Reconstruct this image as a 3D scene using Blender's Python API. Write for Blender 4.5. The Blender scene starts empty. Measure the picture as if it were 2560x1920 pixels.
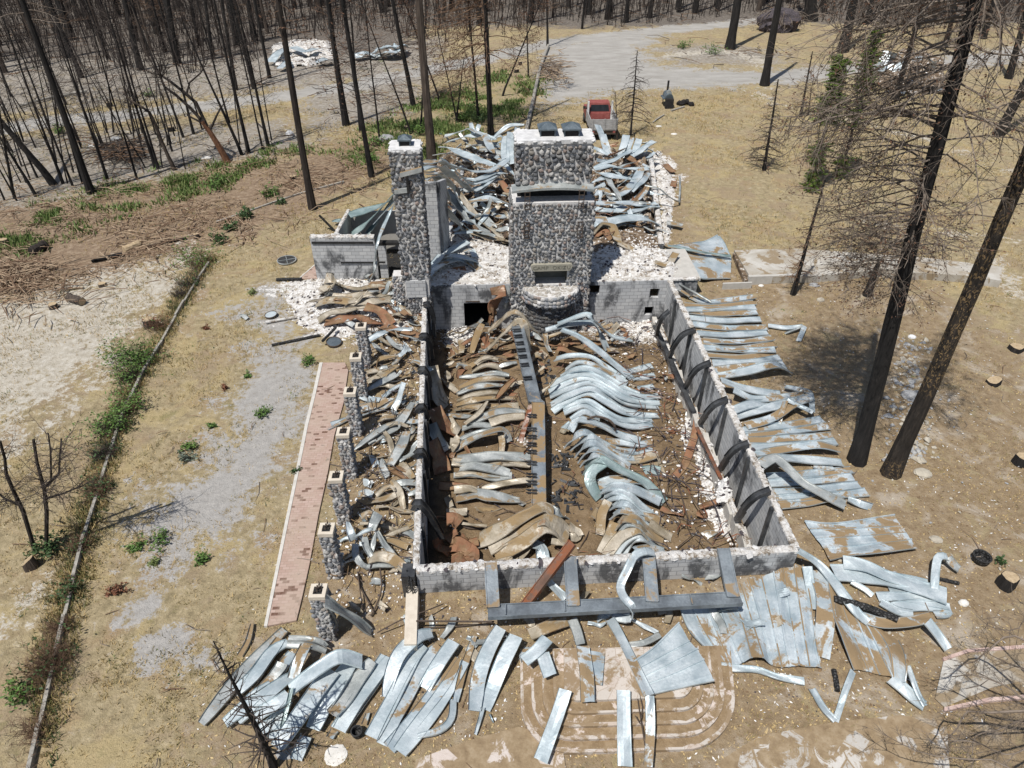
import bpy, math, random
import numpy as np
from mathutils import Vector, Matrix, Quaternion
R = math.radians; UP = Vector((0, 0, 1))
# ---------------------------------------------------------------- camera, sky, sun, exposure
scn = bpy.context.scene
COL = scn.collection
PITCH, CAMZ, FPX = R(37.5), 18.4, 1775.0          # focal length in units of a 2560 px wide frame
cd = bpy.data.cameras.new('camera'); cam = bpy.data.objects.new('camera', cd); COL.objects.link(cam)
cd.sensor_width = 36; cd.lens = 36 * FPX / 2560; cd.clip_end = 2000; cd.clip_start = 0.1
cam.location = (0, 0, CAMZ); cam.rotation_euler = (R(90) - PITCH, 0, 0)
scn.camera = cam
SUN_AZ, SUN_EL = R(37), R(63)                     # heading of the shadows (from +Y towards +X), height of the sun
w = bpy.data.worlds.new('World'); scn.world = w; w.use_nodes = True
wn = w.node_tree; sky = wn.nodes.new('ShaderNodeTexSky'); sky.sky_type = 'NISHITA'; sky.sun_disc = False
sky.sun_elevation = SUN_EL; sky.sun_rotation = SUN_AZ + math.pi
wn.links.new(sky.outputs[0], wn.nodes['Background'].inputs[0]); wn.nodes['Background'].inputs[1].default_value = 0.075
sl = bpy.data.lights.new('sun', 'SUN'); sl.energy = 4.9; sl.angle = R(0.5); sl.color = (1.0, 0.96, 0.90)
so = bpy.data.objects.new('sun', sl); COL.objects.link(so); so.location = (-20, -30, 60)
so.rotation_mode = 'QUATERNION'
so.rotation_quaternion = Vector((math.cos(SUN_EL) * math.sin(SUN_AZ), math.cos(SUN_EL) * math.cos(SUN_AZ), -math.sin(SUN_EL))).to_track_quat('-Z', 'Y')
scn.view_settings.view_transform = 'Standard'; scn.view_settings.look = 'None'
scn.view_settings.exposure = 0.0; scn.view_settings.gamma = 1.0

# ---------------------------------------------------------------- measuring: a direction of sight + a height gives a place
SP, CP = math.sin(PITCH), math.cos(PITCH)
def G(px, py, z=0.0):
    u = (px - 1280) / FPX; v = (py - 960) / FPX; d = CAMZ - z; den = SP + v * CP
    return Vector((d * u / den, d * (CP - v * SP) / den, z))
def GY(px, py, Y):                                # the point of that sight line at distance Y
    u = (px - 1280) / FPX; v = (py - 960) / FPX
    d = Y * (SP + v * CP) / (CP - v * SP)
    return Vector((d * u / (SP + v * CP), Y, CAMZ - d))
def pxm(p):                                       # frame px per metre at a point
    return FPX / (p[1] * CP + (CAMZ - p[2]) * SP)
K = .38879
CR = {'K1': (0, 0, K), 'K2': (850, 0, K), 'K3': (1700, 0, K), 'K4': (0, 640, K), 'K5': (850, 640, K), 'K6': (1700, 640, K),
      'K7': (0, 1280, K), 'K8': (850, 1280, K), 'K9': (1700, 1280, K), 'D': (0, 0, 1.1573),
      'QA': (640, 480, .25), 'QB': (760, 780, .25), 'QC': (1040, 780, .25), 'QD': (1360, 780, .25), 'QE': (1500, 1020, .25),
      'QF': (780, 1120, .25), 'QG': (1200, 1080, .25), 'QH': (480, 1500, .25), 'QI': (1580, 440, .4358), 'QJ': (1280, 620, .2175),
      'QK': (1450, 200, .2175), 'QL': (2100, 80, .3625)}
def S(c, x, y):
    a, b, k = CR[c]; return a + x * k, b + y * k
def GC(c, x, y, z=0.0): return G(*S(c, x, y), z)

# ---------------------------------------------------------------- tagging
def tag(o, label=None, cat=None, group=None, kind=None):
    if label: o['label'] = label
    if cat: o['category'] = cat
    if group: o['group'] = group
    if kind or (label and cat): o['kind'] = kind or 'thing'
    return o
def empty(name, loc, label, cat, group=None, rz=0):
    o = bpy.data.objects.new(name, None); COL.objects.link(o); o.location = loc; o.rotation_euler = (0, 0, rz)
    o.empty_display_size = .2
    return tag(o, label, cat, group)
ORD = ['first', 'second', 'third', 'fourth', 'fifth', 'sixth', 'seventh', 'eighth', 'ninth', 'tenth', 'eleventh', 'twelfth', 'thirteenth',
       'fourteenth', 'fifteenth', 'sixteenth', 'seventeenth', 'eighteenth', 'nineteenth', 'twentieth', 'twenty-first', 'twenty-second',
       'twenty-third', 'twenty-fourth', 'twenty-fifth', 'twenty-sixth', 'twenty-seventh', 'twenty-eighth', 'twenty-ninth', 'thirtieth', 'thirty-first']

# ---------------------------------------------------------------- mesh collecting
class MB:
    def __init__(s): s.v = []; s.f = []; s.m = []; s.c = []; s.col = (1, 1, 1); s.usecol = False
    def vert(s, p): s.v.append(tuple(p)); s.c.append(s.col); return len(s.v) - 1
    def face(s, idx, m=0): s.f.append(tuple(idx)); s.m.append(m)
    def box(s, c, size, rot=None, m=0):
        h = [x / 2 for x in size]; b = len(s.v)
        for sx, sy, sz in ((-1, -1, -1), (1, -1, -1), (1, 1, -1), (-1, 1, -1), (-1, -1, 1), (1, -1, 1), (1, 1, 1), (-1, 1, 1)):
            p = Vector((sx * h[0], sy * h[1], sz * h[2]))
            if rot is not None: p = rot @ p
            s.vert(p + Vector(c))
        for q in ((0, 3, 2, 1), (4, 5, 6, 7), (0, 1, 5, 4), (1, 2, 6, 5), (2, 3, 7, 6), (3, 0, 4, 7)): s.face([b + i for i in q], m)
    def hexa(s, bot, top, m=0):
        b = len(s.v); n = len(bot)
        for p in list(bot) + list(top): s.vert(p)
        s.face([b + i for i in range(n - 1, -1, -1)], m); s.face([b + n + i for i in range(n)], m)
        for i in range(n): j = (i + 1) % n; s.face((b + i, b + j, b + n + j, b + n + i), m)
    def tube(s, pts, rad, sides=6, m=0, cap=True, jit=0, rng=random):
        pts = [Vector(p) for p in pts]; n = len(pts)
        if not isinstance(rad, (list, tuple)): rad = [rad] * n
        b = len(s.v); prev = None
        for i in range(n):
            t = (pts[min(i + 1, n - 1)] - pts[max(i - 1, 0)])
            if t.length < 1e-9: t = Vector((0, 0, 1))
            t.normalize()
            if prev is None:
                a = Vector((1, 0, 0)) if abs(t.x) < .8 else Vector((0, 1, 0))
                prev = (a - t * a.dot(t)).normalized()
            else:
                prev = prev - t * prev.dot(t)
                prev = prev.normalized() if prev.length > 1e-6 else t.orthogonal().normalized()
            q = t.cross(prev)
            for k in range(sides):
                a = 2 * math.pi * k / sides; r = rad[i] * (1 + (rng.uniform(-jit, jit) if jit else 0))
                s.vert(pts[i] + prev * (math.cos(a) * r) + q * (math.sin(a) * r))
        for i in range(n - 1):
            for k in range(sides):
                k2 = (k + 1) % sides
                s.face((b + i * sides + k, b + i * sides + k2, b + (i + 1) * sides + k2, b + (i + 1) * sides + k), m)
        if cap:
            s.face([b + k for k in range(sides - 1, -1, -1)], m); s.face([b + (n - 1) * sides + k for k in range(sides)], m)
    def quad(s, a, b, c, d, m=0):
        i = len(s.v)
        for p in (a, b, c, d): s.vert(p)
        s.face((i, i + 1, i + 2, i + 3), m)
    def tri(s, a, b, c, m=0):
        i = len(s.v)
        for p in (a, b, c): s.vert(p)
        s.face((i, i + 1, i + 2), m)
    def build(s, name, mats, parent=None, origin=None, smooth=False, world=True):
        if not isinstance(mats, (list, tuple)): mats = [mats]
        me = bpy.data.meshes.new(name)
        vs = np.array(s.v, dtype=float).reshape(-1, 3); loc = Vector((0, 0, 0))
        if parent is not None and world:
            root = parent
            while root.parent is not None: root = root.parent
            vs = vs - np.array(root.location); rz = root.rotation_euler.z
            if rz: c_, s_ = math.cos(-rz), math.sin(-rz); vs = np.stack([vs[:, 0] * c_ - vs[:, 1] * s_, vs[:, 0] * s_ + vs[:, 1] * c_, vs[:, 2]], 1)
        elif origin is not None: loc = Vector(origin); vs = vs - np.array(loc)
        me.from_pydata(vs.tolist(), [], s.f)
        for m in mats: me.materials.append(m)
        if len(mats) > 1: me.polygons.foreach_set('material_index', s.m)
        if smooth: me.polygons.foreach_set('use_smooth', [True] * len(s.f))
        if s.usecol:
            at = me.color_attributes.new('Col', 'FLOAT_COLOR', 'POINT')
            a = np.ones((len(s.v), 4)); a[:, :3] = np.array(s.c); at.data.foreach_set('color', a.ravel())
        me.update()
        o = bpy.data.objects.new(name, me); COL.objects.link(o); o.location = loc
        if parent is not None: o.parent = parent
        return o
def copy_tree(o, parent=None):
    c = o.copy(); COL.objects.link(c)
    if parent is not None: c.parent = parent
    for ch in list(o.children): copy_tree(ch, c)
    return c
# icosphere
def ico(sub):
    t = (1 + 5 ** .5) / 2
    v = [Vector(p).normalized() for p in ((-1, t, 0), (1, t, 0), (-1, -t, 0), (1, -t, 0), (0, -1, t), (0, 1, t), (0, -1, -t), (0, 1, -t), (t, 0, -1), (t, 0, 1), (-t, 0, -1), (-t, 0, 1))]
    f = [(0, 11, 5), (0, 5, 1), (0, 1, 7), (0, 7, 10), (0, 10, 11), (1, 5, 9), (5, 11, 4), (11, 10, 2), (10, 7, 6), (7, 1, 8), (3, 9, 4), (3, 4, 2), (3, 2, 6), (3, 6, 8), (3, 8, 9), (4, 9, 5), (2, 4, 11), (6, 2, 10), (8, 6, 7), (9, 8, 1)]
    for _ in range(sub):
        c = {}; nf = []
        def mid(a, b):
            k = (min(a, b), max(a, b))
            if k not in c: v.append(((v[a] + v[b]) / 2).normalized()); c[k] = len(v) - 1
            return c[k]
        for a, b, d in f: x, y, z = mid(a, b), mid(b, d), mid(d, a); nf += [(a, x, z), (b, y, x), (d, z, y), (x, y, z)]
        f = nf
    return v, f
ICO = [ico(0), ico(1), ico(2)]
def blob(mb, c, rad, rot=None, sub=1, jit=.12, rng=random, m=0, flat=None):
    v, f = ICO[sub]; b = len(mb.v)
    for p in v:
        k = 1 + rng.uniform(-jit, jit)
        q = Vector((p.x * rad[0] * k, p.y * rad[1] * k, p.z * rad[2] * k))
        if flat is not None: q.z = max(q.z, flat)
        if rot is not None: q = rot @ q
        mb.vert(q + Vector(c))
    for t in f: mb.face((b + t[0], b + t[1], b + t[2]), m)
def rrot(rng): return Quaternion(Vector((rng.gauss(0, 1), rng.gauss(0, 1), rng.gauss(0, 1))).normalized(), rng.uniform(0, 6.28)).to_matrix()

# ---------------------------------------------------------------- numpy helpers
def vnoise(x, y, seed=0):
    xi = np.floor(x).astype(np.int64); yi = np.floor(y).astype(np.int64); xf = x - xi; yf = y - yi
    def h(a, b):
        n = (a * 374761393 + b * 668265263 + seed * 982451653) & 0x7fffffff
        n = ((n ^ (n >> 13)) * 1274126177) & 0x7fffffff
        return ((n ^ (n >> 16)) & 0xffff) / 65535.0
    u = xf * xf * (3 - 2 * xf); v = yf * yf * (3 - 2 * yf)
    return (h(xi, yi) * (1 - u) + h(xi + 1, yi) * u) * (1 - v) + (h(xi, yi + 1) * (1 - u) + h(xi + 1, yi + 1) * u) * v
def fbm(x, y, oct=4, seed=0):
    a = 1; s = 0; t = 0
    for i in range(oct): s = s + a * vnoise(x * 2 ** i, y * 2 ** i, seed + i); t += a; a *= .5
    return s / t
def poly_sd(x, y, poly):
    poly = np.array(poly); n = len(poly); d = np.full(x.shape, 1e18); ins = np.zeros(x.shape, bool)
    for i in range(n):
        ax, ay = poly[i]; bx, by = poly[(i + 1) % n]; ex, ey = bx - ax, by - ay
        t = np.clip(((x - ax) * ex + (y - ay) * ey) / (ex * ex + ey * ey + 1e-12), 0, 1)
        d = np.minimum(d, (x - ax - t * ex) ** 2 + (y - ay - t * ey) ** 2)
        c = ((ay > y) != (by > y)) & (x < (bx - ax) * (y - ay) / ((by - ay) + 1e-12) + ax); ins ^= c
    d = np.sqrt(d); return np.where(ins, -d, d)
def line_d(x, y, pl):
    d = np.full(x.shape, 1e18)
    for (ax, ay), (bx, by) in zip(pl[:-1], pl[1:]):
        ex, ey = bx - ax, by - ay; t = np.clip(((x - ax) * ex + (y - ay) * ey) / (ex * ex + ey * ey + 1e-12), 0, 1)
        d = np.minimum(d, (x - ax - t * ex) ** 2 + (y - ay - t * ey) ** 2)
    return np.sqrt(d)
def WP(c, pts, z=0): return [tuple(GC(c, x, y, z))[:2] for x, y in pts]
def in_poly(x, y, poly): return poly_sd(np.array([x]), np.array([y]), poly)[0] < 0

# ---------------------------------------------------------------- node helper
class NT:
    def __init__(s, name, rough=.8, metal=0.0, spec=.3):
        s.mat = bpy.data.materials.new(name); s.mat.use_nodes = True; s.t = s.mat.node_tree; s.n = s.t.nodes
        s.bs = s.n['Principled BSDF']; s.bs.inputs['Roughness'].default_value = rough; s.bs.inputs['Metallic'].default_value = metal
        s.bs.inputs['Specular IOR Level'].default_value = spec; s._co = None
    def L(s, a, b):
        if hasattr(a, 'is_linked'): s.t.links.new(a, b)
        else:
            try: b.default_value = a
            except Exception: b.default_value = (a, a, a, 1) if not isinstance(a, (tuple, list)) else tuple(list(a) + [1])[:len(b.default_value)]
    def co(s, kind='Object'):
        n = s.n.new('ShaderNodeTexCoord'); return n.outputs[kind]
    def pos(s):
        return s.n.new('ShaderNodeNewGeometry').outputs['Position']
    def mapping(s, v, scale=(1, 1, 1), rot=(0, 0, 0), loc=(0, 0, 0)):
        n = s.n.new('ShaderNodeMapping'); s.L(v, n.inputs[0]); n.inputs[1].default_value = loc; n.inputs[2].default_value = rot; n.inputs[3].default_value = scale; return n.outputs[0]
    def noise(s, v, scale, detail=4, rough=.55, dist=0, col=False):
        n = s.n.new('ShaderNodeTexNoise'); s.L(v, n.inputs['Vector']); n.inputs['Scale'].default_value = scale; n.inputs['Detail'].default_value = detail
        n.inputs['Roughness'].default_value = rough; n.inputs['Distortion'].default_value = dist; return n.outputs[1 if col else 0]
    def vor(s, v, scale, feat='F1', out=0, rand=1):
        n = s.n.new('ShaderNodeTexVoronoi'); n.feature = feat; s.L(v, n.inputs['Vector']); n.inputs['Scale'].default_value = scale
        n.inputs['Randomness'].default_value = rand; return n.outputs[out]
    def ramp(s, f, stops, const=False):
        n = s.n.new('ShaderNodeValToRGB'); s.L(f, n.inputs[0]); e = n.color_ramp.elements
        if const: n.color_ramp.interpolation = 'CONSTANT'
        while len(e) < len(stops): e.new(.5)
        for k, (p, c) in enumerate(stops):
            e[k].position = p; e[k].color = (c, c, c, 1) if not isinstance(c, (tuple, list)) else tuple(list(c) + [1])[:4]
        return n.outputs[0]
    def math(s, op, a, b=0, clamp=False):
        n = s.n.new('ShaderNodeMath'); n.operation = op; n.use_clamp = clamp; s.L(a, n.inputs[0]); s.L(b, n.inputs[1]); return n.outputs[0]
    def mix(s, f, a, b, mode='MIX'):
        n = s.n.new('ShaderNodeMix'); n.data_type = 'RGBA'; n.blend_type = mode; s.L(f, n.inputs[0]); s.L(a, n.inputs[6]); s.L(b, n.inputs[7]); return n.outputs[2]
    def sstep(s, v, lo, hi):
        n = s.n.new('ShaderNodeMapRange'); n.interpolation_type = 'SMOOTHSTEP'; s.L(v, n.inputs[0]); n.inputs[1].default_value = lo; n.inputs[2].default_value = hi; return n.outputs[0]
    def attr(s, name):
        n = s.n.new('ShaderNodeAttribute'); n.attribute_name = name; return n.outputs['Color']
    def sep(s, c):
        n = s.n.new('ShaderNodeSeparateColor'); s.L(c, n.inputs[0]); return n.outputs
    def sepx(s, c):
        n = s.n.new('ShaderNodeSeparateXYZ'); s.L(c, n.inputs[0]); return n.outputs
    def rnd(s): return s.n.new('ShaderNodeObjectInfo').outputs['Random']
    def nz(s): return s.sepx(s.n.new('ShaderNodeNewGeometry').outputs['Normal'])[2]
    def color(s, c): s.L(c, s.bs.inputs['Base Color']); return s
    def rough(s, c): s.L(c, s.bs.inputs['Roughness']); return s
    def bump(s, h, st=.5, dist=.02):
        n = s.n.new('ShaderNodeBump'); n.inputs['Strength'].default_value = st; n.inputs['Distance'].default_value = dist; s.L(h, n.inputs['Height'])
        s.L(n.outputs[0], s.bs.inputs['Normal']); return s

M = {}
def simple(name, c1, c2, scale=3, rough=.85, bump=.4, metal=0, dist=.02, c3=None):
    t = NT(name, rough, metal); p = t.pos(); f = t.noise(p, scale, 6, .65)
    st = [(.3, c1), (.7, c2)] if c3 is None else [(.28, c1), (.5, c2), (.72, c3)]
    col = t.ramp(f, st); t.color(col)
    if bump: t.bump(t.noise(p, scale * 4, 5, .7), bump, dist)
    M[name] = t.mat; return t.mat
# ---------------------------------------------------------------- materials
def make_mats():
    # galvanised roofing with grades of dust and rust
    def metal(name, base, hi, dirt, rust, dirtlvl, rustlvl, met=.32):
        t = NT(name, .44, met, .4); p = t.pos(); r = t.rnd()
        v = t.mapping(p, (1, 1, 1))
        c = t.mix(t.sstep(t.noise(v, 1.5, 6, .65), .33, .68), tuple(q * .80 for q in base), hi)
        c = t.mix(t.math('MULTIPLY', t.sstep(t.noise(v, 6, 5, .75, .6), .42, .68), .5), c, (base[0] * .72, base[1] * .74, base[2] * .76))
        c = t.mix(t.math('MULTIPLY', t.math('SUBTRACT', r, .5), .35, True), c, hi)
        n = t.math('ADD', t.noise(v, .9, 6, .62, .6), t.math('MULTIPLY', t.math('SUBTRACT', r, .5), .22))
        n = t.math('ADD', n, t.math('MULTIPLY', t.math('SUBTRACT', t.noise(v, 14, 3, .6), .5), .14))
        up = t.sstep(t.math('ABSOLUTE', t.nz()), .55, .9)
        fd = t.math('MULTIPLY', t.sstep(n, 1 - dirtlvl, 1 - dirtlvl + .07), up)
        dc = t.mix(t.noise(v, 30, 3, .7), dirt, (dirt[0] * 1.5, dirt[1] * 1.45, dirt[2] * 1.35))
        fr = t.sstep(t.math('ADD', t.noise(v, 1.7, 6, .65, .4), t.math('MULTIPLY', r, .1)), 1 - rustlvl, 1 - rustlvl + .12)
        rc = t.mix(t.noise(v, 6, 5, .7), rust, (rust[0] * 1.7, rust[1] * 1.7, rust[2] * 1.8))
        c = t.mix(fr, c, rc); c = t.mix(fd, c, dc); t.color(c)
        t.rough(t.math('ADD', t.math('MULTIPLY', t.math('MAXIMUM', fd, fr), .45), .42))
        t.L(t.math('MULTIPLY', t.math('SUBTRACT', 1.0, t.math('MAXIMUM', fd, fr), True), met), t.bs.inputs['Metallic'])
        t.bump(t.math('ADD', t.noise(v, 2.5, 3, .5), t.math('MULTIPLY', t.noise(v, 12, 4, .6), .25)), .35, .05)
        M[name] = t.mat
    dirt = (.20, .145, .085); rust = (.13, .062, .032)
    metal('metal_clean', (.46, .55, .59), (.70, .76, .78), dirt, rust, .27, .10)
    metal('metal_dusty', (.43, .51, .55), (.66, .71, .73), dirt, rust, .44, .14)
    metal('metal_buried', (.43, .52, .57), (.67, .73, .76), dirt, rust, .56, .10)
    metal('metal_tan', (.30, .255, .18), (.54, .49, .41), (.20, .145, .08), (.19, .11, .055), .48, .36, .1)
    metal('metal_grey', (.31, .34, .34), (.54, .56, .55), dirt, (.19, .11, .055), .42, .32, .25)
    metal('metal_rust', (.20, .115, .065), (.32, .21, .12), (.19, .125, .07), (.175, .088, .048), .40, .50, .1)
    metal('metal_teal', (.26, .36, .36), (.42, .50, .50), dirt, rust, .22, .1)
    metal('steel_beam', (.16, .18, .20), (.30, .34, .37), (.20, .15, .095), (.12, .065, .04), .40, .22, .3)
    metal('steel_dirty', (.18, .21, .24), (.30, .34, .37), (.205, .145, .08), (.13, .075, .045), .60, .2, .3)
    metal('steel_rusty', (.13, .075, .05), (.22, .14, .11), (.22, .145, .08), (.15, .055, .025), .36, .5, .1)
    metal('steel_black', (.035, .037, .042), (.12, .125, .13), (.17, .13, .09), (.10, .06, .04), .22, .22, .3)
    metal('hood_metal', (.10, .13, .15), (.20, .24, .27), dirt, rust, .1, .1, .4)
    # concrete block
    t = NT('cmu', .9); n = t.n.new('ShaderNodeTexBrick'); uv = t.attr('UVb')
    t.L(uv, n.inputs['Vector']); n.offset = .5; n.inputs['Color1'].default_value = (.42, .43, .44, 1); n.inputs['Color2'].default_value = (.52, .525, .525, 1)
    n.inputs['Mortar'].default_value = (.25, .25, .26, 1); n.inputs['Scale'].default_value = 1; n.inputs['Mortar Size'].default_value = .012
    n.inputs['Brick Width'].default_value = .4; n.inputs['Row Height'].default_value = .2; n.inputs['Mortar Smooth'].default_value = .3
    p = t.pos(); soot_shade = t.noise(t.mapping(p, (1, 1, .55)), .9, 5, .6, .5)
    s2 = t.math('MULTIPLY', t.sstep(soot_shade, .49, .62), t.sstep(t.noise(uv, 3.1, 3, .7), .25, .5))
    c = t.mix(t.math('MULTIPLY', s2, .85), n.outputs[0], (.045, .047, .052)); c = t.mix(t.sstep(t.noise(p, 2.2, 5, .7), .58, .75), c, (.52, .52, .51))
    t.color(c); t.bump(t.math('MULTIPLY', n.outputs[1], -1), .5, .01); M['cmu'] = t.mat
    simple('mortar', (.46, .45, .44), (.68, .67, .66), 6, .95, .6)
    simple('capwhite', (.46, .46, .46), (.72, .72, .72), 3, .95, .5)
    simple('concrete', (.40, .385, .355), (.52, .50, .46), 3, .9, .4)
    simple('capstone', (.52, .46, .38), (.64, .58, .49), 5, .9, .3)
    simple('mantelstone', (.26, .25, .20), (.36, .34, .28), 8, .9, .3)
    simple('lettering', (.13, .125, .10), (.17, .16, .13), 8, .9, .2)
    simple('firebox', (.15, .145, .125), (.21, .20, .17), 5, .95, .3)
    simple('soot_shade', (.012, .012, .013), (.035, .034, .033), 5, .95, .4)  # real soot, and the shade painted into the chimney gap
    simple('rebar', (.05, .04, .035), (.11, .08, .06), 9, .8, .2)
    simple('plaster', (.30, .29, .28), (.60, .595, .585), 3.2, .95, .9, 0, .05, (.78, .775, .765))
    simple('chip_white', (.60, .59, .57), (.84, .83, .81), 9, .95, .3)
    simple('chip_brown', (.10, .065, .04), (.30, .20, .11), 7, .95, .3)
    simple('chip_dark', (.02, .02, .022), (.12, .10, .11), 7, .9, .3)
    simple('stonewhite', (.55, .53, .49), (.74, .72, .68), 2.5, .9, .5)
    simple('rock', (.30, .27, .22), (.50, .46, .38), 3, .9, .6)
    simple('cobble_ground', (.20, .21, .23), (.40, .40, .39), 4, .85, .4)
    simple('timber', (.20, .185, .16), (.42, .40, .36), 7, .95, .7)
    simple('cutwood', (.30, .22, .13), (.52, .41, .27), 9, .85, .4)
    simple('slashwood', (.18, .115, .075), (.46, .36, .25), 2.5, .9, .3)
    simple('twig', (.07, .05, .04), (.22, .17, .13), 1.5, .9, .2)
    simple('twig_dark', (.030, .025, .023), (.085, .068, .058), 1.2, .9, .2)
    simple('twig_pale', (.075, .055, .042), (.30, .25, .205), 1.1, .9, .2)
    simple('twig_brown', (.09, .055, .035), (.24, .155, .10), 1.0, .9, .2)
    simple('needle_brown', (.06, .032, .022), (.17, .095, .06), .8, .9, 0)
    simple('truck_red', (.22, .05, .045), (.33, .11, .095), 3, .6, .1)
    simple('truck_wood', (.25, .25, .25), (.42, .42, .42), 4, .9, .3)
    simple('rubber', (.02, .02, .02), (.05, .05, .05), 6, .85, .3)
    simple('glass_dark', (.012, .014, .016), (.03, .034, .038), 2, .12, 0)
    simple('white_paint', (.6, .6, .58), (.75, .75, .73), 3, .7, .2)
    simple('pathkerb', (.46, .44, .40), (.60, .58, .54), 4, .9, .4)
    simple('pinkstone', (.42, .29, .25), (.60, .48, .43), 3, .9, .4)
    # charred bark
    def bark(name, a, b, c, zs=.12, patch=None):
        t = NT(name, .92); p = t.pos(); v = t.mapping(p, (1, 1, zs))
        f = t.noise(v, 9, 6, .7); col = t.ramp(f, [(.3, a), (.55, b), (.78, c)])
        if patch:
            f2 = t.math('MULTIPLY', t.sstep(t.noise(t.mapping(p, (1, 1, .5)), 11.0, 3, .6, 1.6), .54, .60), t.sstep(t.noise(p, .35, 3, .5), .42, .6))
            col = t.mix(f2, col, patch)
        t.color(col); t.bump(f, .9, .06); M[name] = t.mat
    bark('bark_black', (.008, .008, .008), (.022, .020, .019), (.055, .048, .043))
    bark('bark_char', (.012, .010, .009), (.035, .028, .024), (.085, .065, .052))
    bark('bark_brown', (.03, .024, .02), (.085, .066, .053), (.16, .13, .105))
    bark('bark_patch', (.012, .010, .009), (.035, .029, .024), (.085, .065, .05), .2, (.22, .15, .075))
    bark('bark_rustred', (.04, .02, .014), (.16, .075, .04), (.36, .22, .13))
    t = NT('charcoal', .7, 0, .4); p = t.pos(); f = t.vor(p, 11, 'DISTANCE_TO_EDGE'); t.color(t.ramp(f, [(.02, (.006, .006, .006)), (.2, (.03, .03, .03)), (.6, (.16, .16, .16))])); t.bump(f, 1, .05); M['charcoal'] = t.mat
    def leaf(name, a, b):
        t = NT(name, .6, 0, .3); p = t.pos(); t.color(t.ramp(t.noise(p, 3.5, 4, .7), [(.3, a), (.7, b)])); M[name] = t.mat
    leaf('leaf_green', (.045, .10, .022), (.14, .23, .055)); leaf('leaf_dark', (.025, .055, .02), (.07, .12, .04)); leaf('leaf_grey', (.10, .13, .10), (.22, .26, .20))
    leaf('leaf_conifer', (.055, .11, .02), (.20, .27, .06)); leaf('leaf_red', (.12, .05, .03), (.24, .11, .06))
    leaf('grass_dry', (.34, .24, .10), (.60, .46, .24)); leaf('grass_olive', (.17, .15, .06), (.34, .28, .12)); leaf('herb_green', (.10, .145, .045), (.235, .27, .10))
    # river stones of the masonry, coloured stone by stone
    t = NT('riverstone', .8, 0, .3); p = t.pos(); c = t.attr('Col')
    c = t.mix(t.math('MULTIPLY', t.noise(p, 12, 5, .65), .55), c, (.05, .05, .05)); c = t.mix(t.sstep(t.noise(p, 1.1, 4, .6), .56, .72), c, (.10, .10, .10))
    c = t.mix(t.sstep(t.noise(p, 25, 3, .6), .62, .8), c, (.5, .49, .47)); t.color(c); t.bump(t.noise(p, 18, 4, .6), .3, .02); M['riverstone'] = t.mat
    # brick path
    t = NT('brickpath', .9); n = t.n.new('ShaderNodeTexBrick'); p = t.pos(); t.L(t.mapping(p, (1, 1, 1), (0, 0, R(-3))), n.inputs['Vector'])
    n.inputs['Color1'].default_value = (.36, .25, .205, 1); n.inputs['Color2'].default_value = (.45, .34, .295, 1); n.inputs['Mortar'].default_value = (.30, .22, .18, 1)
    n.inputs['Scale'].default_value = 1; n.inputs['Brick Width'].default_value = .21; n.inputs['Row Height'].default_value = .105; n.inputs['Mortar Size'].default_value = .008
    n2 = t.n.new('ShaderNodeTexBrick'); t.L(t.mapping(p, (1, 1, 1), (0, 0, R(-3))), n2.inputs['Vector']); n2.inputs['Color1'].default_value = (0, 0, 0, 1); n2.inputs['Color2'].default_value = (1, 1, 1, 1); n2.inputs['Mortar'].default_value = (0, 0, 0, 1); n2.inputs['Scale'].default_value = 1; n2.inputs['Brick Width'].default_value = .21; n2.inputs['Row Height'].default_value = .105; n2.inputs['Mortar Size'].default_value = .003
    c = t.mix(t.sstep(n2.outputs[0], .86, .89), n.outputs[0], (.13, .07, .05)); c = t.mix(t.math('MULTIPLY', t.sstep(t.noise(p, .8, 6, .7), .40, .62), .7), c, (.40, .315, .255)); c = t.mix(t.sstep(t.noise(p, 1.6, 6, .7, .5), .62, .68), c, (.20, .17, .14)); t.color(c); t.bump(n.outputs[1], -.4, .01); M['brickpath'] = t.mat
    t = NT('flag', .9); p = t.pos(); e = t.vor(p, 2.8, 'DISTANCE_TO_EDGE'); cc = t.sep(t.vor(p, 2.8, 'F1', 1))[0]
    c = t.ramp(cc, [(0, (.50, .43, .38)), (.5, (.58, .54, .50)), (1, (.50, .47, .43))]); c = t.mix(t.sstep(e, .0, .04), (.38, .32, .27), c)
    dm = t.sstep(t.noise(p, 1.1, 7, .75, .5), .46, .54); c = t.mix(dm, c, (.26, .19, .115)); c = t.mix(t.math('MULTIPLY', t.noise(p, 20, 4, .7), .4), c, (.30, .22, .15)); t.color(c); t.bump(e, .3, .02); M['flag'] = t.mat
    for nm, cols in (('flagdirt', ((.42, .41, .39), (.52, .51, .49), (.60, .59, .57))), ('flagpink', ((.56, .47, .43), (.62, .56, .53), (.55, .50, .47)))):
        t = NT(nm, .9); p = t.pos(); e = t.vor(p, 1.7, 'DISTANCE_TO_EDGE'); cc = t.sep(t.vor(p, 1.7, 'F1', 1)); c = t.ramp(cc[0], [(0, cols[0]), (.5, cols[1]), (1, cols[2])]); d = t.ramp(t.noise(p, 3.2, 5, .7), [(.3, (.19, .135, .08)), (.5, (.27, .20, .122)), (.7, (.35, .275, .185))])
        c = t.mix(t.math('MULTIPLY', t.noise(p, 14, 4, .75), .5), c, (.34, .28, .2)); f = t.math('MAXIMUM', t.sstep(t.noise(p, 1.5, 7, .75, .8), .44, .52), t.math('SUBTRACT', 1.0, t.sstep(e, .01, .05)))
        f = t.math('MAXIMUM', f, t.sstep(cc[1], .45, .5)); c = t.mix(f, c, d); t.color(c); t.bump(t.math('ADD', e, t.noise(p, 11, 4, .7)), .4, .03); M[nm] = t.mat
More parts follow.
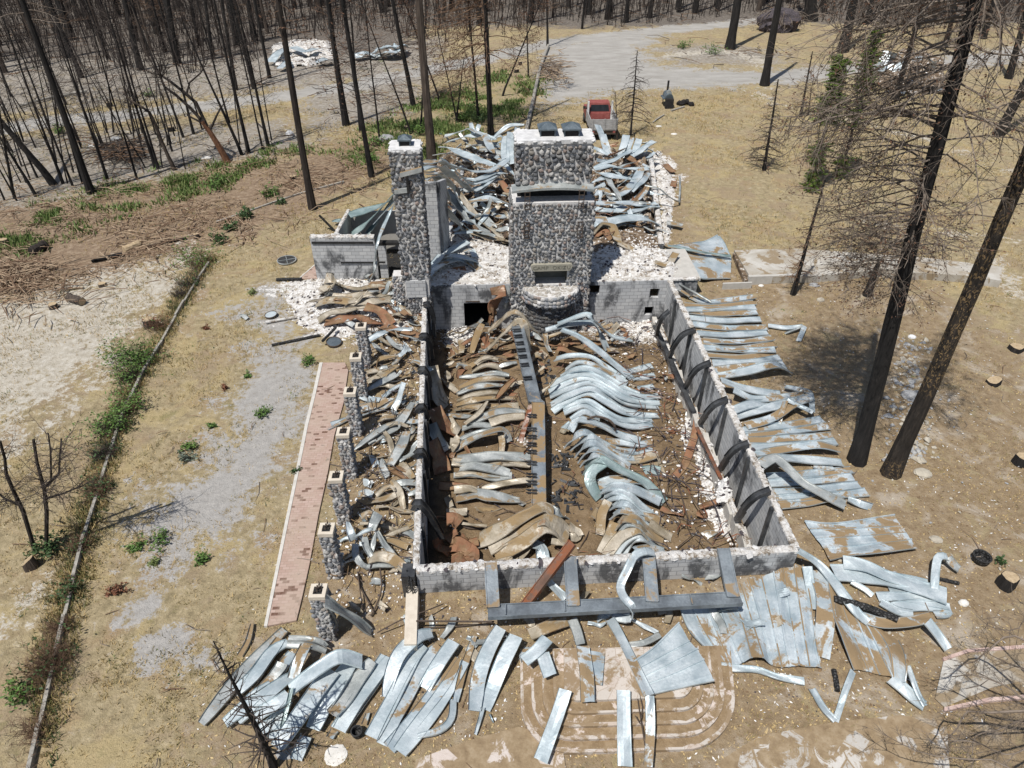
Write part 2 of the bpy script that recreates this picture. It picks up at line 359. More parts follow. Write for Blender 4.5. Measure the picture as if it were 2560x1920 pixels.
    t = NT('slab', .9); p = t.pos(); c = t.ramp(t.noise(p, .6, 6, .65, .4), [(.35, (.33, .29, .235)), (.5, (.42, .395, .35)), (.64, (.55, .54, .51))]); c = t.mix(t.sstep(t.noise(p, .9, 7, .7, .8), .50, .57), c, (.25, .185, .11)); c = t.mix(t.math('MULTIPLY', t.noise(p, 14, 4, .75), .5), c, (.3, .26, .2))
    t.color(c); t.bump(t.noise(p, 10, 5, .6), .3, .02); M['slab'] = t.mat
    # floor litter in the hall
    t = NT('hallfloor', .95); p = t.pos(); at = t.sep(t.attr('A'))
    c = t.ramp(t.noise(p, 2.0, 6, .7), [(.3, (.11, .075, .045)), (.5, (.215, .15, .085)), (.72, (.30, .22, .14))])
    c = t.mix(t.sstep(t.noise(p, 26, 3, .7), .60, .72), c, (.44, .35, .23)); c = t.mix(t.sstep(t.noise(p, 19, 3, .7), .62, .74), c, (.05, .04, .035))
    wf = t.sstep(t.math('ADD', t.math('ADD', at[0], t.math('SUBTRACT', t.noise(p, 1.7, 5, .7, .6), .5)), t.math('MULTIPLY', t.math('SUBTRACT', t.noise(p, 9, 3, .7), .5), .7)), .5, .62)
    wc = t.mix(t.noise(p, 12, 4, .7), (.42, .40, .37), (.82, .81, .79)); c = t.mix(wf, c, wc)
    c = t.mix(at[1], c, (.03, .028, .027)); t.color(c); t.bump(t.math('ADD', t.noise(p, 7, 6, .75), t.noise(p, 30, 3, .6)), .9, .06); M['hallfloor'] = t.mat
    t = NT('debris', .95); p_ = t.pos(); c = t.ramp(t.noise(p_, 2.6, 7, .75, .6), [(.36, (.03, .027, .025)), (.46, (.14, .095, .06)), (.55, (.26, .20, .14)), (.61, (.55, .53, .50)), (.72, (.78, .77, .75))]); t.color(c); t.bump(t.noise(p_, 8, 6, .75), 1, .08); M['debris'] = t.mat
    t = NT('white_debris', .95); p_ = t.pos(); c = t.ramp(t.noise(p_, 3.4, 8, .8, .4), [(.33, (.06, .05, .04)), (.42, (.28, .23, .175)), (.49, (.58, .56, .53)), (.66, (.80, .79, .78))]); t.color(c); t.bump(t.noise(p_, 9, 6, .75), 1, .08); M['white_debris'] = t.mat
    t = NT('soil', .95); p = t.pos(); c = t.ramp(t.noise(p, 3.2, 6, .7), [(.3, (.175, .12, .068)), (.5, (.245, .175, .102)), (.7, (.33, .25, .165))]); c = t.mix(t.sstep(t.noise(p, 34, 3, .7), .6, .72), c, (.45, .36, .24)); c = t.mix(t.sstep(t.noise(p, 1.3, 7, .75, .5), .55, .62), c, t.mix(t.noise(p, 8, 4, .7), (.45, .36, .31), (.66, .60, .55))); t.color(c); t.bump(t.noise(p, 15, 5, .7), .6, .03); M['soil'] = t.mat
    # the ground
    t = NT('ground', .95); p = t.pos(); A = t.sep(t.attr('A')); B = t.sep(t.attr('B')); C = t.sep(t.attr('C'))
    n1 = t.noise(p, .55, 6, .65, .5); n2 = t.noise(p, 3.2, 5, .7); n3 = t.noise(p, 11, 4, .75); n4 = t.noise(p, 34, 3, .7)
    edge = t.math('ADD', t.math('ADD', t.math('MULTIPLY', t.math('SUBTRACT', n1, .5), 2.0), t.math('MULTIPLY', t.math('SUBTRACT', n2, .5), 1.5)), t.math('MULTIPLY', t.math('SUBTRACT', n3, .5), 1.1))
    def msk(a, lo=.40, hi=.62): return t.sstep(t.math('ADD', a, edge), lo, hi)
    streak = t.noise(t.mapping(p, (1, 1, 1), (0, 0, .5)), 16, 4, .8, 1.5)
    grass = t.ramp(n2, [(.28, (.165, .135, .08)), (.44, (.29, .235, .14)), (.58, (.385, .315, .195)), (.74, (.50, .43, .30))])
    grass = t.mix(t.sstep(n1, .50, .66), grass, t.mix(n3, (.25, .175, .10), (.38, .285, .175)))
    gold = t.sstep(t.noise(p, .42, 5, .7, .8), .50, .60); grass = t.mix(t.math('MULTIPLY', gold, .6), grass, t.mix(n3, (.32, .245, .115), (.53, .43, .235))); grass = t.mix(t.math('MULTIPLY', t.sstep(t.noise(p, .33, 5, .7, .5), .52, .62), .6), grass, t.mix(n3, (.22, .155, .10), (.36, .28, .2)))
    grass = t.mix(t.math('MULTIPLY', t.sstep(streak, .5, .75), .55), grass, (.58, .47, .28)); grass = t.mix(t.math('MULTIPLY', t.sstep(n4, .52, .68), .6), grass, (.12, .095, .05))
    grass = t.mix(t.math('MULTIPLY', t.sstep(t.noise(p, .9, 5, .7), .56, .70), .55), grass, (.19, .175, .07))
    grass = t.mix(t.math('MULTIPLY', t.sstep(t.noise(p, 1.9, 5, .75, .6), .62, .74), .7), grass, (.45, .41, .36))
    dirt = t.ramp(n2, [(.3, (.19, .135, .08)), (.5, (.27, .20, .122)), (.7, (.35, .275, .185))])
    dirt = t.mix(t.sstep(n4, .60, .72), dirt, (.45, .36, .24)); dirt = t.mix(t.sstep(n3, .64, .78), dirt, (.10, .07, .045))
    dirt = t.mix(t.math('MULTIPLY', t.sstep(n1, .53, .66), .75), dirt, (.44, .385, .315)); dirt = t.mix(t.math('MULTIPLY', t.sstep(t.noise(p, .7, 6, .75, .8), .54, .64), .6), dirt, t.mix(n3, (.28, .225, .12), (.42, .35, .21)))
    ash = t.ramp(n2, [(.3, (.30, .285, .265)), (.55, (.38, .365, .345)), (.75, (.47, .445, .41))]); ash = t.mix(t.math('MULTIPLY', t.sstep(n4, .6, .75), .4), ash, (.2, .18, .15))
    road = t.ramp(t.noise(t.mapping(p, (.5, 1.4, 1), (0, 0, .5)), .8, 6, .65), [(.3, (.29, .275, .25)), (.5, (.36, .345, .32)), (.7, (.44, .425, .40))]); road = t.mix(t.math('MULTIPLY', t.sstep(n3, .58, .75), .5), road, (.28, .25, .21))
    pale = t.ramp(n2, [(.3, (.34, .30, .235)), (.5, (.46, .42, .35)), (.72, (.60, .57, .51))]); pale = t.mix(t.math('MULTIPLY', t.sstep(n3, .55, .75), .6), pale, (.30, .26, .20))
    red = t.ramp(n2, [(.3, (.15, .105, .07)), (.5, (.25, .18, .12)), (.7, (.37, .29, .21))]); red = t.mix(t.sstep(streak, .58, .75), red, (.46, .35, .25)); red = t.mix(t.sstep(n3, .64, .76), red, (.09, .06, .045))
    gray = t.ramp(n2, [(.28, (.17, .145, .115)), (.5, (.29, .26, .22)), (.7, (.45, .42, .38))]); gray = t.mix(t.sstep(n3, .60, .74), gray, (.16, .13, .10)); gray = t.mix(t.math('MULTIPLY', t.sstep(n1, .54, .66), .55), gray, (.25, .20, .13))
    wood = t.ramp(n2, [(.3, (.07, .06, .05)), (.5, (.15, .13, .11)), (.72, (.28, .25, .22))]); wood = t.mix(t.sstep(streak, .58, .74), wood, (.36, .31, .26))
    green = t.mix(n3, (.12, .13, .05), (.24, .25, .11)); white = t.mix(n3, (.55, .53, .50), (.84, .83, .81))
    c = grass
    c = t.mix(msk(B[2]), c, red); c = t.mix(msk(C[1]), c, gray); c = t.mix(msk(C[0]), c, wood); c = t.mix(msk(B[1]), c, pale); c = t.mix(msk(A[0]), c, dirt); c = t.mix(msk(A[1]), c, ash)
    c = t.mix(t.math('MULTIPLY', msk(A[2], .52, .72), .8), c, green); c = t.mix(msk(B[0]), c, road); c = t.mix(msk(C[2], .55, .66), c, white)
    t.color(c); t.bump(t.math('ADD', t.math('MULTIPLY', n3, 1.0), t.math('ADD', n2, t.math('MULTIPLY', n4, .5))), .8, .07); M['ground'] = t.mat
make_mats()
# ---------------------------------------------------------------- the hall's plan (a slightly skewed rectangle) and the ground
HF = -1.6; WT = 1.0                                # hall floor and top of its walls, outside ground = 0
FL, FR, BR, BL = GC('K8', 490, 365, WT), GC('K9', 748, 235, WT), GC('QI', 215, 592, WT), GC('K5', 548, 186, WT)
def ST(s, t, z=0.0):
    p = (FL * (1 - s) + FR * s) * (1 - t) + (BL * (1 - s) + BR * s) * t
    return Vector((p.x, p.y, z))
def axis(bounds):
    out = []
    for a, b, n in bounds: out += list(np.linspace(a, b, n, endpoint=False))
    return np.array(out + [bounds[-1][1]])
ts = axis([(-40, -12, 8), (-12, -4, 14), (-4, -1.5, 60), (-1.5, 0, 110), (0, 1, 66), (1, 2.3, 96), (2.3, 5, 50), (5, 12, 12), (12, 40, 8)])
tt = axis([(-.79, -.45, 20), (-.45, 0, 60), (0, 1, 110), (1, 2, 100), (2, 4, 120), (4, 8, 90), (8, 14, 20), (14, 18, 6)])
sg, tg = np.meshgrid(ts, tt)
def bil(i): return (FL[i] * (1 - sg) + FR[i] * sg) * (1 - tg) + (BL[i] * (1 - sg) + BR[i] * sg) * tg
# beyond the near field go over to parallel lines so that the sheet does not fold
tgc = tg
ax_ = (FR - FL); ay_ = ((BL + BR) - (FL + FR)) * .5
X = bil(0); Y = bil(1)
far = np.clip((np.maximum(np.abs(sg - .5) - 2.5, 0) + np.maximum(np.abs(tg - .5) - 2, 0)) / 2, 0, 1)
Xp = FL[0] + ax_[0] * sg + ay_[0] * tg; Yp = FL[1] + ax_[1] * sg + ay_[1] * tg
X = X * (1 - far) + Xp * far; Y = Y * (1 - far) + Yp * far
def soft(poly, w): w = w * 2.6; return np.clip(.5 - poly_sd(X, Y, poly) / w, -.6, 1.5)
def softl(pl, r, w): w = w * 1.7; return np.clip(.5 - (line_d(X, Y, pl) - r) / w, -.6, 1.5)
dirt = soft(WP('D', [(735, 800), (690, 1000), (640, 1345), (560, 1400), (440, 1570), (520, 1700), (2400, 1720), (2400, 1100), (2212, 760), (2000, 600), (1560, 560), (1480, 640), (920, 640), (800, 720)]), 1.5)
dirt = np.maximum(dirt, soft(WP('D', [(1420, 330), (1470, 340), (1500, 620), (1450, 620)]), .8))
ash = soft(WP('D', [(700, 760), (560, 770), (520, 830), (500, 920), (420, 1030), (290, 1090), (290, 1150), (400, 1230), (470, 1190), (540, 1090), (630, 1020), (670, 900)]), 1.6)
ash = np.maximum(ash, .75 * soft(WP('D', [(480, 670), (600, 600), (690, 640), (690, 760), (560, 780)]), 1.6))
for cx, cy, r in ((330, 1400, .9), (420, 1440, .5), (300, 1320, .6)): ash = np.maximum(ash, softl([tuple(G(cx * 1.1573, cy * 1.1573)[:2]), tuple(G(cx * 1.1573 + 30, cy * 1.1573 - 12)[:2])], r * .6, .8))
road = softl(WP('D', [(-60, 290), (100, 262), (350, 240), (560, 216), (760, 186), (900, 155), (1090, 118), (1200, 92), (1300, 78), (1420, 66), (1700, 40)]), 1.7, 1.2)
road = np.maximum(road, soft(WP('D', [(1180, 104), (1300, 74), (1440, 64), (1425, 84), (1392, 108), (1430, 143), (1650, 153), (1850, 138), (2300, 92), (2300, 128), (1850, 166), (1640, 186), (1400, 196), (1330, 200), (1240, 215), (1165, 235), (1172, 150)]), 2.0))
pale = soft(WP('D', [(-80, 660), (250, 590), (430, 540), (350, 630), (230, 790), (60, 880), (-80, 960)]), 2.2)
for pts, r in (([(0, 1010), (120, 900), (250, 800)], .35), ([(30, 1330), (60, 1300)], .5), ([(2000, 1480), (2212, 1480)], .8), ([(1900, 660), (1990, 650)], .7), ([(1990, 870), (2130, 860), (2212, 990)], .8), ([(1930, 1010), (1850, 1000)], .5), ([(2120, 1270), (2190, 1260)], .45), ([(1760, 660), (1800, 660)], .4), ([(2100, 900), (2150, 1100)], .6), ([(1880, 480), (2212, 520)], .35), ([(1950, 760), (2050, 900), (1960, 960)], .5), ([(2140, 560), (2212, 640)], .6), ([(1980, 1130), (2212, 1120)], .5), ([(1700, 1500), (1900, 1560)], .4), ([(1500, 620), (1650, 640), (1720, 700)], .4), ([(1640, 145), (1660, 190)], .8), ([(1440, 120), (1560, 110), (1640, 130)], 1.2), ([(1500, 150), (1700, 230)], .5), ([(1800, 250), (2000, 300), (2212, 380)], .5)):
    pale = np.maximum(pale, .70 * softl(WP('D', pts), r, 1.4))
red = soft(WP('D', [(-100, 450), (300, 400), (650, 330), (850, 290), (840, 360), (660, 470), (420, 540), (200, 620), (-100, 680)]), 2.0)
gray = soft(WP('D', [(-200, 310), (600, 262), (690, 300), (560, 340), (200, 420), (-200, 470)]), 2.0); gray = np.maximum(gray, soft(WP('D', [(-200, 190), (560, 150), (900, 130), (900, 160), (560, 200), (-200, 260)]), 2.5)); gray = np.maximum(gray, soft(WP('D', [(640, 190), (920, 150), (900, 240), (680, 290)]), 2.0)); gray = np.maximum(gray, .85 * soft(WP('D', [(-300, 100), (600, 80), (960, 80), (960, 140), (560, 200), (-300, 230)]), 2.0))
gray = np.maximum(gray, .8 * soft(WP('D', [(1410, 100), (1560, 95), (1700, 110), (1700, 140), (1440, 140)]), 2.0))
forest = np.clip((Y - 90 - 6 * fbm(X / 20, Y / 20, 3, 5)) / 8, -.6, 1.4); forest = np.maximum(forest, np.clip((-X - 8) / 8, 0, 1) * np.clip((Y - 77) / 8, -.6, 1.3))
green = .50 * soft(WP('D', [(-60, 500), (120, 450), (300, 385), (480, 345), (640, 330), (650, 350), (450, 400), (250, 450), (100, 520), (-60, 560)]), 2)
green = np.maximum(green, .56 * soft(WP('D', [(760, 330), (880, 250), (1000, 205), (1110, 160), (1160, 175), (1100, 240), (980, 300), (860, 360)]), 2))
white = soft(WP('QA', [(230, 900), (600, 850), (1450, 880), (1560, 1250), (1050, 1480), (640, 1440), (330, 1250)]), 1.4) * .85
white = np.maximum(white, .8 * soft(WP('K2', [(2020, 960), (2120, 1000), (2200, 1150), (2120, 1560), (2080, 1560)]), .8))
dirt, ash, road, pale, red, gray, green, white = [np.clip(q_, -.6, 1.5) for q_ in (dirt, ash, road, pale, red, gray, green, white)]
Zg = (fbm(X / 7, Y / 7, 3, 1) - .5) * .12 + (fbm(X / 1.3, Y / 1.3, 3, 2) - .5) * .07
near_b = np.clip((poly_sd(X, Y, [tuple(ST(-.6, -.35)[:2]), tuple(ST(1.45, -.35)[:2]), tuple(ST(1.45, 1.2)[:2]), tuple(ST(-.6, 1.2)[:2])]) + .5) / 3, .12, 1)
Zg = Zg * near_b + np.clip((Y - 110) / 100, 0, 1) ** 1.3 * 12
# the gully to the left of the drive is a little lower
ni, nj = X.shape; idx = np.arange(ni * nj).reshape(ni, nj)
EPS = 1e-6
smid = (sg[:-1, :-1] + sg[1:, 1:]) / 2; tmid = (tg[:-1, :-1] + tg[1:, 1:]) / 2
keep = ~((smid > 0) & (smid < 1) & (tmid > 0) & (tmid < 1))
q = np.stack([idx[:-1, :-1], idx[:-1, 1:], idx[1:, 1:], idx[1:, :-1]], -1)[keep]
me = bpy.data.meshes.new('ground')
nv = ni * nj; me.vertices.add(nv); me.vertices.foreach_set('co', np.stack([X, Y, Zg], -1).ravel())
me.loops.add(q.size); me.loops.foreach_set('vertex_index', q.ravel().astype(np.int32)); me.polygons.add(len(q)); me.polygons.foreach_set('loop_start', np.arange(0, q.size, 4, dtype=np.int32))
me.update(calc_edges=True); me.polygons.foreach_set('use_smooth', [True] * len(q)); me.materials.append(M['ground'])
for nm, ch in (('A', (dirt, ash, green)), ('B', (road, pale, red)), ('C', (forest, gray, white))):
    at = me.color_attributes.new(nm, 'FLOAT_COLOR', 'POINT'); a = np.ones((nv, 4)); a[:, :3] = np.stack([c.ravel() for c in ch], 1); at.data.foreach_set('color', a.ravel())
ground = bpy.data.objects.new('ground', me); COL.objects.link(ground); tag(ground, 'brown and straw coloured burnt ground around the ruin', 'ground', kind='structure')
# masks for scattering
def mask_at(x, y):
    """(grass weight) at points: 1 on dry grass"""
    oth = np.zeros(x.shape)
    return oth
# hall floor
hs = np.linspace(0, 1, 100); ht = np.linspace(0, 1, 150); hS, hT = np.meshgrid(hs, ht)
hX = (FL[0] * (1 - hS) + FR[0] * hS) * (1 - hT) + (BL[0] * (1 - hS) + BR[0] * hS) * hT; hY = (FL[1] * (1 - hS) + FR[1] * hS) * (1 - hT) + (BL[1] * (1 - hS) + BR[1] * hS) * hT
hZ = HF + fbm(hX / .9, hY / .9, 4, 9) * .28 - .1
hw = np.clip((hS - .60) * 1.1, 0, .40) * np.clip((.95 - hS) * 30, 0, 1) + .55 * np.clip((hT - .84) / .12, 0, 1); hw = np.clip(hw, 0, .75)
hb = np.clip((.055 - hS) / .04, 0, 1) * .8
me = bpy.data.meshes.new('floor'); n_, m_ = hX.shape; idx = np.arange(n_ * m_).reshape(n_, m_)
q = np.stack([idx[:-1, :-1], idx[:-1, 1:], idx[1:, 1:], idx[1:, :-1]], -1).reshape(-1, 4)
me.from_pydata(np.stack([hX, hY, hZ], -1).reshape(-1, 3).tolist(), [], q.tolist()); me.materials.append(M['hallfloor']); me.polygons.foreach_set('use_smooth', [True] * len(q))
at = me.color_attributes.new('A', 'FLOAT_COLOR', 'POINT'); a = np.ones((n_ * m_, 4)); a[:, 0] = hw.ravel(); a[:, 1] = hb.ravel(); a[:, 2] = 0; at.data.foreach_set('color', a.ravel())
hfl = bpy.data.objects.new('floor', me); COL.objects.link(hfl); tag(hfl, 'litter covered floor inside the roofless hall', 'floor', kind='structure')
# ---------------------------------------------------------------- block walls
class WB:
    def __init__(s): s.v = []; s.f = []; s.uv = []
    def q(s, pts, uvs):
        b = len(s.v); s.v += [tuple(p) for p in pts]; s.uv += uvs; s.f.append((b, b + 1, b + 2, b + 3))
    def wall(s, p0, p1, z0, z1, th=.22, holes=(), z1b=None):
        p0 = Vector((p0[0], p0[1], 0)); p1 = Vector((p1[0], p1[1], 0)); d = p1 - p0; L = d.length; d.normalize(); n = Vector((-d.y, d.x, 0)) * (th / 2)
        z1b = z1 if z1b is None else z1b
        zt = lambda a: z1 + (z1b - z1) * a / L
        us = sorted({0, L, *[h[0] for h in holes], *[h[1] for h in holes]}); zs = sorted({z0, *[h[2] for h in holes], *[h[3] for h in holes]}) + [None]
        P = lambda a, z, k: p0 + d * a + n * k + Vector((0, 0, z))
        for a, b in zip(us[:-1], us[1:]):
            for c, e in zip(zs[:-1], zs[1:]):
                if any(h[0] <= a and b <= h[1] and h[2] <= c and (e is not None and e <= h[3]) for h in holes): continue
                ea, eb = (zt(a), zt(b)) if e is None else (e, e)
                s.q([P(a, c, -1), P(b, c, -1), P(b, eb, -1), P(a, ea, -1)], [(a, c, 0), (b, c, 0), (b, eb, 0), (a, ea, 0)])
                s.q([P(b, c, 1), P(a, c, 1), P(a, ea, 1), P(b, eb, 1)], [(b, c, 0), (a, c, 0), (a, ea, 0), (b, eb, 0)])
        s.q([P(0, zt(0), -1), P(L, zt(L), -1), P(L, zt(L), 1), P(0, zt(0), 1)], [(0, 0, 0), (L, 0, 0), (L, th, 0), (0, th, 0)])
        for a, sg_ in ((0, 1), (L, -1)):
            s.q([P(a, z0, sg_), P(a, z0, -sg_), P(a, zt(a), -sg_), P(a, zt(a), sg_)], [(0, z0, 0), (th, z0, 0), (th, zt(a), 0), (0, zt(a), 0)])
        for a, b, c, e in holes:
            for k, zz in ((a, 0), (b, 0)): s.q([P(k, c, -1), P(k, c, 1), P(k, e, 1), P(k, e, -1)], [(0, c, 0), (th, c, 0), (th, e, 0), (0, e, 0)])
            for zz in (c, e): s.q([P(a, zz, -1), P(b, zz, -1), P(b, zz, 1), P(a, zz, 1)], [(a, 0, 0), (b, 0, 0), (b, th, 0), (a, th, 0)])
    def build(s, name, parent, mat=None):
        me = bpy.data.meshes.new(name); off = Vector(parent.location)
        me.from_pydata([tuple(Vector(v) - off) for v in s.v], [], s.f); me.materials.append(mat or M['cmu'])
        at = me.attributes.new('UVb', 'FLOAT_VECTOR', 'POINT'); at.data.foreach_set('vector', np.array(s.uv, dtype=float).ravel())
        o = bpy.data.objects.new(name, me); COL.objects.link(o); o.parent = parent; return o
def crust(name, parent, pts, wid, n, rng, mat='plaster', h=.10, dark=.12):
    """broken white plaster and grout left along the top of a wall"""
    mb = MB(); pts = [Vector(p) for p in pts]
    for a, b in zip(pts[:-1], pts[1:]):     # a rough crumbling bed of grout, then loose lumps on it
        d = (b - a).normalized(); nn = Vector((-d.y, d.x, 0)); m = max(2, int((b - a).length / .07)); b0 = len(mb.v); hw = wid * .98
        for i in range(m + 1):
            p = a.lerp(b, i / m); k = .5 + .5 * math.sin(i * .37 + a.x * 3) * math.sin(i * .11 + a.y); e = rng.uniform(.8, 1.12)
            for u, zz in ((-1.02, -.05), (-.9, .01), (-.45, .03), (0, .035), (.45, .03), (.9, .01), (1.02, -.05)): mb.vert(p + nn * (u * hw * e) + UP * (zz + (rng.uniform(0, h * .55) * k if abs(u) < 1 else 0)))
        for i in range(m):
            for j in range(6): mb.face((b0 + i * 7 + j, b0 + (i + 1) * 7 + j, b0 + (i + 1) * 7 + j + 1, b0 + i * 7 + j + 1), 2)
    n = int(n * .22); L = [(b - a).length for a, b in zip(pts[:-1], pts[1:])]; T = sum(L)
    for i in range(n):
        k = rng.random() * T; j = 0
        while k > L[j] and j < len(L) - 1: k -= L[j]; j += 1
        d = (pts[j + 1] - pts[j]).normalized(); nn = Vector((-d.y, d.x, 0))
        p = pts[j] + d * k + nn * rng.uniform(-wid, wid) + Vector((0, 0, rng.uniform(-.03, h * .4)))
        r = .025 + .09 * rng.random() ** 2
        blob(mb, p, (r * rng.uniform(.7, 1.8), r * rng.uniform(.6, 1.2), r * rng.uniform(.2, .5)), Matrix.Rotation(rng.uniform(0, 6), 3, 'Z') @ Matrix.Rotation(rng.uniform(-.4, .4), 3, 'X'), 1 if r > .09 else 0, .32, rng, 1 if rng.random() < dark * 1.6 else 0)
    return mb.build(name, [M[mat], M['chip_dark'], M['white_debris']], parent)
lodge = empty('burned_lodge', ST(.5, 1), 'roofless burned lodge with grey concrete block walls around the debris filled hall', 'ruin')
rng = random.Random(3)
wb = WB(); wb.wall(ST(1, 1), ST(1, 0), HF, WT); wall_r = wb.build('wall', lodge)
crust('wall_crust', wall_r, [ST(1, 0, WT), ST(1, 1, WT)], .13, 420, rng)
wb = WB(); wb.wall(ST(0, 0), ST(0, 1), HF, WT); wall_l = wb.build('wall', lodge)
crust('wall_crust', wall_l, [ST(0, 0, WT), ST(0, 1, WT)], .11, 330, rng)
wb = WB(); wb.wall(ST(0, 0), ST(1, 0), HF, WT, .3); wall_f = wb.build('wall', lodge)
crust('wall_crust', wall_f, [ST(0, 0, WT), ST(1, 0, WT)], .16, 420, rng, 'plaster', .1, .25)
W_ = (BR - BL).length
# back wall: doorway left of the chimney, small openings right of it
wb = WB(); a0 = BL
def bx(c, x, y): return (GY(*S(c, x, y), BL.y) - BL).length
d1a = (GC('K5', 800, 300, .3) - Vector((0, 0, .3)) - BL); 
wb.wall(ST(0, 1), ST(1, 1), HF, WT, .25, holes=[(1.85, 3.35, HF, -.02), (8.15, 8.65, .3, .82), (11.2, 11.68, .02, .55), (11.05, 11.5, -1.0, -.5)]); wall_b = wb.build('wall', lodge)
mb = MB(); mb.box(ST(.19, 1.0, .08) + Vector((0, -.14, 0)), (.7, .05, .05)); mb.build('lintel', M['rebar'], wall_b)
# the dark rooms behind the openings
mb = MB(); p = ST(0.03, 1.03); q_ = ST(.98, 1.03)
b0 = [ST(.01, 1.012, HF), ST(.99, 1.012, HF), ST(.99, 1.17, HF), ST(.01, 1.17, HF)]; mb.hexa(b0, [Vector((v.x, v.y, HF + .02)) for v in b0]); mb.build('cellar_floor', M['soot_shade'], lodge)
mb = MB(); b1 = [ST(.0, 1.17, HF), ST(1, 1.17, HF), ST(1, 1.185, HF), ST(0, 1.185, HF)]; mb.hexa(b1, [Vector((v.x, v.y, WT - .2)) for v in b1]); mb.build('cellar_wall', M['soot_shade'], lodge)
# slab of the main floor behind the back wall, then the perimeter walls of the rear rooms
mb = MB(); b0 = [ST(-.02, 1.0, WT - .14), ST(1.13, 1.0, WT - .14), ST(1.13, 1.19, WT - .14), ST(-.02, 1.19, WT - .14)]
mb.hexa(b0, [Vector((v.x, v.y, WT + .012)) for v in b0]); mb.build('floor_slab', M['concrete'], lodge)
crust('slab_edge', lodge, [ST(0, 1.002, WT), ST(1.12, 1.002, WT)], .12, 300, rng, 'plaster', .12, .1)
REAR_R = [GC('K2', 2065, 1585, 1.0), GC('K2', 1998, 985, 1.2)]
wb = WB(); wb.wall(REAR_R[0], REAR_R[1], -1, 1.1, .24, z1b=1.25); o = wb.build('wall', lodge); crust('wall_crust', o, [REAR_R[0] + Vector((0, 0, .1)), REAR_R[1]], .16, 260, rng, 'plaster', .12, .2)
p = GC('K2', 1130, 1010, 1.0); wb = WB(); wb.wall(REAR_R[1], (-3.2, REAR_R[1].y - .4), -.2, 1.2, .24); o = wb.build('wall', lodge); crust('wall_crust', o, [REAR_R[1], Vector((-3.2, REAR_R[1].y - .4, 1.2))], .16, 200, rng)
wb = WB(); wb.wall((-3.2, REAR_R[1].y - .5), (-3.5, 34.4), -.2, 1.2, .24); wb.build('wall', lodge)
# block pier beside the left chimney
pA = GY(1062, 592, 33.0)
wb = WB(); xs0, xs1 = GY(1064, 520, 33).x, GY(1090, 520, 33).x
wb.wall((xs0, 33), (xs1 + .1, 33), 0, 5.3, .3); wb.wall((xs1 + .1, 33.05), (xs1 + .3, 35), 0, 5.3, .2, z1b=4.7); pier = wb.build('pier', lodge)
# porch side return at the right corner
wb = WB(); wb.wall(ST(1.02, 1.005), ST(1.12, 1.005), -.2, WT - .15, .2); wb.build('wall', lodge)
# left room
lrL, lrR = GY(*S('QA', 590, 700), 33.2), GY(*S('QA', 1215, 700), 33.2)
wb = WB(); Lw = lrR.x - lrL.x; kx = lambda x: GY(*S('QA', x, 700), 33.2).x - lrL.x
wb.wall((lrL.x, 33.2), (lrR.x, 33.2), 0, 2.4, .3); wall_lr = wb.build('wall', lodge)
crust('wall_crust', wall_lr, [Vector((lrL.x, 33.2, 2.4)), Vector((lrR.x, 33.2, 2.4))], .17, 220, rng, 'plaster', .1, .15)
mb = MB(); mb.box((lrL.x + Lw / 2, 33.02, 2.12), (Lw * .96, .06, .1)); mb.box((lrL.x + Lw * .78, 33.03, 1.0), (2.3, .08, .07)); mb.build('ledger', M['soot_shade'], wall_lr)
wb = WB(); wb.wall((lrR.x + .1, 33.3), (lrR.x + .5, 33.3), 0, 1.9, .26); wb.wall((lrR.x + 1.3, 33.3), (lrR.x + 2.0, 33.3), 0, 1.9, .26); wb.build('door_jamb', lodge)
mb = MB(); mb.box((lrR.x + 1.05, 33.3, 1.98), (2.0, .3, .16)); mb.build('door_lintel', M['soot_shade'], lodge)
wpB = GY(*S('QA', 930, 215), 36.4)
wb = WB(); wb.wall((GY(*S('QA', 800, 430), 33.5).x, 33.4), (wpB.x, 36.4), 0, 2.4, .2); wb.wall((wpB.x, 36.4), (-4.4, 36.6), 0, 2.3, .2); o = wb.build('wall', lodge, M['concrete']); crust('wall_crust', o, [Vector((GY(*S('QA', 800, 430), 33.5).x, 33.4, 2.4)), Vector((wpB.x, 36.4, 2.4))], .1, 60, rng)
mb = MB(); b0 = [Vector((lrL.x, 33.3, .02)), Vector((-4.2, 33.3, .02)), Vector((-4.2, 36.5, .02)), Vector((lrL.x + 1, 36.5, .02))]; mb.hexa(b0, [v + Vector((0, 0, .03)) for v in b0]); mb.build('room_floor', M['soot_shade'], lodge)
# ledge of broken wall inside the right wall + black posts on the inner faces
mb = MB(); rg = random.Random(8)
for k in range(26):
    t = .06 + k * .036; p = ST(1, t); mb.box((p.x - .55 + rg.uniform(-.08, .08), p.y, HF + .35 + rg.uniform(-.1, .1)), (.22, .62, .7 + rg.uniform(-.1, .2)), Matrix.Rotation(R(-3) + rg.uniform(-.05, .05), 3, 'Z'))
o = mb.build('bench_wall', M['concrete'], lodge); crust('wall_crust', o, [ST(.953, .06, HF + .72), ST(.953, .95, HF + .72)], .1, 240, rg, 'plaster', .1, .3)

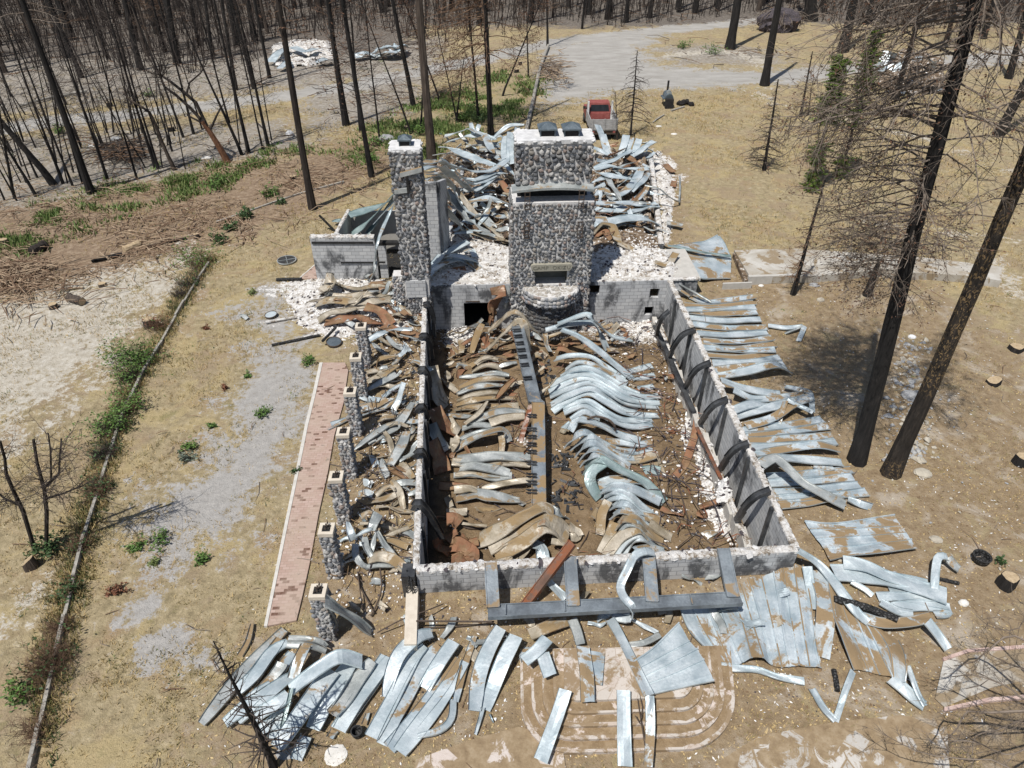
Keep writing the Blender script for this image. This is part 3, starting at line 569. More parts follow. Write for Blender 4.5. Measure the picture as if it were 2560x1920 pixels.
# ---------------------------------------------------------------- cobble stones
PAL = [(.26, .26, .26), (.19, .195, .205), (.33, .325, .315), (.22, .19, .17), (.27, .215, .19), (.13, .135, .145), (.40, .39, .375), (.24, .24, .235), (.30, .275, .245), (.17, .18, .20), (.48, .47, .455), (.21, .22, .235)]
def stones(mb, org, u, v, n, Wd, H, size, rng, m=0, skip=None, depth=.5, pal=PAL, dark=1.0, taper=None):
    org, u, v, n = map(Vector, (org, u, v, n)); rows = int(H / (size * .78)); 
    for r_ in range(rows + 1):
        y = (r_ + .1) * size * .78; x = rng.uniform(-.3, .5) * size
        while x < Wd:
            s = size * rng.uniform(.58, 1.25); px, py = x + rng.uniform(-.1, .1) * size, y + rng.uniform(-.22, .22) * size; x += s * .98
            if py > H - size * .12 or py < 0 or px < -.05 or px > Wd + .02: continue
            if skip and skip(px, py): continue
            c = rng.choice(pal); k = rng.uniform(.75, 1.25) * dark; mb.col = (c[0] * k, c[1] * k, c[2] * k)
            a = rng.uniform(0, 3.14); ca, sa = math.cos(a), math.sin(a)
            e1 = u * ca + v * sa; e2 = v * ca - u * sa
            rot = Matrix((e1, e2, n)).transposed()
            blob(mb, org + u * px + v * py + n * (s * .06), (s * rng.uniform(.40, .545), s * rng.uniform(.33, .45), s * depth * rng.uniform(.55, .8)), rot, 1, .10, rng, m)
def stone_box(mb, c, ex, ey, w_, d_, z0, z1, size, rng, faces='FLR', m_m=0, m_s=1, skip=None, dark=1.0, wt=None):
    """mortar core with stones on the named faces; c = middle of the front face"""
    c = Vector(c); ex = Vector(ex); ey = Vector(ey); up = Vector((0, 0, 1)); wt = wt or w_
    b = [c - ex * w_ / 2, c + ex * w_ / 2, c + ex * w_ / 2 + ey * d_, c - ex * w_ / 2 + ey * d_]
    tt_ = [c - ex * wt / 2, c + ex * wt / 2, c + ex * wt / 2 + ey * d_, c - ex * wt / 2 + ey * d_]
    mb.col = (.5, .5, .5); mb.hexa([v + up * z0 for v in b], [v + up * z1 for v in tt_], m_m)
    dv = lambda a, b_: (b_ - a)
    if 'F' in faces: stones(mb, b[0] + up * z0, ex, (tt_[0] - b[0] + up * (z1 - z0)).normalized(), -ey, w_, z1 - z0, size, rng, m_s, skip, dark=dark)
    if 'L' in faces: stones(mb, b[3] + up * z0, -ey, up, -ex, d_, z1 - z0, size, rng, m_s, dark=dark)
    if 'R' in faces: stones(mb, b[1] + up * z0, ey, up, ex, d_, z1 - z0, size, rng, m_s, dark=dark)
    if 'B' in faces: stones(mb, b[2] + up * z0, -ex, up, ey, w_, z1 - z0, size, rng, m_s, dark=dark)
ROT = R(3.2); EX = Vector((math.cos(ROT), math.sin(ROT), 0)); EY = Vector((-math.sin(ROT), math.cos(ROT), 0)); UP = Vector((0, 0, 1))
rng = random.Random(11)
# ---- the big chimney
CB = Vector((1.88, 30.35, 0))
chim = empty('stone_chimney', (CB.x, CB.y, HF), 'massive wide river stone chimney with two dark caps and a fireplace', 'chimney', rz=0)
mb = MB(); mb.usecol = True
FB = (-.78, .78, 1.2 - HF, 2.06 - HF)
sk = lambda x, y: (1.86 - .86 < x < 1.86 + .86 and FB[2] - .05 < y < FB[3] + .3) or (1.86 - .95 < x < 1.86 + .95 and FB[3] < y < FB[3] + .34)
up_ = Vector((0, 0, 1))
def chim_core(z0, z1, w_, c0, d_, m=0):
    b = [c0 - EX * w_ / 2, c0 + EX * w_ / 2, c0 + EX * w_ / 2 + EY * d_, c0 - EX * w_ / 2 + EY * d_]
    mb.col = (.5, .5, .5); mb.hexa([v + UP * z0 for v in b], [v + UP * z1 for v in b], m)
chim_core(HF, 1.2, 3.72, CB, 1.9)
for sx in (-1, 1): chim_core(1.2, 2.06, 3.72 / 2 - .78, CB + EX * sx * (.78 + (3.72 / 2 - .78) / 2), 1.9)
chim_core(2.06, 5.42, 3.70, CB, 1.9)
chim_core(1.2, 2.06, 1.56, CB + EY * .75, 1.1)
chim_core(5.42, 6.15, 3.2, CB + EY * .75, 1.0, 2)  # recess under the flashing painted black in place of its shade
chim_core(6.15, 8.0, 3.24, CB + EY * .28, 1.35)
stones(mb, CB - EX * 1.86 + UP * HF, EX, UP, -EY, 3.72, 5.42 - HF, .20, rng, 1, lambda x, y: (1.08 < x < 2.64 and FB[2] < y < FB[3] + .05) or (.85 < x < 2.87 and FB[3] < y < FB[3] + .32))
stones(mb, CB - EX * 1.62 + EY * .28 + UP * 6.2, EX, UP, -EY, 3.24, 1.82, .255, rng, 1, depth=.62)
for sx, nn in ((-1, -EX), (1, EX)):
    o_ = CB + EX * sx * 1.86 + (EY * 1.9 if sx < 0 else EX * 0); stones(mb, o_ + UP * HF, EY * (-sx if sx < 0 else 1) * (1 if sx > 0 else 1) if sx > 0 else -EY, UP, nn, 1.9, 5.42 - HF, .24, rng, 1)
    o_ = CB + EX * sx * 1.62 + EY * .28 + (EY * 1.35 if sx < 0 else EX * 0); stones(mb, o_ + UP * 6.2, EY if sx > 0 else -EY, UP, nn, 1.35, 1.8, .26, rng, 1)
mb.build('stack', [M['mortar'], M['riverstone'], M['soot_shade']], chim, smooth=False)
# firebox lining
mb = MB(); c0 = CB + EY * .745
mb.quad(c0 - EX * .775 + UP * 1.2, c0 + EX * .775 + UP * 1.2, c0 + EX * .775 + UP * 2.05, c0 - EX * .775 + UP * 2.05)
for sx in (-1, 1): a = CB + EX * sx * .775; b = c0 + EX * sx * .775; mb.quad(a + UP * 1.2, b + UP * 1.2, b + UP * 2.05, a + UP * 2.05)
a = CB - EX * .775; b = CB + EX * .775; mb.quad(a + UP * 2.055, b + UP * 2.055, b + EY * .74 + UP * 2.055, a + EY * .74 + UP * 2.055)
mb.build('firebox', M['firebox'], chim)
# mantel with rounded shoulders, carved lettering
mb = MB(); prof = [(-.86, 2.05), (.86, 2.05), (.95, 2.16), (1.0, 2.28), (.97, 2.36), (.88, 2.40), (-.88, 2.40), (-.97, 2.36), (-1.0, 2.28), (-.95, 2.16)]
mb.hexa([CB + EX * x - EY * .2 + UP * z for x, z in prof], [CB + EX * x + EY * .05 + UP * z for x, z in prof]); mantel = mb.build('mantel', M['mantelstone'], chim)
def text(s, name, parent, mat, pos, size, rotz, tilt=R(90), depth=.006):
    cu = bpy.data.curves.new(name, 'FONT'); cu.body = s; cu.size = size; cu.align_x = 'CENTER'; cu.align_y = 'CENTER'; cu.extrude = depth; cu.space_character = 1.12
    ob = bpy.data.objects.new(name, cu); COL.objects.link(ob); bpy.context.view_layer.update()
    me = bpy.data.meshes.new_from_object(ob.evaluated_get(bpy.context.evaluated_depsgraph_get())); bpy.data.objects.remove(ob)
    me.transform(Matrix.Translation(Vector(pos)) @ Matrix.Rotation(rotz, 4, 'Z') @ Matrix.Rotation(tilt, 4, 'X'))
    root = parent
    while root.parent: root = root.parent
    me.transform(Matrix.Translation(-Vector(root.location))); me.materials.clear(); me.materials.append(M[mat])
    o = bpy.data.objects.new(name, me); COL.objects.link(o); o.parent = parent; return o
text('CAMP  OKIZU', 'lettering', mantel, 'lettering', CB - EY * .206 + UP * 2.225, .26, ROT)
# raised half round hearth
mb = MB(); mb.usecol = True; mb.col = (.5, .5, .5); n = 22; NARC = 1; arc = [(1.36 * math.cos(math.pi + math.pi * i / n), 1.1 * math.sin(math.pi + math.pi * i / n)) for i in range(n + 1)]
mb.hexa([CB + EX * x + EY * y + UP * .55 for x, y in arc], [CB + EX * x + EY * y + UP * 1.12 for x, y in arc], 0)
a2 = [(x * .84, y * .68) for x, y in arc]; mb.hexa([CB + EX * x + EY * y + UP * HF for x, y in a2], [CB + EX * x + EY * y + UP * .6 for x, y in a2], 0)
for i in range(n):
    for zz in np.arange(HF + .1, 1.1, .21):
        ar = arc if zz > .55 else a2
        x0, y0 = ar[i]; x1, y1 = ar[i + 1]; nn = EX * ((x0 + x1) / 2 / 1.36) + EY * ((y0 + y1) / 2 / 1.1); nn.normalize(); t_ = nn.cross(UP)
        c = rng.choice(PAL); k = rng.uniform(.8, 1.3) * (.42 if zz < .55 else 1.35); mb.col = tuple(min(1, q * k) for q in c); s = rng.uniform(.17, .25)  # stones under the ledge painted darker, for its deep shade and for soot
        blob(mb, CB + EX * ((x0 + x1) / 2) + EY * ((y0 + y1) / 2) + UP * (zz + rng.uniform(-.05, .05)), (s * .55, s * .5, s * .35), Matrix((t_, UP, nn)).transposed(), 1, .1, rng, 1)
for i in range(170):
    a = rng.uniform(math.pi, 2 * math.pi); r_ = math.sqrt(rng.random()); c = rng.choice([(.5, .47, .42), (.42, .38, .33), (.6, .58, .54)]); mb.col = c; s = rng.uniform(.1, .19)
    blob(mb, CB + EX * (1.28 * r_ * math.cos(a)) + EY * (1.02 * r_ * math.sin(a)) + UP * 1.12, (s * .5, s * .5, s * .25), Matrix.Rotation(rng.random() * 6, 3, 'Z'), 1, .15, rng, 1)
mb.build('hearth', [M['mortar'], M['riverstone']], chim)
mb = MB(); c1 = CB + EY * .28; b = [c1 - EX * 1.66 - EY * .05, c1 + EX * 1.66 - EY * .05, c1 + EX * 1.66 + EY * 1.42, c1 - EX * 1.66 + EY * 1.42]
mb.hexa([v + UP * 7.97 for v in b], [v + UP * 8.14 for v in b]); rg = random.Random(4)
for i in range(70):
    t_ = rg.random(); e = rg.choice([0, 1, 1, 2, 3]); p = b[e].lerp(b[(e + 1) % 4], t_) + UP * rg.uniform(7.98, 8.12); blob(mb, p, (rg.uniform(.06, .14), rg.uniform(.05, .1), rg.uniform(.04, .09)), None, 1, .2, rg)
mb.build('cap', M['capwhite'], chim)
def hood(parent, c, sz, h=.32, pyr=.2):
    mb = MB(); c = Vector(c); hw = sz / 2; ov = hw * 1.12
    for sx in (-1, 1):
        for sy in (-1, 1): mb.box(c + EX * sx * hw * .86 + EY * sy * hw * .86 + UP * h / 2, (.05, .05, h), Matrix.Rotation(ROT, 3, 'Z'))
    cr = [c + EX * sx * ov + EY * sy * ov + UP * h for sx, sy in ((-1, -1), (1, -1), (1, 1), (-1, 1))]; mb.hexa([v - UP * .05 for v in cr], cr)
    ap = c + UP * (h + pyr); k = .18; tp = [c + (v - c) * k * Vector((1, 1, 0)) if False else c + EX * ((v - c).dot(EX)) * k + EY * ((v - c).dot(EY)) * k + UP * (h + pyr) for v in cr]
    mb.hexa([v + UP * .004 for v in cr], tp); ob = mb.build('chimney_hood', M['hood_metal'], parent)
    mb = MB(); mb.box(c + UP * (h * .35), (sz * .78, sz * .78, h * .7), Matrix.Rotation(ROT, 3, 'Z')); mb.build('flue', M['soot_shade'], ob)
for x in (1332, 1428 - 0):
    p = GY(*((850 + (1332 if x == 1332 else 1486) * K), 336), CB.y + .95); hood(chim, Vector((p.x, CB.y + .28 + .75, 8.14)), .74)
# bent roof flashing with the black gap under it, ladder brackets
mb = MB(); n = 14
for i in range(n):
    a, b_ = -1.9 + 3.7 * i / n, -1.9 + 3.7 * (i + 1) / n; za, zb = [6.02 + .12 * math.sin(math.pi * min(1, max(0, (q + 1.9) / 3.7))) for q in (a, b_)]
    for dz, y0, y1 in ((.0, -.1, .6),):
        p = [CB + EX * a + EY * y0 + UP * (za - .10), CB + EX * b_ + EY * y0 + UP * (zb - .10), CB + EX * b_ + EY * y0 + UP * zb, CB + EX * a + EY * y0 + UP * za]
        mb.quad(*p); mb.quad(p[3], p[2], p[2] + EY * .5 + UP * .12, p[3] + EY * .5 + UP * .12)
mb.build('flashing', M['metal_grey'], chim)
for c_, x, y in (('K2', 1205, 1292), ('K2', 1553, 1282), ('K2', 1200, 1482), ('K2', 1544, 1480)):
    p = GY(*S(c_, x, y), CB.y - .16); mb = MB()
    for sx in (-.11, .11): mb.box(p + EX * sx, (.03, .04, .85), Matrix.Rotation(ROT, 3, 'Z'))
    for zz in (-.4, -.2, 0, .2, .4): mb.box(p + UP * zz, (.26, .03, .03), Matrix.Rotation(ROT, 3, 'Z'))
    mb.build('ladder_bracket', M['rebar'], chim)
# ---- the slim chimney
CL = Vector((-4.5, 29.5, 0))
ch2 = empty('stone_chimney', (CL.x, CL.y, 0), 'slim square river stone chimney with one dark cap left of the massive one', 'chimney')
mb = MB(); mb.usecol = True
stone_box(mb, CL, EX, EY, 1.18, 1.15, -.3, 1.05, .19, rng, 'FLR', dark=.75); stone_box(mb, CL, EX, EY, 1.18, 1.15, 1.95, 8.0, .22, rng, 'FLR')
mb.col = (.5, .5, .5); chim_core(1.0, 2.0, 1.14, CL, 1.12); mb.build('stack', [M['mortar'], M['riverstone']], ch2)
wb = WB(); a = CL - EX * .5 - EY * .06; b = CL + EX * .42 - EY * .06; wb.wall(a, b, 1.06, 1.94, .1); wb.build('block_panel', ch2)
mb = MB(); b = [CL + EX * x + EY * y for x, y in ((-.64, -.06), (.64, -.06), (.64, 1.2), (-.64, 1.2))]; mb.hexa([v + UP * 7.95 for v in b], [v + UP * 8.12 for v in b])
for i in range(34):
    e = rg.choice([0, 1, 2, 3]); p = b[e].lerp(b[(e + 1) % 4], rg.random()) + UP * rg.uniform(7.97, 8.1); blob(mb, p, (rg.uniform(.05, .1), rg.uniform(.04, .08), rg.uniform(.04, .08)), None, 1, .2, rg)
mb.build('cap', M['capwhite'], ch2); hood(ch2, CL + EY * .62 + UP * 8.12, .52, .26, .16)
mb = MB()
for c_, pts in (('K2', [(385, 1128), (525, 1092)]), ('K2', [(348, 1235), (436, 1225)])):
    p0, p1 = [GY(*S(c_, x, y), CL.y - .16) for x, y in pts]; mb.hexa([p0 - UP * .1, p1 - UP * .1, p1 - UP * .1 + EY * .3, p0 - UP * .1 + EY * .3], [p0 + UP * .1, p1 + UP * .1, p1 + UP * .1 + EY * .3, p0 + UP * .1 + EY * .3])
mb.build('flashing', M['metal_grey'], ch2)
mb = MB(); p0, p1 = GY(*S('K2', 434, 1140), CL.y - .14), GY(*S('K2', 438, 1245), CL.y - .14); mb.box((p0 + p1) / 2, (.1, .08, (p0 - p1).length)); mb.build('seam', M['soot_shade'], ch2)
# broken stone shoulder on the chimney's left
mb = MB(); mb.usecol = True; stone_box(mb, CL - EX * .85 + EY * .3, EX, EY, .55, .6, .6, 2.0, .16, rng, 'FL', dark=1.5); mb.build('broken_shoulder', [M['mortar'], M['riverstone']], ch2)
# ---- seven porch pillars
caps = [(902, 814), (889, 890), (875, 977), (858, 1079), (840, 1190), (816, 1322), (795, 1477)]
proto = None
PILL = ['farthest stone porch pillar, nearest the slim chimney', 'second porch pillar from the slim chimney, its base among brown panels', 'third porch pillar from the slim chimney, beside pale sheet strips', 'middle porch pillar in the row of seven beside the brick path',
        'third porch pillar from the near end, casting a shadow on bare dirt', 'second nearest porch pillar, beside a crumpled knot of sheet metal', 'nearest porch pillar, with a grey panel leaning from its top']
for i, (x, y) in enumerate(caps):
    p = G(x, y, 2.1)
    if i == 0:
        pr = empty('stone_pillar', (p.x, p.y, 0), PILL[0], 'pillar', 'stone pillars along the porch', ROT)
        mb = MB(); mb.usecol = True; c0 = Vector((p.x, p.y, 0)) - EY * .185
        stone_box(mb, c0, EX, EY, .37, .37, -.25, 1.98, .15, rng, 'FLRB', dark=1.25); mb.build('shaft', [M['mortar'], M['riverstone']], pr)
        mb = MB(); c0 = Vector((p.x, p.y, 0)); h = .225; b = [c0 + EX * sx * h + EY * sy * h for sx, sy in ((-1, -1), (1, -1), (1, 1), (-1, 1))]
        mb.hexa([v + UP * 1.98 for v in b], [v + UP * 2.12 for v in b]); cap = mb.build('cap', M['capstone'], pr)
        mb = MB(); mb.box(c0 + UP * 2.125, (.24, .24, .012), Matrix.Rotation(ROT, 3, 'Z')); mb.build('socket', M['soot_shade'], cap)
        mb = MB(); rg2 = random.Random(2)
        for k in range(9):
            q0 = c0 + Vector((rg2.uniform(-.08, .08), rg2.uniform(-.08, .08), 2.12)); q1 = q0 + Vector((rg2.uniform(-.14, .14), rg2.uniform(-.14, .14), rg2.uniform(.06, .16))); mb.tube([q0, (q0 + q1) / 2 + Vector((.02, 0, .03)), q1], .014, 4)
        mb.build('bent_rods', M['rebar'], cap); proto = pr
    else:
        o = copy_tree(proto); o.location = (p.x, p.y, 0)
        sh = [c_ for c_ in o.children if c_.name.startswith('shaft')][0]; mb = MB(); mb.usecol = True; stone_box(mb, Vector((p.x, p.y, 0)) - EY * .185, EX, EY, .37, .37, -.25, 1.98, .145 + .014 * (i % 3), rng, 'FLRB', dark=1.25); tmp = mb.build('shaft', [M['mortar'], M['riverstone']], o); bpy.data.objects.remove(sh); o['label'] = PILL[i]; o.rotation_euler.z = ROT + rng.uniform(-.04, .04)
# ---------------------------------------------------------------- torn roofing: strips and joined sheets
CNAME = {'metal_clean': 'pale blue grey', 'metal_dusty': 'dusty grey', 'metal_buried': 'half buried grey', 'metal_tan': 'tan stained', 'metal_grey': 'scorched grey', 'metal_rust': 'rusty orange', 'metal_teal': 'teal grey'}
MSHORT = {'c': 'metal_clean', 'd': 'metal_dusty', 'b': 'metal_buried', 't': 'metal_tan', 'g': 'metal_grey', 'r': 'metal_rust', 'e': 'metal_teal'}
def cr_spline(P, n):
    P = [Vector(p) for p in P]
    if len(P) == 2: return [P[0].lerp(P[1], i / n) for i in range(n + 1)]
    Q = [P[0] * 2 - P[1]] + P + [P[-1] * 2 - P[-2]]; L = [(P[i + 1] - P[i]).length for i in range(len(P) - 1)]; T = sum(L); out = []
    for k in range(n + 1):
        d = T * k / n; i = 0
        while i < len(L) - 1 and d > L[i]: d -= L[i]; i += 1
        t = d / max(L[i], 1e-6); a, b, c, e = Q[i], Q[i + 1], Q[i + 2], Q[i + 3]
        out.append(.5 * ((2 * b) + (c - a) * t + (2 * a - 5 * b + 4 * c - e) * t * t + (3 * b - a - 3 * c + e) * t ** 3))
    return out
def lin_spline(P, n):
    P = [Vector(p) for p in P]; L = [(b - a).length for a, b in zip(P[:-1], P[1:])]; T = sum(L); out = []
    for k in range(n + 1):
        d = T * k / n; i = 0
        while i < len(L) - 1 and d > L[i]: d -= L[i]; i += 1
        out.append(P[i].lerp(P[i + 1], d / max(L[i], 1e-6)))
    return out
def interp(zs, n):
    m = len(zs)
    if m == 1: return list(zs) * n
    return [zs[min(int(k), m - 2)] * (1 - (k - min(int(k), m - 2))) + zs[min(int(k), m - 2) + 1] * (k - min(int(k), m - 2)) for k in [i * (m - 1) / (n - 1) for i in range(n)]]
def strip_mesh(P, w, rng, roll=(0,), wob=.025, seam=.045, crimp=.0, rr=0, fold=0.0, sharp=0.0, taper=0.0):
    L = sum((b - a).length for a, b in zip(P[:-1], P[1:])); n = max(6, min(46, int(L / .14))); C = cr_spline(P, n) if rng.random() >= sharp else lin_spline(P, n); t0, t1 = (rng.uniform(0, taper), rng.uniform(0, taper)) if taper else (0, 0); q0, q1 = rng.uniform(-.5, .5), rng.uniform(-.5, .5); N = len(C); rl = interp(list(roll), N)
    kn = max(3, int(L / .55)); fl = interp([rng.uniform(-1, 1) for _ in range(kn)], N); fr_ = interp([rng.uniform(-1, 1) for _ in range(kn + 1)], N)
    if rr: r2 = interp([rng.uniform(-rr, rr) for _ in range(max(3, int(L / .9)))], N); rl = [a_ + b_ for a_, b_ in zip(rl, r2)]
    ph = rng.uniform(0, 9); f = rng.uniform(1.5, 3); mb = MB(); prof = [(-.5, seam), (-.5, 0), (-.46, 0), (-.2, 0), (.05, .0), (.3, 0), (.46, 0), (.5, 0), (.5, seam)]
    px = None
    for i in range(N):
        T = (C[min(i + 1, N - 1)] - C[max(i - 1, 0)]); T = T.normalized() if T.length > 1e-6 else Vector((1, 0, 0))
        H = T.cross(UP); 
        if H.length < .25 and px is not None: H = px
        H = (H - T * H.dot(T)); H = H.normalized() if H.length > 1e-5 else T.orthogonal().normalized(); px = H
        Nn = H.cross(T).normalized(); q = Quaternion(T, rl[i]); H = q @ H; Nn = q @ Nn
        s = i / (N - 1) * L
        for k, (a, h) in enumerate(prof):
            dz = wob * (math.sin(s * f + a * 3.1 + ph) + .6 * math.sin(s * f * 2.3 - a * 5 + ph * 2)) * (1 if 1 < k < 7 else .6) + fold * (fl[i] * (.5 - a) + fr_[i] * (.5 + a)) + crimp * rng.uniform(-1, 1)
            e0, e1 = math.exp(-s / .45), math.exp(-(L - s) / .45); ww = w * (1 + .05 * math.sin(s * 1.7 + ph)) * (1 - t0 * e0 - t1 * e1); a = a + (q0 * t0 * e0 + q1 * t1 * e1) * .9
            mb.vert(C[i] + H * (a * ww) + Nn * (h + dz))
    m = len(prof)
    for i in range(N - 1):
        for k in range(m - 1): mb.face((i * m + k, i * m + k + 1, (i + 1) * m + k + 1, (i + 1) * m + k))
    # the turned-down hem gives the sheet an edge
    return mb
def parse(line):
    a = [x.strip() for x in line.split('|')]
    return [tuple(float(t) for t in p.split(',')) for p in a[0].split()], a[1:]
def strips(crop, text_, label, group, base=0.0, z=(.08,), w=.42, mats='d', seed=1, name='roof_strip', cat='roof strip', wob=.025, start=0, **kw):
    rg = random.Random(seed); k = start
    for ln in text_.strip().split('\n'):
        ln = ln.strip()
        if not ln: continue
        pts, rest = parse(ln); zz = [float(v) for v in rest[0].split()] if rest and rest[0] else list(z); ww = float(rest[1]) if len(rest) > 1 and rest[1] else w
        mt = rest[2] if len(rest) > 2 and rest[2] else rg.choice(mats); roll = [float(v) for v in rest[3].split()] if len(rest) > 3 and rest[3] else (0,)
        zs = interp(zz, len(pts)); P = [GC(crop, x, y, base + zq) for (x, y), zq in zip(pts, zs)]
        mat = MSHORT[mt]; lab = label.format(o=ORD[min(k, 30)], c=CNAME[mat]); mb = strip_mesh(P, ww * rg.uniform(.94, 1.06), rg, roll, wob, **kw); o = mb.build(name, M[mat], None, P[0], smooth=False)
        tag(o, lab, cat, group); k += 1
    return k
def sheet(crop, lines, label, mat='metal_dusty', base=0, seed=1, group=None, name='roof_sheet', rib=.05, wob=.03, sub=4):
    rg = random.Random(seed); Ls = []
    for ln in lines.strip().split('\n'):
        pts, rest = parse(ln.strip()); zz = [float(v) for v in rest[0].split()] if rest and rest[0] else [.08]; zs = interp(zz, len(pts))
        Ls.append([GC(crop, x, y, base + q) for (x, y), q in zip(pts, zs)])
    LL = max(sum((b - a).length for a, b in zip(l[:-1], l[1:])) for l in Ls); n = max(8, min(40, int(LL / .18))); G_ = [cr_spline(l, n) for l in Ls]; mb = MB(); ph = rg.uniform(0, 9)
    cols = []
    for j in range(len(G_) - 1):
        for s_ in range(sub): cols.append([G_[j][i].lerp(G_[j + 1][i], s_ / sub) + UP * (wob * math.sin(i * .5 + j * 1.9 + s_ * .8 + ph) * (1 if s_ else .3)) for i in range(n + 1)])
    cols.append(G_[-1]); m = n + 1
    for c in cols:
        for p in c: mb.vert(p)
    for j in range(len(cols) - 1):
        for i in range(n): mb.face((j * m + i, j * m + i + 1, (j + 1) * m + i + 1, (j + 1) * m + i))
    o = mb.build(name, M[mat], None, Ls[0][0]); 
    for l in G_:
        rb = MB()
        for i in range(n):
            a, b = l[i], l[i + 1]; t_ = (b - a).normalized(); h = t_.cross(UP); h = (h.normalized() if h.length > .01 else Vector((1, 0, 0))) * .018
            rb.hexa([a - h - UP * .01, a + h - UP * .01, b + h - UP * .01, b - h - UP * .01], [a - h + UP * rib, a + h + UP * rib, b + h + UP * rib, b - h + UP * rib])
        rb.build('seam', M[mat], o)
    tag(o, label, 'roof sheet', group); return o

# right of the hall, from the walkway down to the near corner
gR = 'roof strips lying right of the hall'
strips('K6', '''70,262 180,300 480,262 | .10 .08 .14
30,318 200,330 482,300 | .1
30,345 250,342 488,330 | .16 .1 .2
40,352 250,372 498,362 | .1 .08 .16
50,398 280,420 522,410 | .12 .08 .2
80,440 300,465 560,462 | .12 .08 .15
110,500 300,510 566,495 | .1
150,545 380,555 598,528 | .1 .08 .2
150,580 350,600 612,570 | .1
150,592 380,608 614,606 | .12 .1 .22
180,640 380,655 630,632 | .1
210,690 420,690 645,655 | .1 .1 .2
225,735 400,715 668,690 | .1 .12 .2
240,775 420,745 600,702 705,740 | .12 .4 .6 .15 | .48''', 'blue grey strip on dirt right of the hall, {o} from the concrete walkway', gR, mats='dbb', seed=5, w=.41, wob=.012, fold=.02, rr=.10, seam=.06)
strips('K6', '''265,800 440,860 650,890 | .7 .3 .15
345,860 470,918 640,912 800,895 | .6 .3 .25 .3
340,995 450,955 570,940 | .3 .4 .2
355,1035 600,970 760,930 840,905 | .2 .35 .4 .45
425,1095 600,1040 720,960 845,905 | .15 .3 .45 .5
675,842 760,860 835,885 850,1000 | .2 .3 .35 .5 | .22
690,925 770,965 855,1005 | .55 .5 .5 | .2 | | .6
680,930 655,1000 635,1078 | .55 .4 .1 | .22''', '{c} twisted strip, {o} of the tangle in the right row', gR, mats='dg', seed=6, w=.42)
strips('K6', '''405,1125 650,1095 920,1052 | .1
425,1158 700,1130 955,1095 | .1
445,1192 700,1175 985,1160 | .1
460,1228 700,1225 1005,1195 | .1
485,1275 680,1245 880,1215 1015,1245 | .1 .15 .5 .2
500,1330 620,1300 800,1312 1045,1332 | .5 .5 .2 .2
560,1420 760,1412 1105,1378 | .08
575,1462 800,1450 1115,1425 | .08
600,1528 850,1510 1160,1475 | .1
620,1566 880,1550 1205,1520 | .1
640,1602 800,1590 950,1560 1060,1580 | .15 .1 .2 .1
1080,1562 1150,1592 1235,1612 | .2 .15 .1 | .25 | | 0 1.2
860,1345 920,1362 985,1360 | .1 | .3''', 'dusty strip beside the two close pines, {o} from the fireplace', gR, mats='dbb', seed=7, w=.37, wob=.012, fold=.02, rr=.10, seam=.06)
strips('K6', '''520,1345 610,1302 700,1375 810,1472 1062,1605 | .9 .95 .8 .6 .25 | .42 | g''', 'long bent grey beam cover lying diagonally across the dusty strips', gR, seed=8)
sheet('K9', '''800,60 1000,75 1380,20 | .1
835,112 1050,110 1420,90 | .12 .1 .16
875,172 1080,160 1455,135 | .12
920,232 1130,215 1490,178 | .12
965,310 1100,280 1240,268 1522,232 | .2 .15 .3 .2''', 'four ribbed dusty roof sheet lying flat right of the near hall corner', 'metal_buried', seed=3)
strips('K9', '''985,390 1180,405 1400,445 1715,545 | .25 .2 .2 .2 | .62 | c
1050,325 1180,345 1360,420 1600,480 | .3 .35 .2 .15 | .5 | c
1100,450 1190,500 1235,540 | .2 .1 | .16
1270,548 1450,545 1640,552 | .12 | .3 | c
1290,580 1400,640 1500,660 | .12 | .3
1350,520 1500,540 1720,585 | .1 | .55 | c
1380,620 1560,600 1745,625 | .1 | .4 | c
740,240 900,345 1050,535 1140,650 1210,710 | 1.0 .5 .45 .35 .3 | .3 | c
1170,680 1300,715 1440,712 1625,680 | .25 .35 .4 .3 | .34 | d
1635,500 1640,400 1655,300 1690,285 1720,295 | .2 .4 .5 .4 | .22
1720,295 1760,340 1795,372 | .3 .15 | .3 | g
1590,705 1650,780 1722,885 | .5 .3 .1 | .3 | c
1640,660 1700,660 1720,640 | .1 | .3''', '{c} torn strip, {o} in the spill toward the charred stump', 'torn roof strips at the near right corner', mats='dc', seed=9)
sheet('K9', '''-20,560 60,760 230,935 | .3 .2 .12
60,560 150,760 305,990 | .15 .1
150,540 230,760 325,1000 | .12 .1
230,530 310,760 400,970 | .12 .1 .15
330,520 395,700 462,938 | .12 .12 .42
390,470 460,700 535,938 | .15 .1 .42
440,425 520,700 592,985 | .3 .12 .1
520,410 585,690 655,1002 | .2 .12
600,385 650,690 700,998 | .3 .12
665,355 715,690 765,985 | .25 .15 .2
730,330 775,650 832,996 | .3 .15
790,345 835,560 870,820 905,1002 | .3 .2 .15''', 'broad dusty roof sheet of eleven ribbed strips spread in front of the hall', 'metal_buried', seed=4)
strips('K9', '''855,370 925,520 935,680 905,930 | .35 .35 .3 .12 | .5 | d
815,350 840,500 850,620 | .5 .3 .2 | .3 | c''', '{c} strip standing at the fold between two broad sheets, {o} from the wall', 'torn roof strips at the near right corner', mats='dc', seed=10)
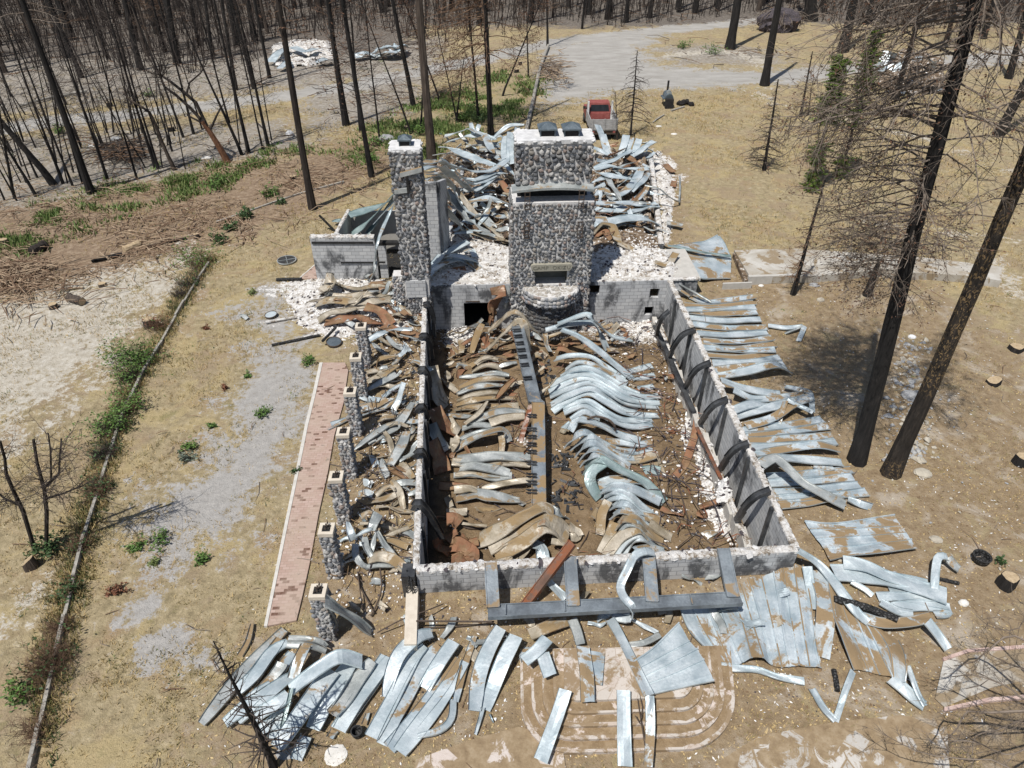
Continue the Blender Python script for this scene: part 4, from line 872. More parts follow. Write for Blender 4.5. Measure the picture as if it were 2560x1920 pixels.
sheet('K9', '''950,420 985,640 1040,800 1120,1015 | .4 .35 .45 .15
1000,440 1060,640 1130,830 1212,1025 | .3 .2 .15 .1
1050,520 1130,680 1200,850 1285,1045 | .3 .2 .12
1120,640 1190,720 1265,860 1365,1062 | .2 .15
1200,700 1290,790 1350,900 1372,1078 | .2 .2 .3 .12
1405,830 1440,900 1455,1000 1445,1095 | .1 .35 .5 .3''', 'smaller dusty roof sheet with upturned right edge, below the charred log', 'metal_buried', seed=5)
strips('K9', '''1355,1072 1430,1130 1500,1195 1572,1250 | .15 .2 .15 .1 | .35 | c
1460,985 1495,1080 1530,1170 1572,1248 | .4 .35 .2 .1 | .16 | d
190,985 340,1005 500,1018 640,1065 800,1092 | .12 .1 .1 .12 | .2 | c
845,1135 920,1260 1000,1345 | .08 | .2 | d
1000,1345 1030,1250 1065,1145 1112,1022 | .08 .1 .2 .15 | .17 | c''', '{c} narrow edging, {o} along the lower rim of the near sheets', 'narrow metal edging on the near dirt', mats='dc', seed=11)
sheet('K8', '''1890,965 2010,880 2180,715 | .75 .7 .6
1912,1010 2060,930 2246,832 | .72 .66 .6
1932,1065 2100,985 2300,880 | .7 .64 .58
1955,1112 2130,1045 2340,950 | .68 .62 .58
1985,1178 2150,1140 2404,1085 | .66 .62 .6''', 'ribbed blue grey roof sheet with a green patch resting on the curved steps', 'metal_clean', seed=6, base=.0)
strips('K8', '''2015,262 1960,255 1895,285 1850,370 1802,480 1830,560 1878,610 1882,660 1850,690 1750,672 | 1.35 1.5 1.4 1.1 .9 1.0 .95 .6 .35 .2 | .26 | d
1735,690 1790,780 1880,960 1985,1180 | .3 .5 .8 .95 | .26 | d
1990,1180 1995,1400 1980,1635 | .9 .55 .35 | .24 | d
1450,1142 1390,1330 1290,1600 | .75 .55 .3 | .36 | c
1822,1145 1825,1400 1832,1635 | .75 .55 .3 | .38 | c
1560,860 1585,1040 1592,1222 | .7 .72 .7 | .36 | d
1300,905 1325,985 1350,1055 | .7 | .34 | c
1335,815 1270,890 1185,960 | .75 .75 .7 | .34 | c
1490,690 1520,760 1545,850 | .3 .3 | .3 | g
1650,900 1640,1000 1630,1110 | .6 | .42 | b
1830,860 1950,845 2060,790 | .3 .35 .3 | .18 | g
1220,790 1350,735 1480,690 | .2 .3 .2 | .4 | t''', '{c} loose strip, {o} of those over the curved steps', 'loose strips over the curved steps', mats='dc', seed=12)
gL = 'roof strips fanned out left of the steps'
strips('K8', '''590,775 500,800 390,900 330,1030 290,1190 | .35 .5 .45 .3 .1 | .46 | d
555,870 470,960 330,1220 205,1450 | .25 .2 .1 | .44 | c
640,860 540,980 400,1240 265,1490 | .25 .15 .1 | .44 | d
735,830 640,970 545,1135 | .35 .3 .12 | .44 | c
740,930 660,1100 500,1310 320,1520 | .15 .1 .12 | .46 | b
800,960 660,1180 500,1400 385,1545 | .1 .1 .14 | .46 | c
1035,745 950,900 890,1080 868,1280 | .4 .3 .15 .1 | .44 | d
1130,795 1050,960 985,1120 930,1270 | .5 .4 .15 .08 | .42 | c
915,1260 900,1330 868,1430 | .08 | .16 | d
960,1300 985,1355 | .06 | .16 | c
870,800 800,1000 745,1220 | .1 .1 | .25 | b
730,1200 715,1335 640,1410 500,1448 | .08 .1 .12 | .2 | d
320,935 220,1080 100,1240 -10,1400 | .2 .15 .1 | .46 | c
215,960 120,1080 0,1250 | .25 .15 .1 | .46 | d''', '{c} roof strip, {o} of the fan left of the steps', gL, mats='dc', seed=13, wob=.012, fold=.035, rr=.12, taper=.6, seam=.06)
strips('QH', '''930,300 740,490 540,700 330,950 90,1235 | .12 | .45 | g
960,420 800,520 620,760 430,930 | .2 .25 .2 | .42 | c
900,400 720,640 540,900 | .15 .2 .12 | .4 | b
1000,520 840,760 660,960 520,1090 | .12 | .42 | b
910,630 880,690 805,785 | .3 .2 | .44 | g
800,850 650,960 480,1110 330,1235 | .2 .25 .15 | .42 | c
1000,770 840,880 620,1040 450,1200 | .15 .3 .15 | .46 | c
1700,625 1480,570 1280,680 1130,790 980,910 | .5 .9 .75 .6 .4 | .44 | c
970,940 850,1040 700,1120 600,1185 | .4 .4 .3 .12 | .42 | c
1140,450 1060,620 1010,790 | .6 .55 .3 | .34 | d
960,385 1180,395 1290,420 1350,470 | .55 .6 .5 .3 | .2 | g
950,455 1150,455 1250,480 1340,520 | .55 .6 .45 .3 | .22 | g
1000,880 960,1060 920,1220 880,1395 | .5 .4 .25 .1 | .16 | e
960,1010 870,1190 780,1380 | .1 | .42 | c
880,1160 780,1260 700,1320 | .08 | .4 | c
1400,700 1260,890 1080,1150 850,1480 | .5 .5 .45 .3 | .5 | d
1600,640 1480,800 1340,1020 1210,1290 | .35 .4 .35 .2 | .48 | c
1810,610 1660,800 1530,1000 1400,1140 | .35 .3 .3 .4 | .44 | g
1960,575 1780,830 1620,1060 1470,1300 | .2 .25 .2 | .46 | c
1150,1370 1100,1480 1050,1600 | .08 | .4 | c
1440,1310 1390,1390 | .05 | .3 | b
1760,1130 1720,1250 | .05 | .3 | b
1340,10 1430,70 1600,190 1790,325 | 2.05 1.7 .9 .15 | .42 | g
1340,30 1400,180 1440,270 | 1.9 .9 .2 | .14 | g
600,240 560,420 480,560 | .06 | .2 | b''', '{c} strip by the nearest porch pillar, {o} counted from the lawn', gL, mats='dc', seed=14, wob=.012, fold=.03, rr=.10, taper=.5, seam=.06)
strips('K5', '''1010,195 1020,260 985,330 1000,400 | 1.05 .6 -.1 -.7 | .7 | r
1070,190 1075,260 1060,330 | 1.05 .5 -.2 | .3 | g
975,300 985,370 960,440 | .2 -.4 -1.0 | .35 | r''', '{c} sheet hanging beside the cellar doorway, {o} from the top', 'sheets by the cellar doorway', seed=50, wob=.05, rr=.4, fold=.1)
# inside the hall, left half
gH = 'roof strips lying in the left half of the hall'
strips('QC', '''600,525 700,462 820,478 | .25 .35 .2
560,600 680,540 800,545 860,590 | .2 .35 .35 .1
430,655 640,640 780,610 930,635 | .15 .2 .3 .2
440,765 600,688 760,670 900,682 | .15 .35 .4 .2
408,822 560,758 720,735 900,745 | .15 .35 .4 .2
408,888 560,835 720,805 910,805 | .15 .3 .4 .2
400,930 560,885 750,862 1000,860 | .12 .3 .3 .15
385,985 600,950 800,940 1000,920 | .12 .25 .25 .15
300,1045 430,1040 560,1050 | .12 .2
800,862 900,745 992,662 | .45 .5 .5 | .3 | r
490,1115 620,1020 720,890 | .4 .5 .5 | .32
620,1062 780,975 900,945 1030,940 | .2 .3 .3 .2
530,1110 680,1055 860,1000 1095,995 | .2 .35 .4 .25
740,1112 900,1058 1090,1050 | .35 .45 .4 | .45 | t
460,1165 600,1140 760,1150 | .2 .3 .2 | .45 | g
400,1325 540,1250 700,1200 830,1175 | .15 .45 .6 .65 | .45 | g
380,1395 520,1300 700,1215 850,1175 900,1220 930,1300 | .12 .4 .7 .75 .5 .2 | .45 | g
850,1195 862,1300 850,1420 | .6 .4 .12 | .34 | t
400,1468 600,1462 820,1440 1145,1452 | .2 .35 .35 .25 | .5 | g
360,1500 560,1510 820,1515 1140,1540 | .2 .2 .2 | .4 | t
430,1575 570,1540 740,1565 935,1615 | .15 .4 .3 .15 | .5 | g
390,1640 600,1625 840,1640 | .15 .2 .15''', '{c} buckled strip left of the ridge beam, {o} from the fireplace', gH, base=HF + .02, mats='ttg', w=.37, seed=15, wob=.025, rr=.20, fold=.05, seam=.06, taper=.7, sharp=.25)
strips('QF', '''1415,275 1600,265 1800,290 2000,285 | .12 .2
1270,375 1400,385 1560,400 | .15 .1 | .4 | r
1420,420 1560,405 1660,440 | .2 .3 .2 | .4 | t
1440,520 1660,455 1850,490 2080,530 | .1 .3 .35 .15 | .52 | g
1700,410 1900,360 2190,320 | .15 .3 .4 | .35 | t
1340,640 1440,640 1550,640 | .2 .2 | .45 | t
2050,530 2130,570 | .1 | .4 | g
1350,480 1370,540 1390,600 | .2 .2 | .3 | t''', '{c} buckled strip near the front wall, {o} of the last few', gH, base=HF + .02, mats='tg', w=.42, seed=16, wob=.03, rr=.3, fold=.06, taper=.7, sharp=.4)
strips('QC', '''160,540 190,700 240,820 310,900 | 1.6 1.0 .5 .15 | .5 | t
150,600 170,730 220,880 290,960 | 1.3 .9 .4 .1 | .5 | t
180,960 240,1080 320,1160 430,1210 | 1.0 .7 .4 .15 | .6 | r
150,1120 200,1230 260,1330 300,1395 | 1.2 .8 .4 .15 | .45 | g
150,1290 200,1380 240,1470 265,1600 | 1.1 .8 .5 .3 | .7 | r
300,1060 360,1150 430,1200 | .3 .3 .15 | .5 | t
350,1390 380,1330 390,1250 | .15 .4 .5 | .4 | t''', '{c} sheet sagging down the left hall wall, {o} from the fireplace', 'sheets sagging down the left hall wall', base=HF, seed=17, wob=.04, rr=.3, fold=.08)
strips('QC', '''700,395 800,300 900,190 980,110 1040,90 1085,150 1110,330 1130,400 | .3 .9 1.6 2.1 2.2 2.0 1.1 .8 | .42 | t
760,190 840,110 920,30 990,0 1050,40 1100,110 | .6 1.2 1.8 2.1 1.9 1.5 | .42 | t
720,200 800,120 880,60 | .3 .8 1.2 | .4 | t
560,405 590,280 630,180 660,120 | .3 .5 .6 .7 | .36 | t
1055,10 1150,150 1280,270 | 2.2 1.5 .6 | .12 | t
620,400 650,400 720,360 | .25 .3 .5 | .3 | g
290,335 350,345 430,410 | .2 .3 .2 | .36 | t
440,275 455,340 450,410 | .3 .3 | .34 | t
640,235 690,290 730,350 | .3 .4 | .36 | r
270,540 330,530 380,500 | .3 .4 | .36 | t
280,600 330,640 300,660 | .3 .3 | .4 | t
270,670 340,740 410,800 | .2 .3 .15 | .34 | t
400,560 430,520 480,560 | .3 .5 .2 | .34 | g
540,540 640,480 760,440 | .2 .3 .3 | .4 | t
820,560 900,530 1010,510 | .2 .3 .2 | .36 | g''', '{c} crumpled strip, {o} of the tangle below the cellar doorway', 'crumpled strips below the fireplace', base=HF + .02, seed=18, wob=.02, rr=.35, fold=.06, taper=.8, sharp=.5)
strips('QG', '''-20,1085 60,1060 250,960 400,850 540,775 640,745 740,790 | .2 .35 .7 1.0 1.2 1.2 1.0 | .62 | t
90,1170 220,1100 400,990 560,890 680,890 800,960 870,1050 | .2 .4 .8 1.1 1.1 .8 .4 | .6 | t
170,1275 300,1190 440,1090 560,990 650,950 770,1000 870,1080 | .15 .4 .8 1.1 1.1 .7 .4 | .55 | t
320,1295 440,1180 500,1070 600,980 | .15 .4 .7 1.0 | .5 | t
720,1055 800,1080 870,1110 | .6 .5 .4 | .5 | t
700,770 780,820 860,860 | .9 .8 .5 | .4 | g
890,950 960,980 980,1040 | .5 .4 .2 | .4 | t
900,1060 960,1060 980,1010 | .3 .2 | .3 | t
540,1110 610,1150 630,1270 | .6 .5 .3 | .45 | d''', '{c} folded sheet heaped at the front wall, {o} from the beam end', 'folded sheets heaped at the front wall', base=HF, seed=19, wob=.04, rr=.3, fold=.10)
strips('QF', '''1350,720 1420,710 1470,760 | .5 .6 .4 | .5 | r
1380,830 1420,900 1530,860 | .4 .5 .3 | .5 | r
1480,900 1560,930 1660,940 | .5 .4 .3 | .45 | r
1380,980 1450,960 1560,1020 | .3 .5 .3 | .5 | r
1400,1130 1470,1090 1540,1130 | .2 .4 .2 | .5 | r
1540,1000 1600,1060 1580,1140 | .4 .4 .2 | .5 | r
1250,900 1290,1000 1370,1060 | .6 .3 .1 | .4 | r''', 'rust red crumpled sheet in the near left corner of the hall, {o} of the clump', 'rust red sheets in the near left corner of the hall', base=HF, seed=20, wob=.05, rr=.6, fold=.14)
# inside the hall, right half: the long humped heap
gA = 'arched roof strips humped in the right half of the hall'
strips('QD', '''130,130 300,65 430,28 480,65 600,190 720,262 885,288 | 1.5 2.0 2.3 2.2 1.2 .7 .3
15,185 230,132 440,108 500,125 560,230 630,380 | 1.2 1.5 1.6 1.5 .9 .2
170,180 330,240 520,370 700,520 875,665 | 1.5 1.4 1.1 .6 .12
110,475 250,440 450,448 600,540 800,685 | .5 .9 1.0 .6 .15
210,595 330,512 480,530 650,612 830,722 | .2 .8 .9 .5 .12
150,655 300,580 460,570 640,662 800,762 950,832 | .15 .8 .95 .6 .3 .12
60,745 250,650 450,625 620,702 780,800 1000,852 1155,842 | .12 .7 .95 .7 .3 .12
50,805 250,710 450,668 620,752 800,860 960,902 1165,915 | .12 .65 .95 .7 .3 .12
60,850 250,770 460,718 650,802 800,900 1000,942 1145,950 | .12 .6 .95 .6 .25 .1
70,935 250,832 470,768 640,862 800,952 930,1000 | .12 .6 .95 .6 .25 .1
90,1000 260,880 450,818 620,902 780,992 950,1032 1145,1042 | .12 .6 .95 .6 .25 .1
195,975 330,912 440,895 600,992 760,1072 900,1092 1085,1082 | .3 .6 .85 .5 .22 .1
200,1012 330,958 440,945 640,1062 800,1132 930,1152 1085,1122 | .3 .6 .8 .4 .2 .12
275,1085 380,1010 450,1015 560,1080 | .5 .8 .8 .5
265,1190 330,1085 420,1088 600,1152 760,1232 960,1292 | .4 .8 .9 .5 .2 .12
185,1185 230,1150 275,1115 | .15 .3 .4
860,600 970,570 1085,540 | .1 .08 .12
880,665 1000,655 1115,640 | .1
940,775 1010,768 1105,748 | .1
620,1300 800,1310 960,1330 1080,1300 | .1
760,1440 900,1440 1000,1420 1090,1370 | .1 .1 .12''', '{c} strip arched over the hump, {o} from the fireplace', gA, base=HF, mats='dcdc', w=.345, seed=21, wob=.012, rr=.05, fold=.015, seam=.06)
strips('QG', '''875,155 955,50 1060,8 1200,90 1400,190 1560,198 | .15 .9 1.1 .6 .2 .1
925,170 1040,80 1135,58 1260,150 1420,250 1640,272 | .2 .9 1.1 .6 .2 .1
975,240 1060,130 1155,118 1290,212 1500,352 | .2 1.0 1.15 .7 .15
1000,290 1090,190 1185,178 1320,272 1490,382 | .2 1.0 1.15 .7 .15
1030,340 1110,250 1205,228 1330,312 | .3 1.0 1.15 .7
1040,400 1140,290 1235,288 1400,382 1640,500 1840,705 | .3 1.0 1.15 .9 .6 .15 | .4 | e
1240,305 1120,400 1100,500 1140,590 1195,665 | 1.15 .9 .6 .35 .15 | .42 | e
1185,535 1350,488 1640,498 1715,605 | .4 .6 .55 .2 | .46 | d
1210,595 1320,550 1500,570 1700,652 1805,700 | .4 .8 .8 .5 .4 | .46 | d
1230,655 1340,600 1480,640 1600,742 1720,835 | .4 .85 .85 .5 .2
1255,705 1370,648 1470,690 1590,792 1790,860 | .4 .9 .9 .6 .2
1285,690 1215,830 1200,1030 | .8 .5 .12 | .36 | t
1300,765 1400,720 1500,760 1620,862 1700,965 | .5 .95 .95 .5 .12
1320,855 1420,790 1530,820 1640,922 1765,1025 | .4 .95 .95 .5 .12
1375,955 1450,870 1560,890 1680,1002 1835,1105 | .4 .95 1.0 .5 .1 | .44 | t
1385,1010 1470,920 1580,928 1650,1012 1765,1145 | .4 .95 1.0 .6 .1
1260,1235 1390,1070 1530,988 1600,978 1665,1045 | .12 .6 .95 .95 .6 | .45 | t
1330,1255 1430,1120 1560,1028 1645,1062 | .12 .55 .9 .7
1410,1245 1500,1100 1600,1058 1690,1102 1775,1175 | .12 .6 .9 .6 .15
1215,1210 1290,1050 1345,900 | .1 .3 .5 | .4 | t
1130,800 1200,870 1190,960 | .5 .3 .1 | .4 | t
1690,920 1800,990 1915,1065 | .5 .3 .08 | .4 | t
1640,850 1760,880 1820,930 | .5 .35 .2 | .4 | t
1560,1190 1700,1170 1860,1200 | .9 .6 .3 | .35 | d
1640,400 1720,385 1800,400 | .1 | .5 | e
1620,320 1700,290 1790,310 | .1 | .5 | t
1400,270 1550,285 1680,250 1760,225 | .1 .12 .3 .4 | .4 | t''', '{c} strip arched over the near hump, {o} toward the front wall', gA, base=HF, mats='dcd', w=.34, seed=22, wob=.015, rr=.10, fold=.03, seam=.06)
strips('QE', '''975,100 950,250 900,420 850,560 750,690 | .8 .5 .2 .1 .05 | .3 | r
650,690 600,560 560,460 | .1 .1 | .14 | t
1000,995 1100,960 1190,935 | .1 .3 .4 | .2 | r''', '{c} thin strip, {o} among white rubble along the right hall wall', 'thin strips along the right hall wall', base=HF, seed=23)
# porch side, between the pillars and the left hall wall
gP = 'roof strips between the pillars and the left hall wall'
strips('QB', '''650,285 760,222 895,178 | .3 .35 .3 | .4 | d
690,310 760,380 835,445 | .35 .25 .1 | .4 | g
820,245 900,330 1000,380 1095,392 | .3 .3 .2 .15 | .34 | g
960,240 1060,250 1150,275 | .5 .6 .8 | .1 | g
900,300 980,350 | .15 | .3 | g
655,525 800,462 945,440 | .2 .3 .3 | .36 | t
880,530 940,500 965,450 | .3 .4 .3 | .3 | g
615,610 780,580 905,570 | .15 .2 .2 | .55 | t
630,700 800,632 950,555 | .15 .25 .3 | .36 | t
660,790 800,690 935,620 | .15 .35 .3 | .45 | g
930,650 1000,640 1080,630 | .15 | .4 | t
790,860 900,770 990,720 | .1 .2 .2 | .36 | d
570,845 660,870 760,880 | .15 .2 | .42 | d
565,970 720,920 835,862 | .15 .2 .2 | .55 | d
850,870 930,890 1010,915 | .2 .2 | .3 | g
235,1180 420,1080 600,1035 800,960 1020,830 | .08 .1 .12 .2 .3 | .2 | d
270,1130 350,1105 430,1070 | .06 .08 | .36 | d
740,1095 820,1060 910,1060 | .2 .3 .2 | .4 | t
505,1378 660,1250 780,1160 890,1110 | .12 .3 .35 .3 | .36 | g
670,1320 900,1165 1020,1025 1095,905 | .15 .25 .35 .4 | .36 | g
820,1145 930,1108 1035,1142 | .3 .4 .3 | .3 | t
805,1185 860,1290 885,1415 | .4 .35 .15 | .3 | t
860,1535 960,1360 1035,1190 | .2 .4 .35 | .44 | g
780,1470 800,1560 835,1655 | .1 | .5 | g
960,1470 1010,1560 1060,1640 | .15 .15 | .4 | t
900,1545 960,1580 1020,1600 | .2 | .3 | r
1040,1000 1070,950 1100,905 | .3 .4 | .25 | t''', '{c} torn strip on the porch dirt, {o} from the slim chimney', gP, mats='gtgt', w=.34, seed=24, wob=.02, rr=.35, fold=.05, taper=.8, sharp=.5)
strips('QF', '''690,110 710,200 745,270 | .1 | .4 | g
770,205 860,250 960,330 | .15 .2 | .3 | r
870,120 930,200 990,300 | .2 .2 | .4 | t
800,330 870,450 910,610 | .3 .3 .12 | .3 | t
640,475 730,400 800,385 830,430 | .1 .35 .45 .4 | .35 | t
550,545 700,520 800,490 840,470 | .1 .2 .3 .35 | .4 | t
640,590 760,590 880,620 1000,640 | .2 .2 .15 | .26 | t
360,740 390,850 420,920 | .6 .5 .3 | .32 | d
430,900 520,840 600,810 | .4 .6 .7 | .36 | d
660,660 620,740 600,830 | .7 .75 .6 | .42 | g
500,700 560,650 600,660 | .4 .6 .6 | .4 | t
520,900 540,1000 600,1080 | .3 .4 .3 | .36 | g
640,850 610,960 590,1070 | .6 .4 .2 | .3 | g
430,960 440,1060 490,1160 560,1180 | .5 .4 .3 .2 | .3 | g
570,1110 680,1080 800,1110 940,1225 | .3 .45 .4 .2 | .4 | t
540,1190 700,1165 860,1170 | .2 .3 .25 | .3 | g
650,820 720,950 790,1040 935,1225 | .6 .5 .4 .2 | .2 | g
660,950 780,920 960,980 | .2 .3 .2 | .36 | t
280,935 340,900 390,885 | .1 .2 | .3 | c
300,850 350,830 | .15 | .3 | d
370,1540 430,1580 510,1650 | .2 .2 | .4 | t
680,1600 720,1560 | .2 | .45 | t
760,1240 860,1230 | .1 | .4 | t''', '{c} crushed strip in the knot by the near hall corner, {o} piece', gP, mats='gtd', w=.32, seed=25, wob=.02, rr=.4, fold=.06, taper=.8, sharp=.6)
# brown sheets left of the slim chimney
gB = 'brown sheets in front of the left room'
strips('QA', '''680,900 720,860 780,870 | .2 .8 .7 | .5 | t | .3 .8
800,870 760,930 700,1010 | .9 .6 .2 | .5 | t
660,960 720,980 640,1040 | .3 .4 .1 | .4 | t
820,940 1000,965 1180,945 1390,925 | .2 .35 .3 .25 | .4 | t
1130,905 1260,900 1410,935 | .3 .4 .25 | .3 | r
760,1050 1000,1045 1160,1020 1350,1085 | .2 .4 .45 .15 | .46 | t
600,1140 700,1085 860,1080 1000,1110 1200,1090 1350,1085 | .2 .5 .45 .35 .4 .2 | .46 | t
730,1185 900,1165 1010,1160 1100,1140 | .15 .3 .45 .6 | .36 | t
1090,1140 1180,1170 1260,1220 1350,1330 | .7 .6 .5 .2 | .55 | r
620,1290 720,1225 860,1195 1010,1180 | .15 .4 .4 .4 | .44 | t
690,1315 860,1275 1000,1240 1110,1290 1260,1320 | .15 .4 .5 .4 .2 | .5 | r
1270,1320 1400,1390 1545,1450 | .3 .3 .15 | .6 | r
1380,1010 1440,980 1500,960 | .2 .3 .4 | .36 | c
1450,1130 1500,1180 1530,1250 | .4 .4 .2 | .3 | t
1630,900 1650,1000 1620,1070 | .9 .6 .4 | .3 | t
1370,1240 1450,1220 1530,1250 | .3 .3 | .35 | t''', '{c} buckled sheet before the left room, {o} from its wall', gB, seed=26, wob=.04, rr=.35, fold=.10)
strips('QA', '''930,235 1080,190 1250,140 1380,60 | 2.4 2.5 2.8 3.4 | .7 | e
960,430 1080,340 1230,190 1390,10 | 1.6 2.0 2.9 4.0 | .55 | e
1100,440 1200,310 1290,190 1395,40 | 1.5 2.1 2.8 3.8 | .3 | e
1180,320 1270,220 1390,80 | 2.2 2.8 3.6 | .22 | d
1190,720 1215,520 1270,360 1340,210 1400,90 | 1.2 2.3 2.6 3.0 3.6 | .18 | d
1140,900 1180,800 1200,690 | .2 .8 1.3 | .2 | g''', '{c} sheet slung from the slim chimney leftward, {o} of six', 'sheets hanging left of the slim chimney', seed=27)
strips('QA', '''1700,775 1760,740 1830,660 1890,570 | 1.15 1.3 1.5 1.6 | .42 | d
1890,620 2000,560 2130,495 | 1.3 1.4 1.5 | .44 | c
1690,860 1800,760 1920,700 2080,680 2230,770 | 1.15 1.4 1.4 1.3 1.1 | .42 | d
1850,650 1980,640 2100,660 2215,700 | 1.4 1.6 1.5 1.2 | .36 | d
1640,920 1690,840 1780,780 | .9 1.1 1.2 | .36 | t
1750,850 1900,800 2100,770 | 1.05 1.1 | .4 | r
2080,600 2150,580 2190,650 | 1.3 1.4 1.2 | .3 | d''', '{c} strip on the slab between the chimneys, {o} from the left', 'strips on the white slab', seed=28)
# heap behind the chimneys
gX = 'tangled roof strips behind the chimneys'
strips('K2', '''525,1055 640,1030 720,1085 850,1190 1005,1130 | 4.9 4.6 3.6 2.2 2.2 | .55 | d
525,1090 650,1068 740,1150 850,1232 1015,1150 | 5.0 4.5 3.2 2.0 2.0 | .55 | d
530,1120 640,1108 715,1205 800,1345 950,1420 | 5.1 4.6 3.4 2.0 1.4 | .55 | d
535,1150 620,1145 690,1280 800,1400 965,1505 | 5.2 4.7 3.4 2.2 1.3 | .55 | g
630,1165 680,1330 760,1450 845,1525 | 4.5 3.2 1.9 1.2 | .5 | g
650,1030 800,1090 960,1100 1085,1030 | 3.8 2.8 2.4 2.6 | .5 | d
640,945 700,950 820,1000 985,1065 | 2.2 2.3 2.4 2.4 | .6 | c
670,880 830,828 930,868 985,985 | 1.8 2.6 2.6 2.2 | .55 | d
680,920 800,880 930,868 1000,900 | 1.6 2.2 2.4 2.2 | .45 | c
835,790 850,830 865,880 | 2.6 2.4 2.0 | .45 | c
895,795 885,830 870,880 | 2.6 2.4 2.0 | .45 | c
975,900 1030,850 1090,805 1185,805 | 2.0 2.4 2.8 2.8 | .45 | d
1060,870 1062,960 1065,1050 | 2.6 2.3 2.0 | .6 | c
1098,850 1100,950 1105,1050 | 2.7 2.4 2.0 | .6 | c
1140,815 1142,930 1142,1065 | 3.0 2.6 2.1 | .5 | d
895,965 960,965 1110,1008 | 1.9 2.1 1.9 | .4 | g
870,1240 960,1165 1045,1105 | 1.8 2.2 2.0 | .5 | d
820,1300 930,1275 1010,1285 1120,1325 | 1.8 2.2 2.1 1.6 | .6 | d
880,1375 940,1420 1005,1465 | 1.5 1.6 1.4 | .6 | g
890,1460 930,1400 955,1340 | 1.4 1.7 1.7 | .4 | d
955,1372 1030,1395 1110,1385 | 1.5 1.5 | .45 | d
730,1190 860,1370 980,1470 1060,1560 | 2.9 1.8 1.4 1.2 | .4 | t
690,1220 760,1320 830,1440 | 3.0 2.3 1.5 | .5 | g
840,1505 980,1530 1110,1560 | 1.3 1.3 1.2 | .4 | t
1000,1490 1060,1480 1115,1470 | 1.3 1.4 | .5 | d
780,1150 870,1160 1000,1110 1080,1120 | 2.3 2.3 2.3 2.2 | .4 | d
600,1000 700,990 760,1010 850,1050 | 1.6 1.8 1.9 1.8 | .3 | g
1000,1000 1050,1050 1120,1130 | 2.1 2.2 1.8 | .35 | d
870,900 920,930 900,980 | 1.7 1.7 1.5 | .7 | t
1030,1160 1060,1200 1100,1290 | 2.0 1.8 1.5 | .4 | r''', '{c} twisted strip in the left rear heap, {o} from the slim chimney', gX, seed=29, wob=.02, rr=.3, fold=.06, taper=.7, sharp=.5)
strips('K2', '''1655,800 1690,900 1720,1000 | 2.2 1.7 1.3 | .45 | d
1690,860 1705,920 1730,985 | 2.0 1.7 1.3 | .45 | d
1625,945 1670,970 1740,1005 | 1.8 1.6 1.3 | .45 | c
1840,870 1825,930 1795,1000 | 2.1 1.8 1.4 | .55 | c
1872,885 1855,930 1835,985 | 2.0 1.8 1.4 | .5 | d
1925,895 1910,940 1895,985 | 1.9 1.7 1.4 | .5 | c
2022,905 1950,955 1875,1005 | 1.9 1.7 1.5 | .55 | c
1880,965 1780,1020 1640,1075 | 1.7 1.6 1.4 | .4 | c
1635,1085 1730,1070 1840,1085 1985,1090 | 1.6 1.7 1.6 1.5 | .6 | c
1640,1110 1750,1130 1910,1155 | 1.6 1.7 1.5 | .6 | c
1945,1075 1890,1180 1820,1240 1735,1295 | 1.8 1.5 1.4 1.2 | .6 | d
1630,1175 1690,1150 1770,1115 | 1.4 1.5 1.4 | .5 | d
1710,1130 1760,1210 1810,1290 | 1.5 1.6 1.3 | .4 | g
1985,1205 1930,1260 1865,1310 | 1.5 1.4 1.2 | .5 | d
1750,1290 1700,1220 1640,1260 | 1.3 1.4 1.3 | .5 | d
1620,1300 1700,1308 1850,1310 2045,1318 | 1.5 1.6 1.5 1.3 | .6 | d
1620,1345 1740,1355 1880,1360 2048,1315 | 1.4 1.5 1.4 1.3 | .6 | c
1615,1395 1720,1410 1850,1390 1960,1340 | 1.4 1.5 1.4 1.3 | .5 | d
1610,1480 1650,1430 1760,1420 1880,1400 1960,1410 2045,1440 | 1.3 1.6 1.5 1.6 1.6 1.2 | .6 | d
1625,1500 1690,1440 1750,1450 1790,1560 1890,1610 | 1.2 1.7 1.6 1.3 1.1 | .5 | t
1650,1520 1700,1470 1740,1540 | 1.2 1.5 1.2 | .5 | r
1610,1290 1640,1330 1700,1360 | 1.5 1.4 1.3 | .4 | r
1840,1000 1880,1030 1910,1060 | 1.5 1.4 | .5 | r
1760,1100 1830,1060 1900,1040 | 1.5 1.7 1.6 | .4 | g
1880,1230 1960,1150 1985,1110 | 1.4 1.6 1.5 | .35 | d
1650,1260 1760,1245 1800,1290 | 1.4 1.5 1.3 | .15 | g''', '{c} twisted strip in the right rear heap, {o} from its far end', gX, seed=30, wob=.02, rr=.3, fold=.06, taper=.7, sharp=.6)
strips('K2', '''1960,1195 2050,1215 2120,1270 2180,1300 | 1.4 1.3 .8 .3 | .12 | g
2180,1300 2185,1220 2185,1130 | .3 .25 .2 | .12 | g
2085,1055 2110,1080 2140,1105 | .2 .2 | .5 | r
2100,1435 2150,1440 2200,1450 | .3 .3 | .4 | g
2140,1200 2150,1160 | .15 | .4 | r''', '{c} scrap on the white rubble outside the right rear wall, {o} of a few', 'scraps outside the right rear wall', seed=31)
sheet('QI', '''208,405 350,385 420,375 490,340 | .9 .6 .45 .6
225,420 330,430 440,440 560,462 | .95 .75 .6 .35
250,440 400,470 480,470 570,480 | .8 .5 .4 .3
300,510 390,585 470,590 565,588 | .5 .3 .15 .1''', 'sagging blue grey roof sheet with a green stripe beside the concrete walkway', 'metal_dusty', seed=7)
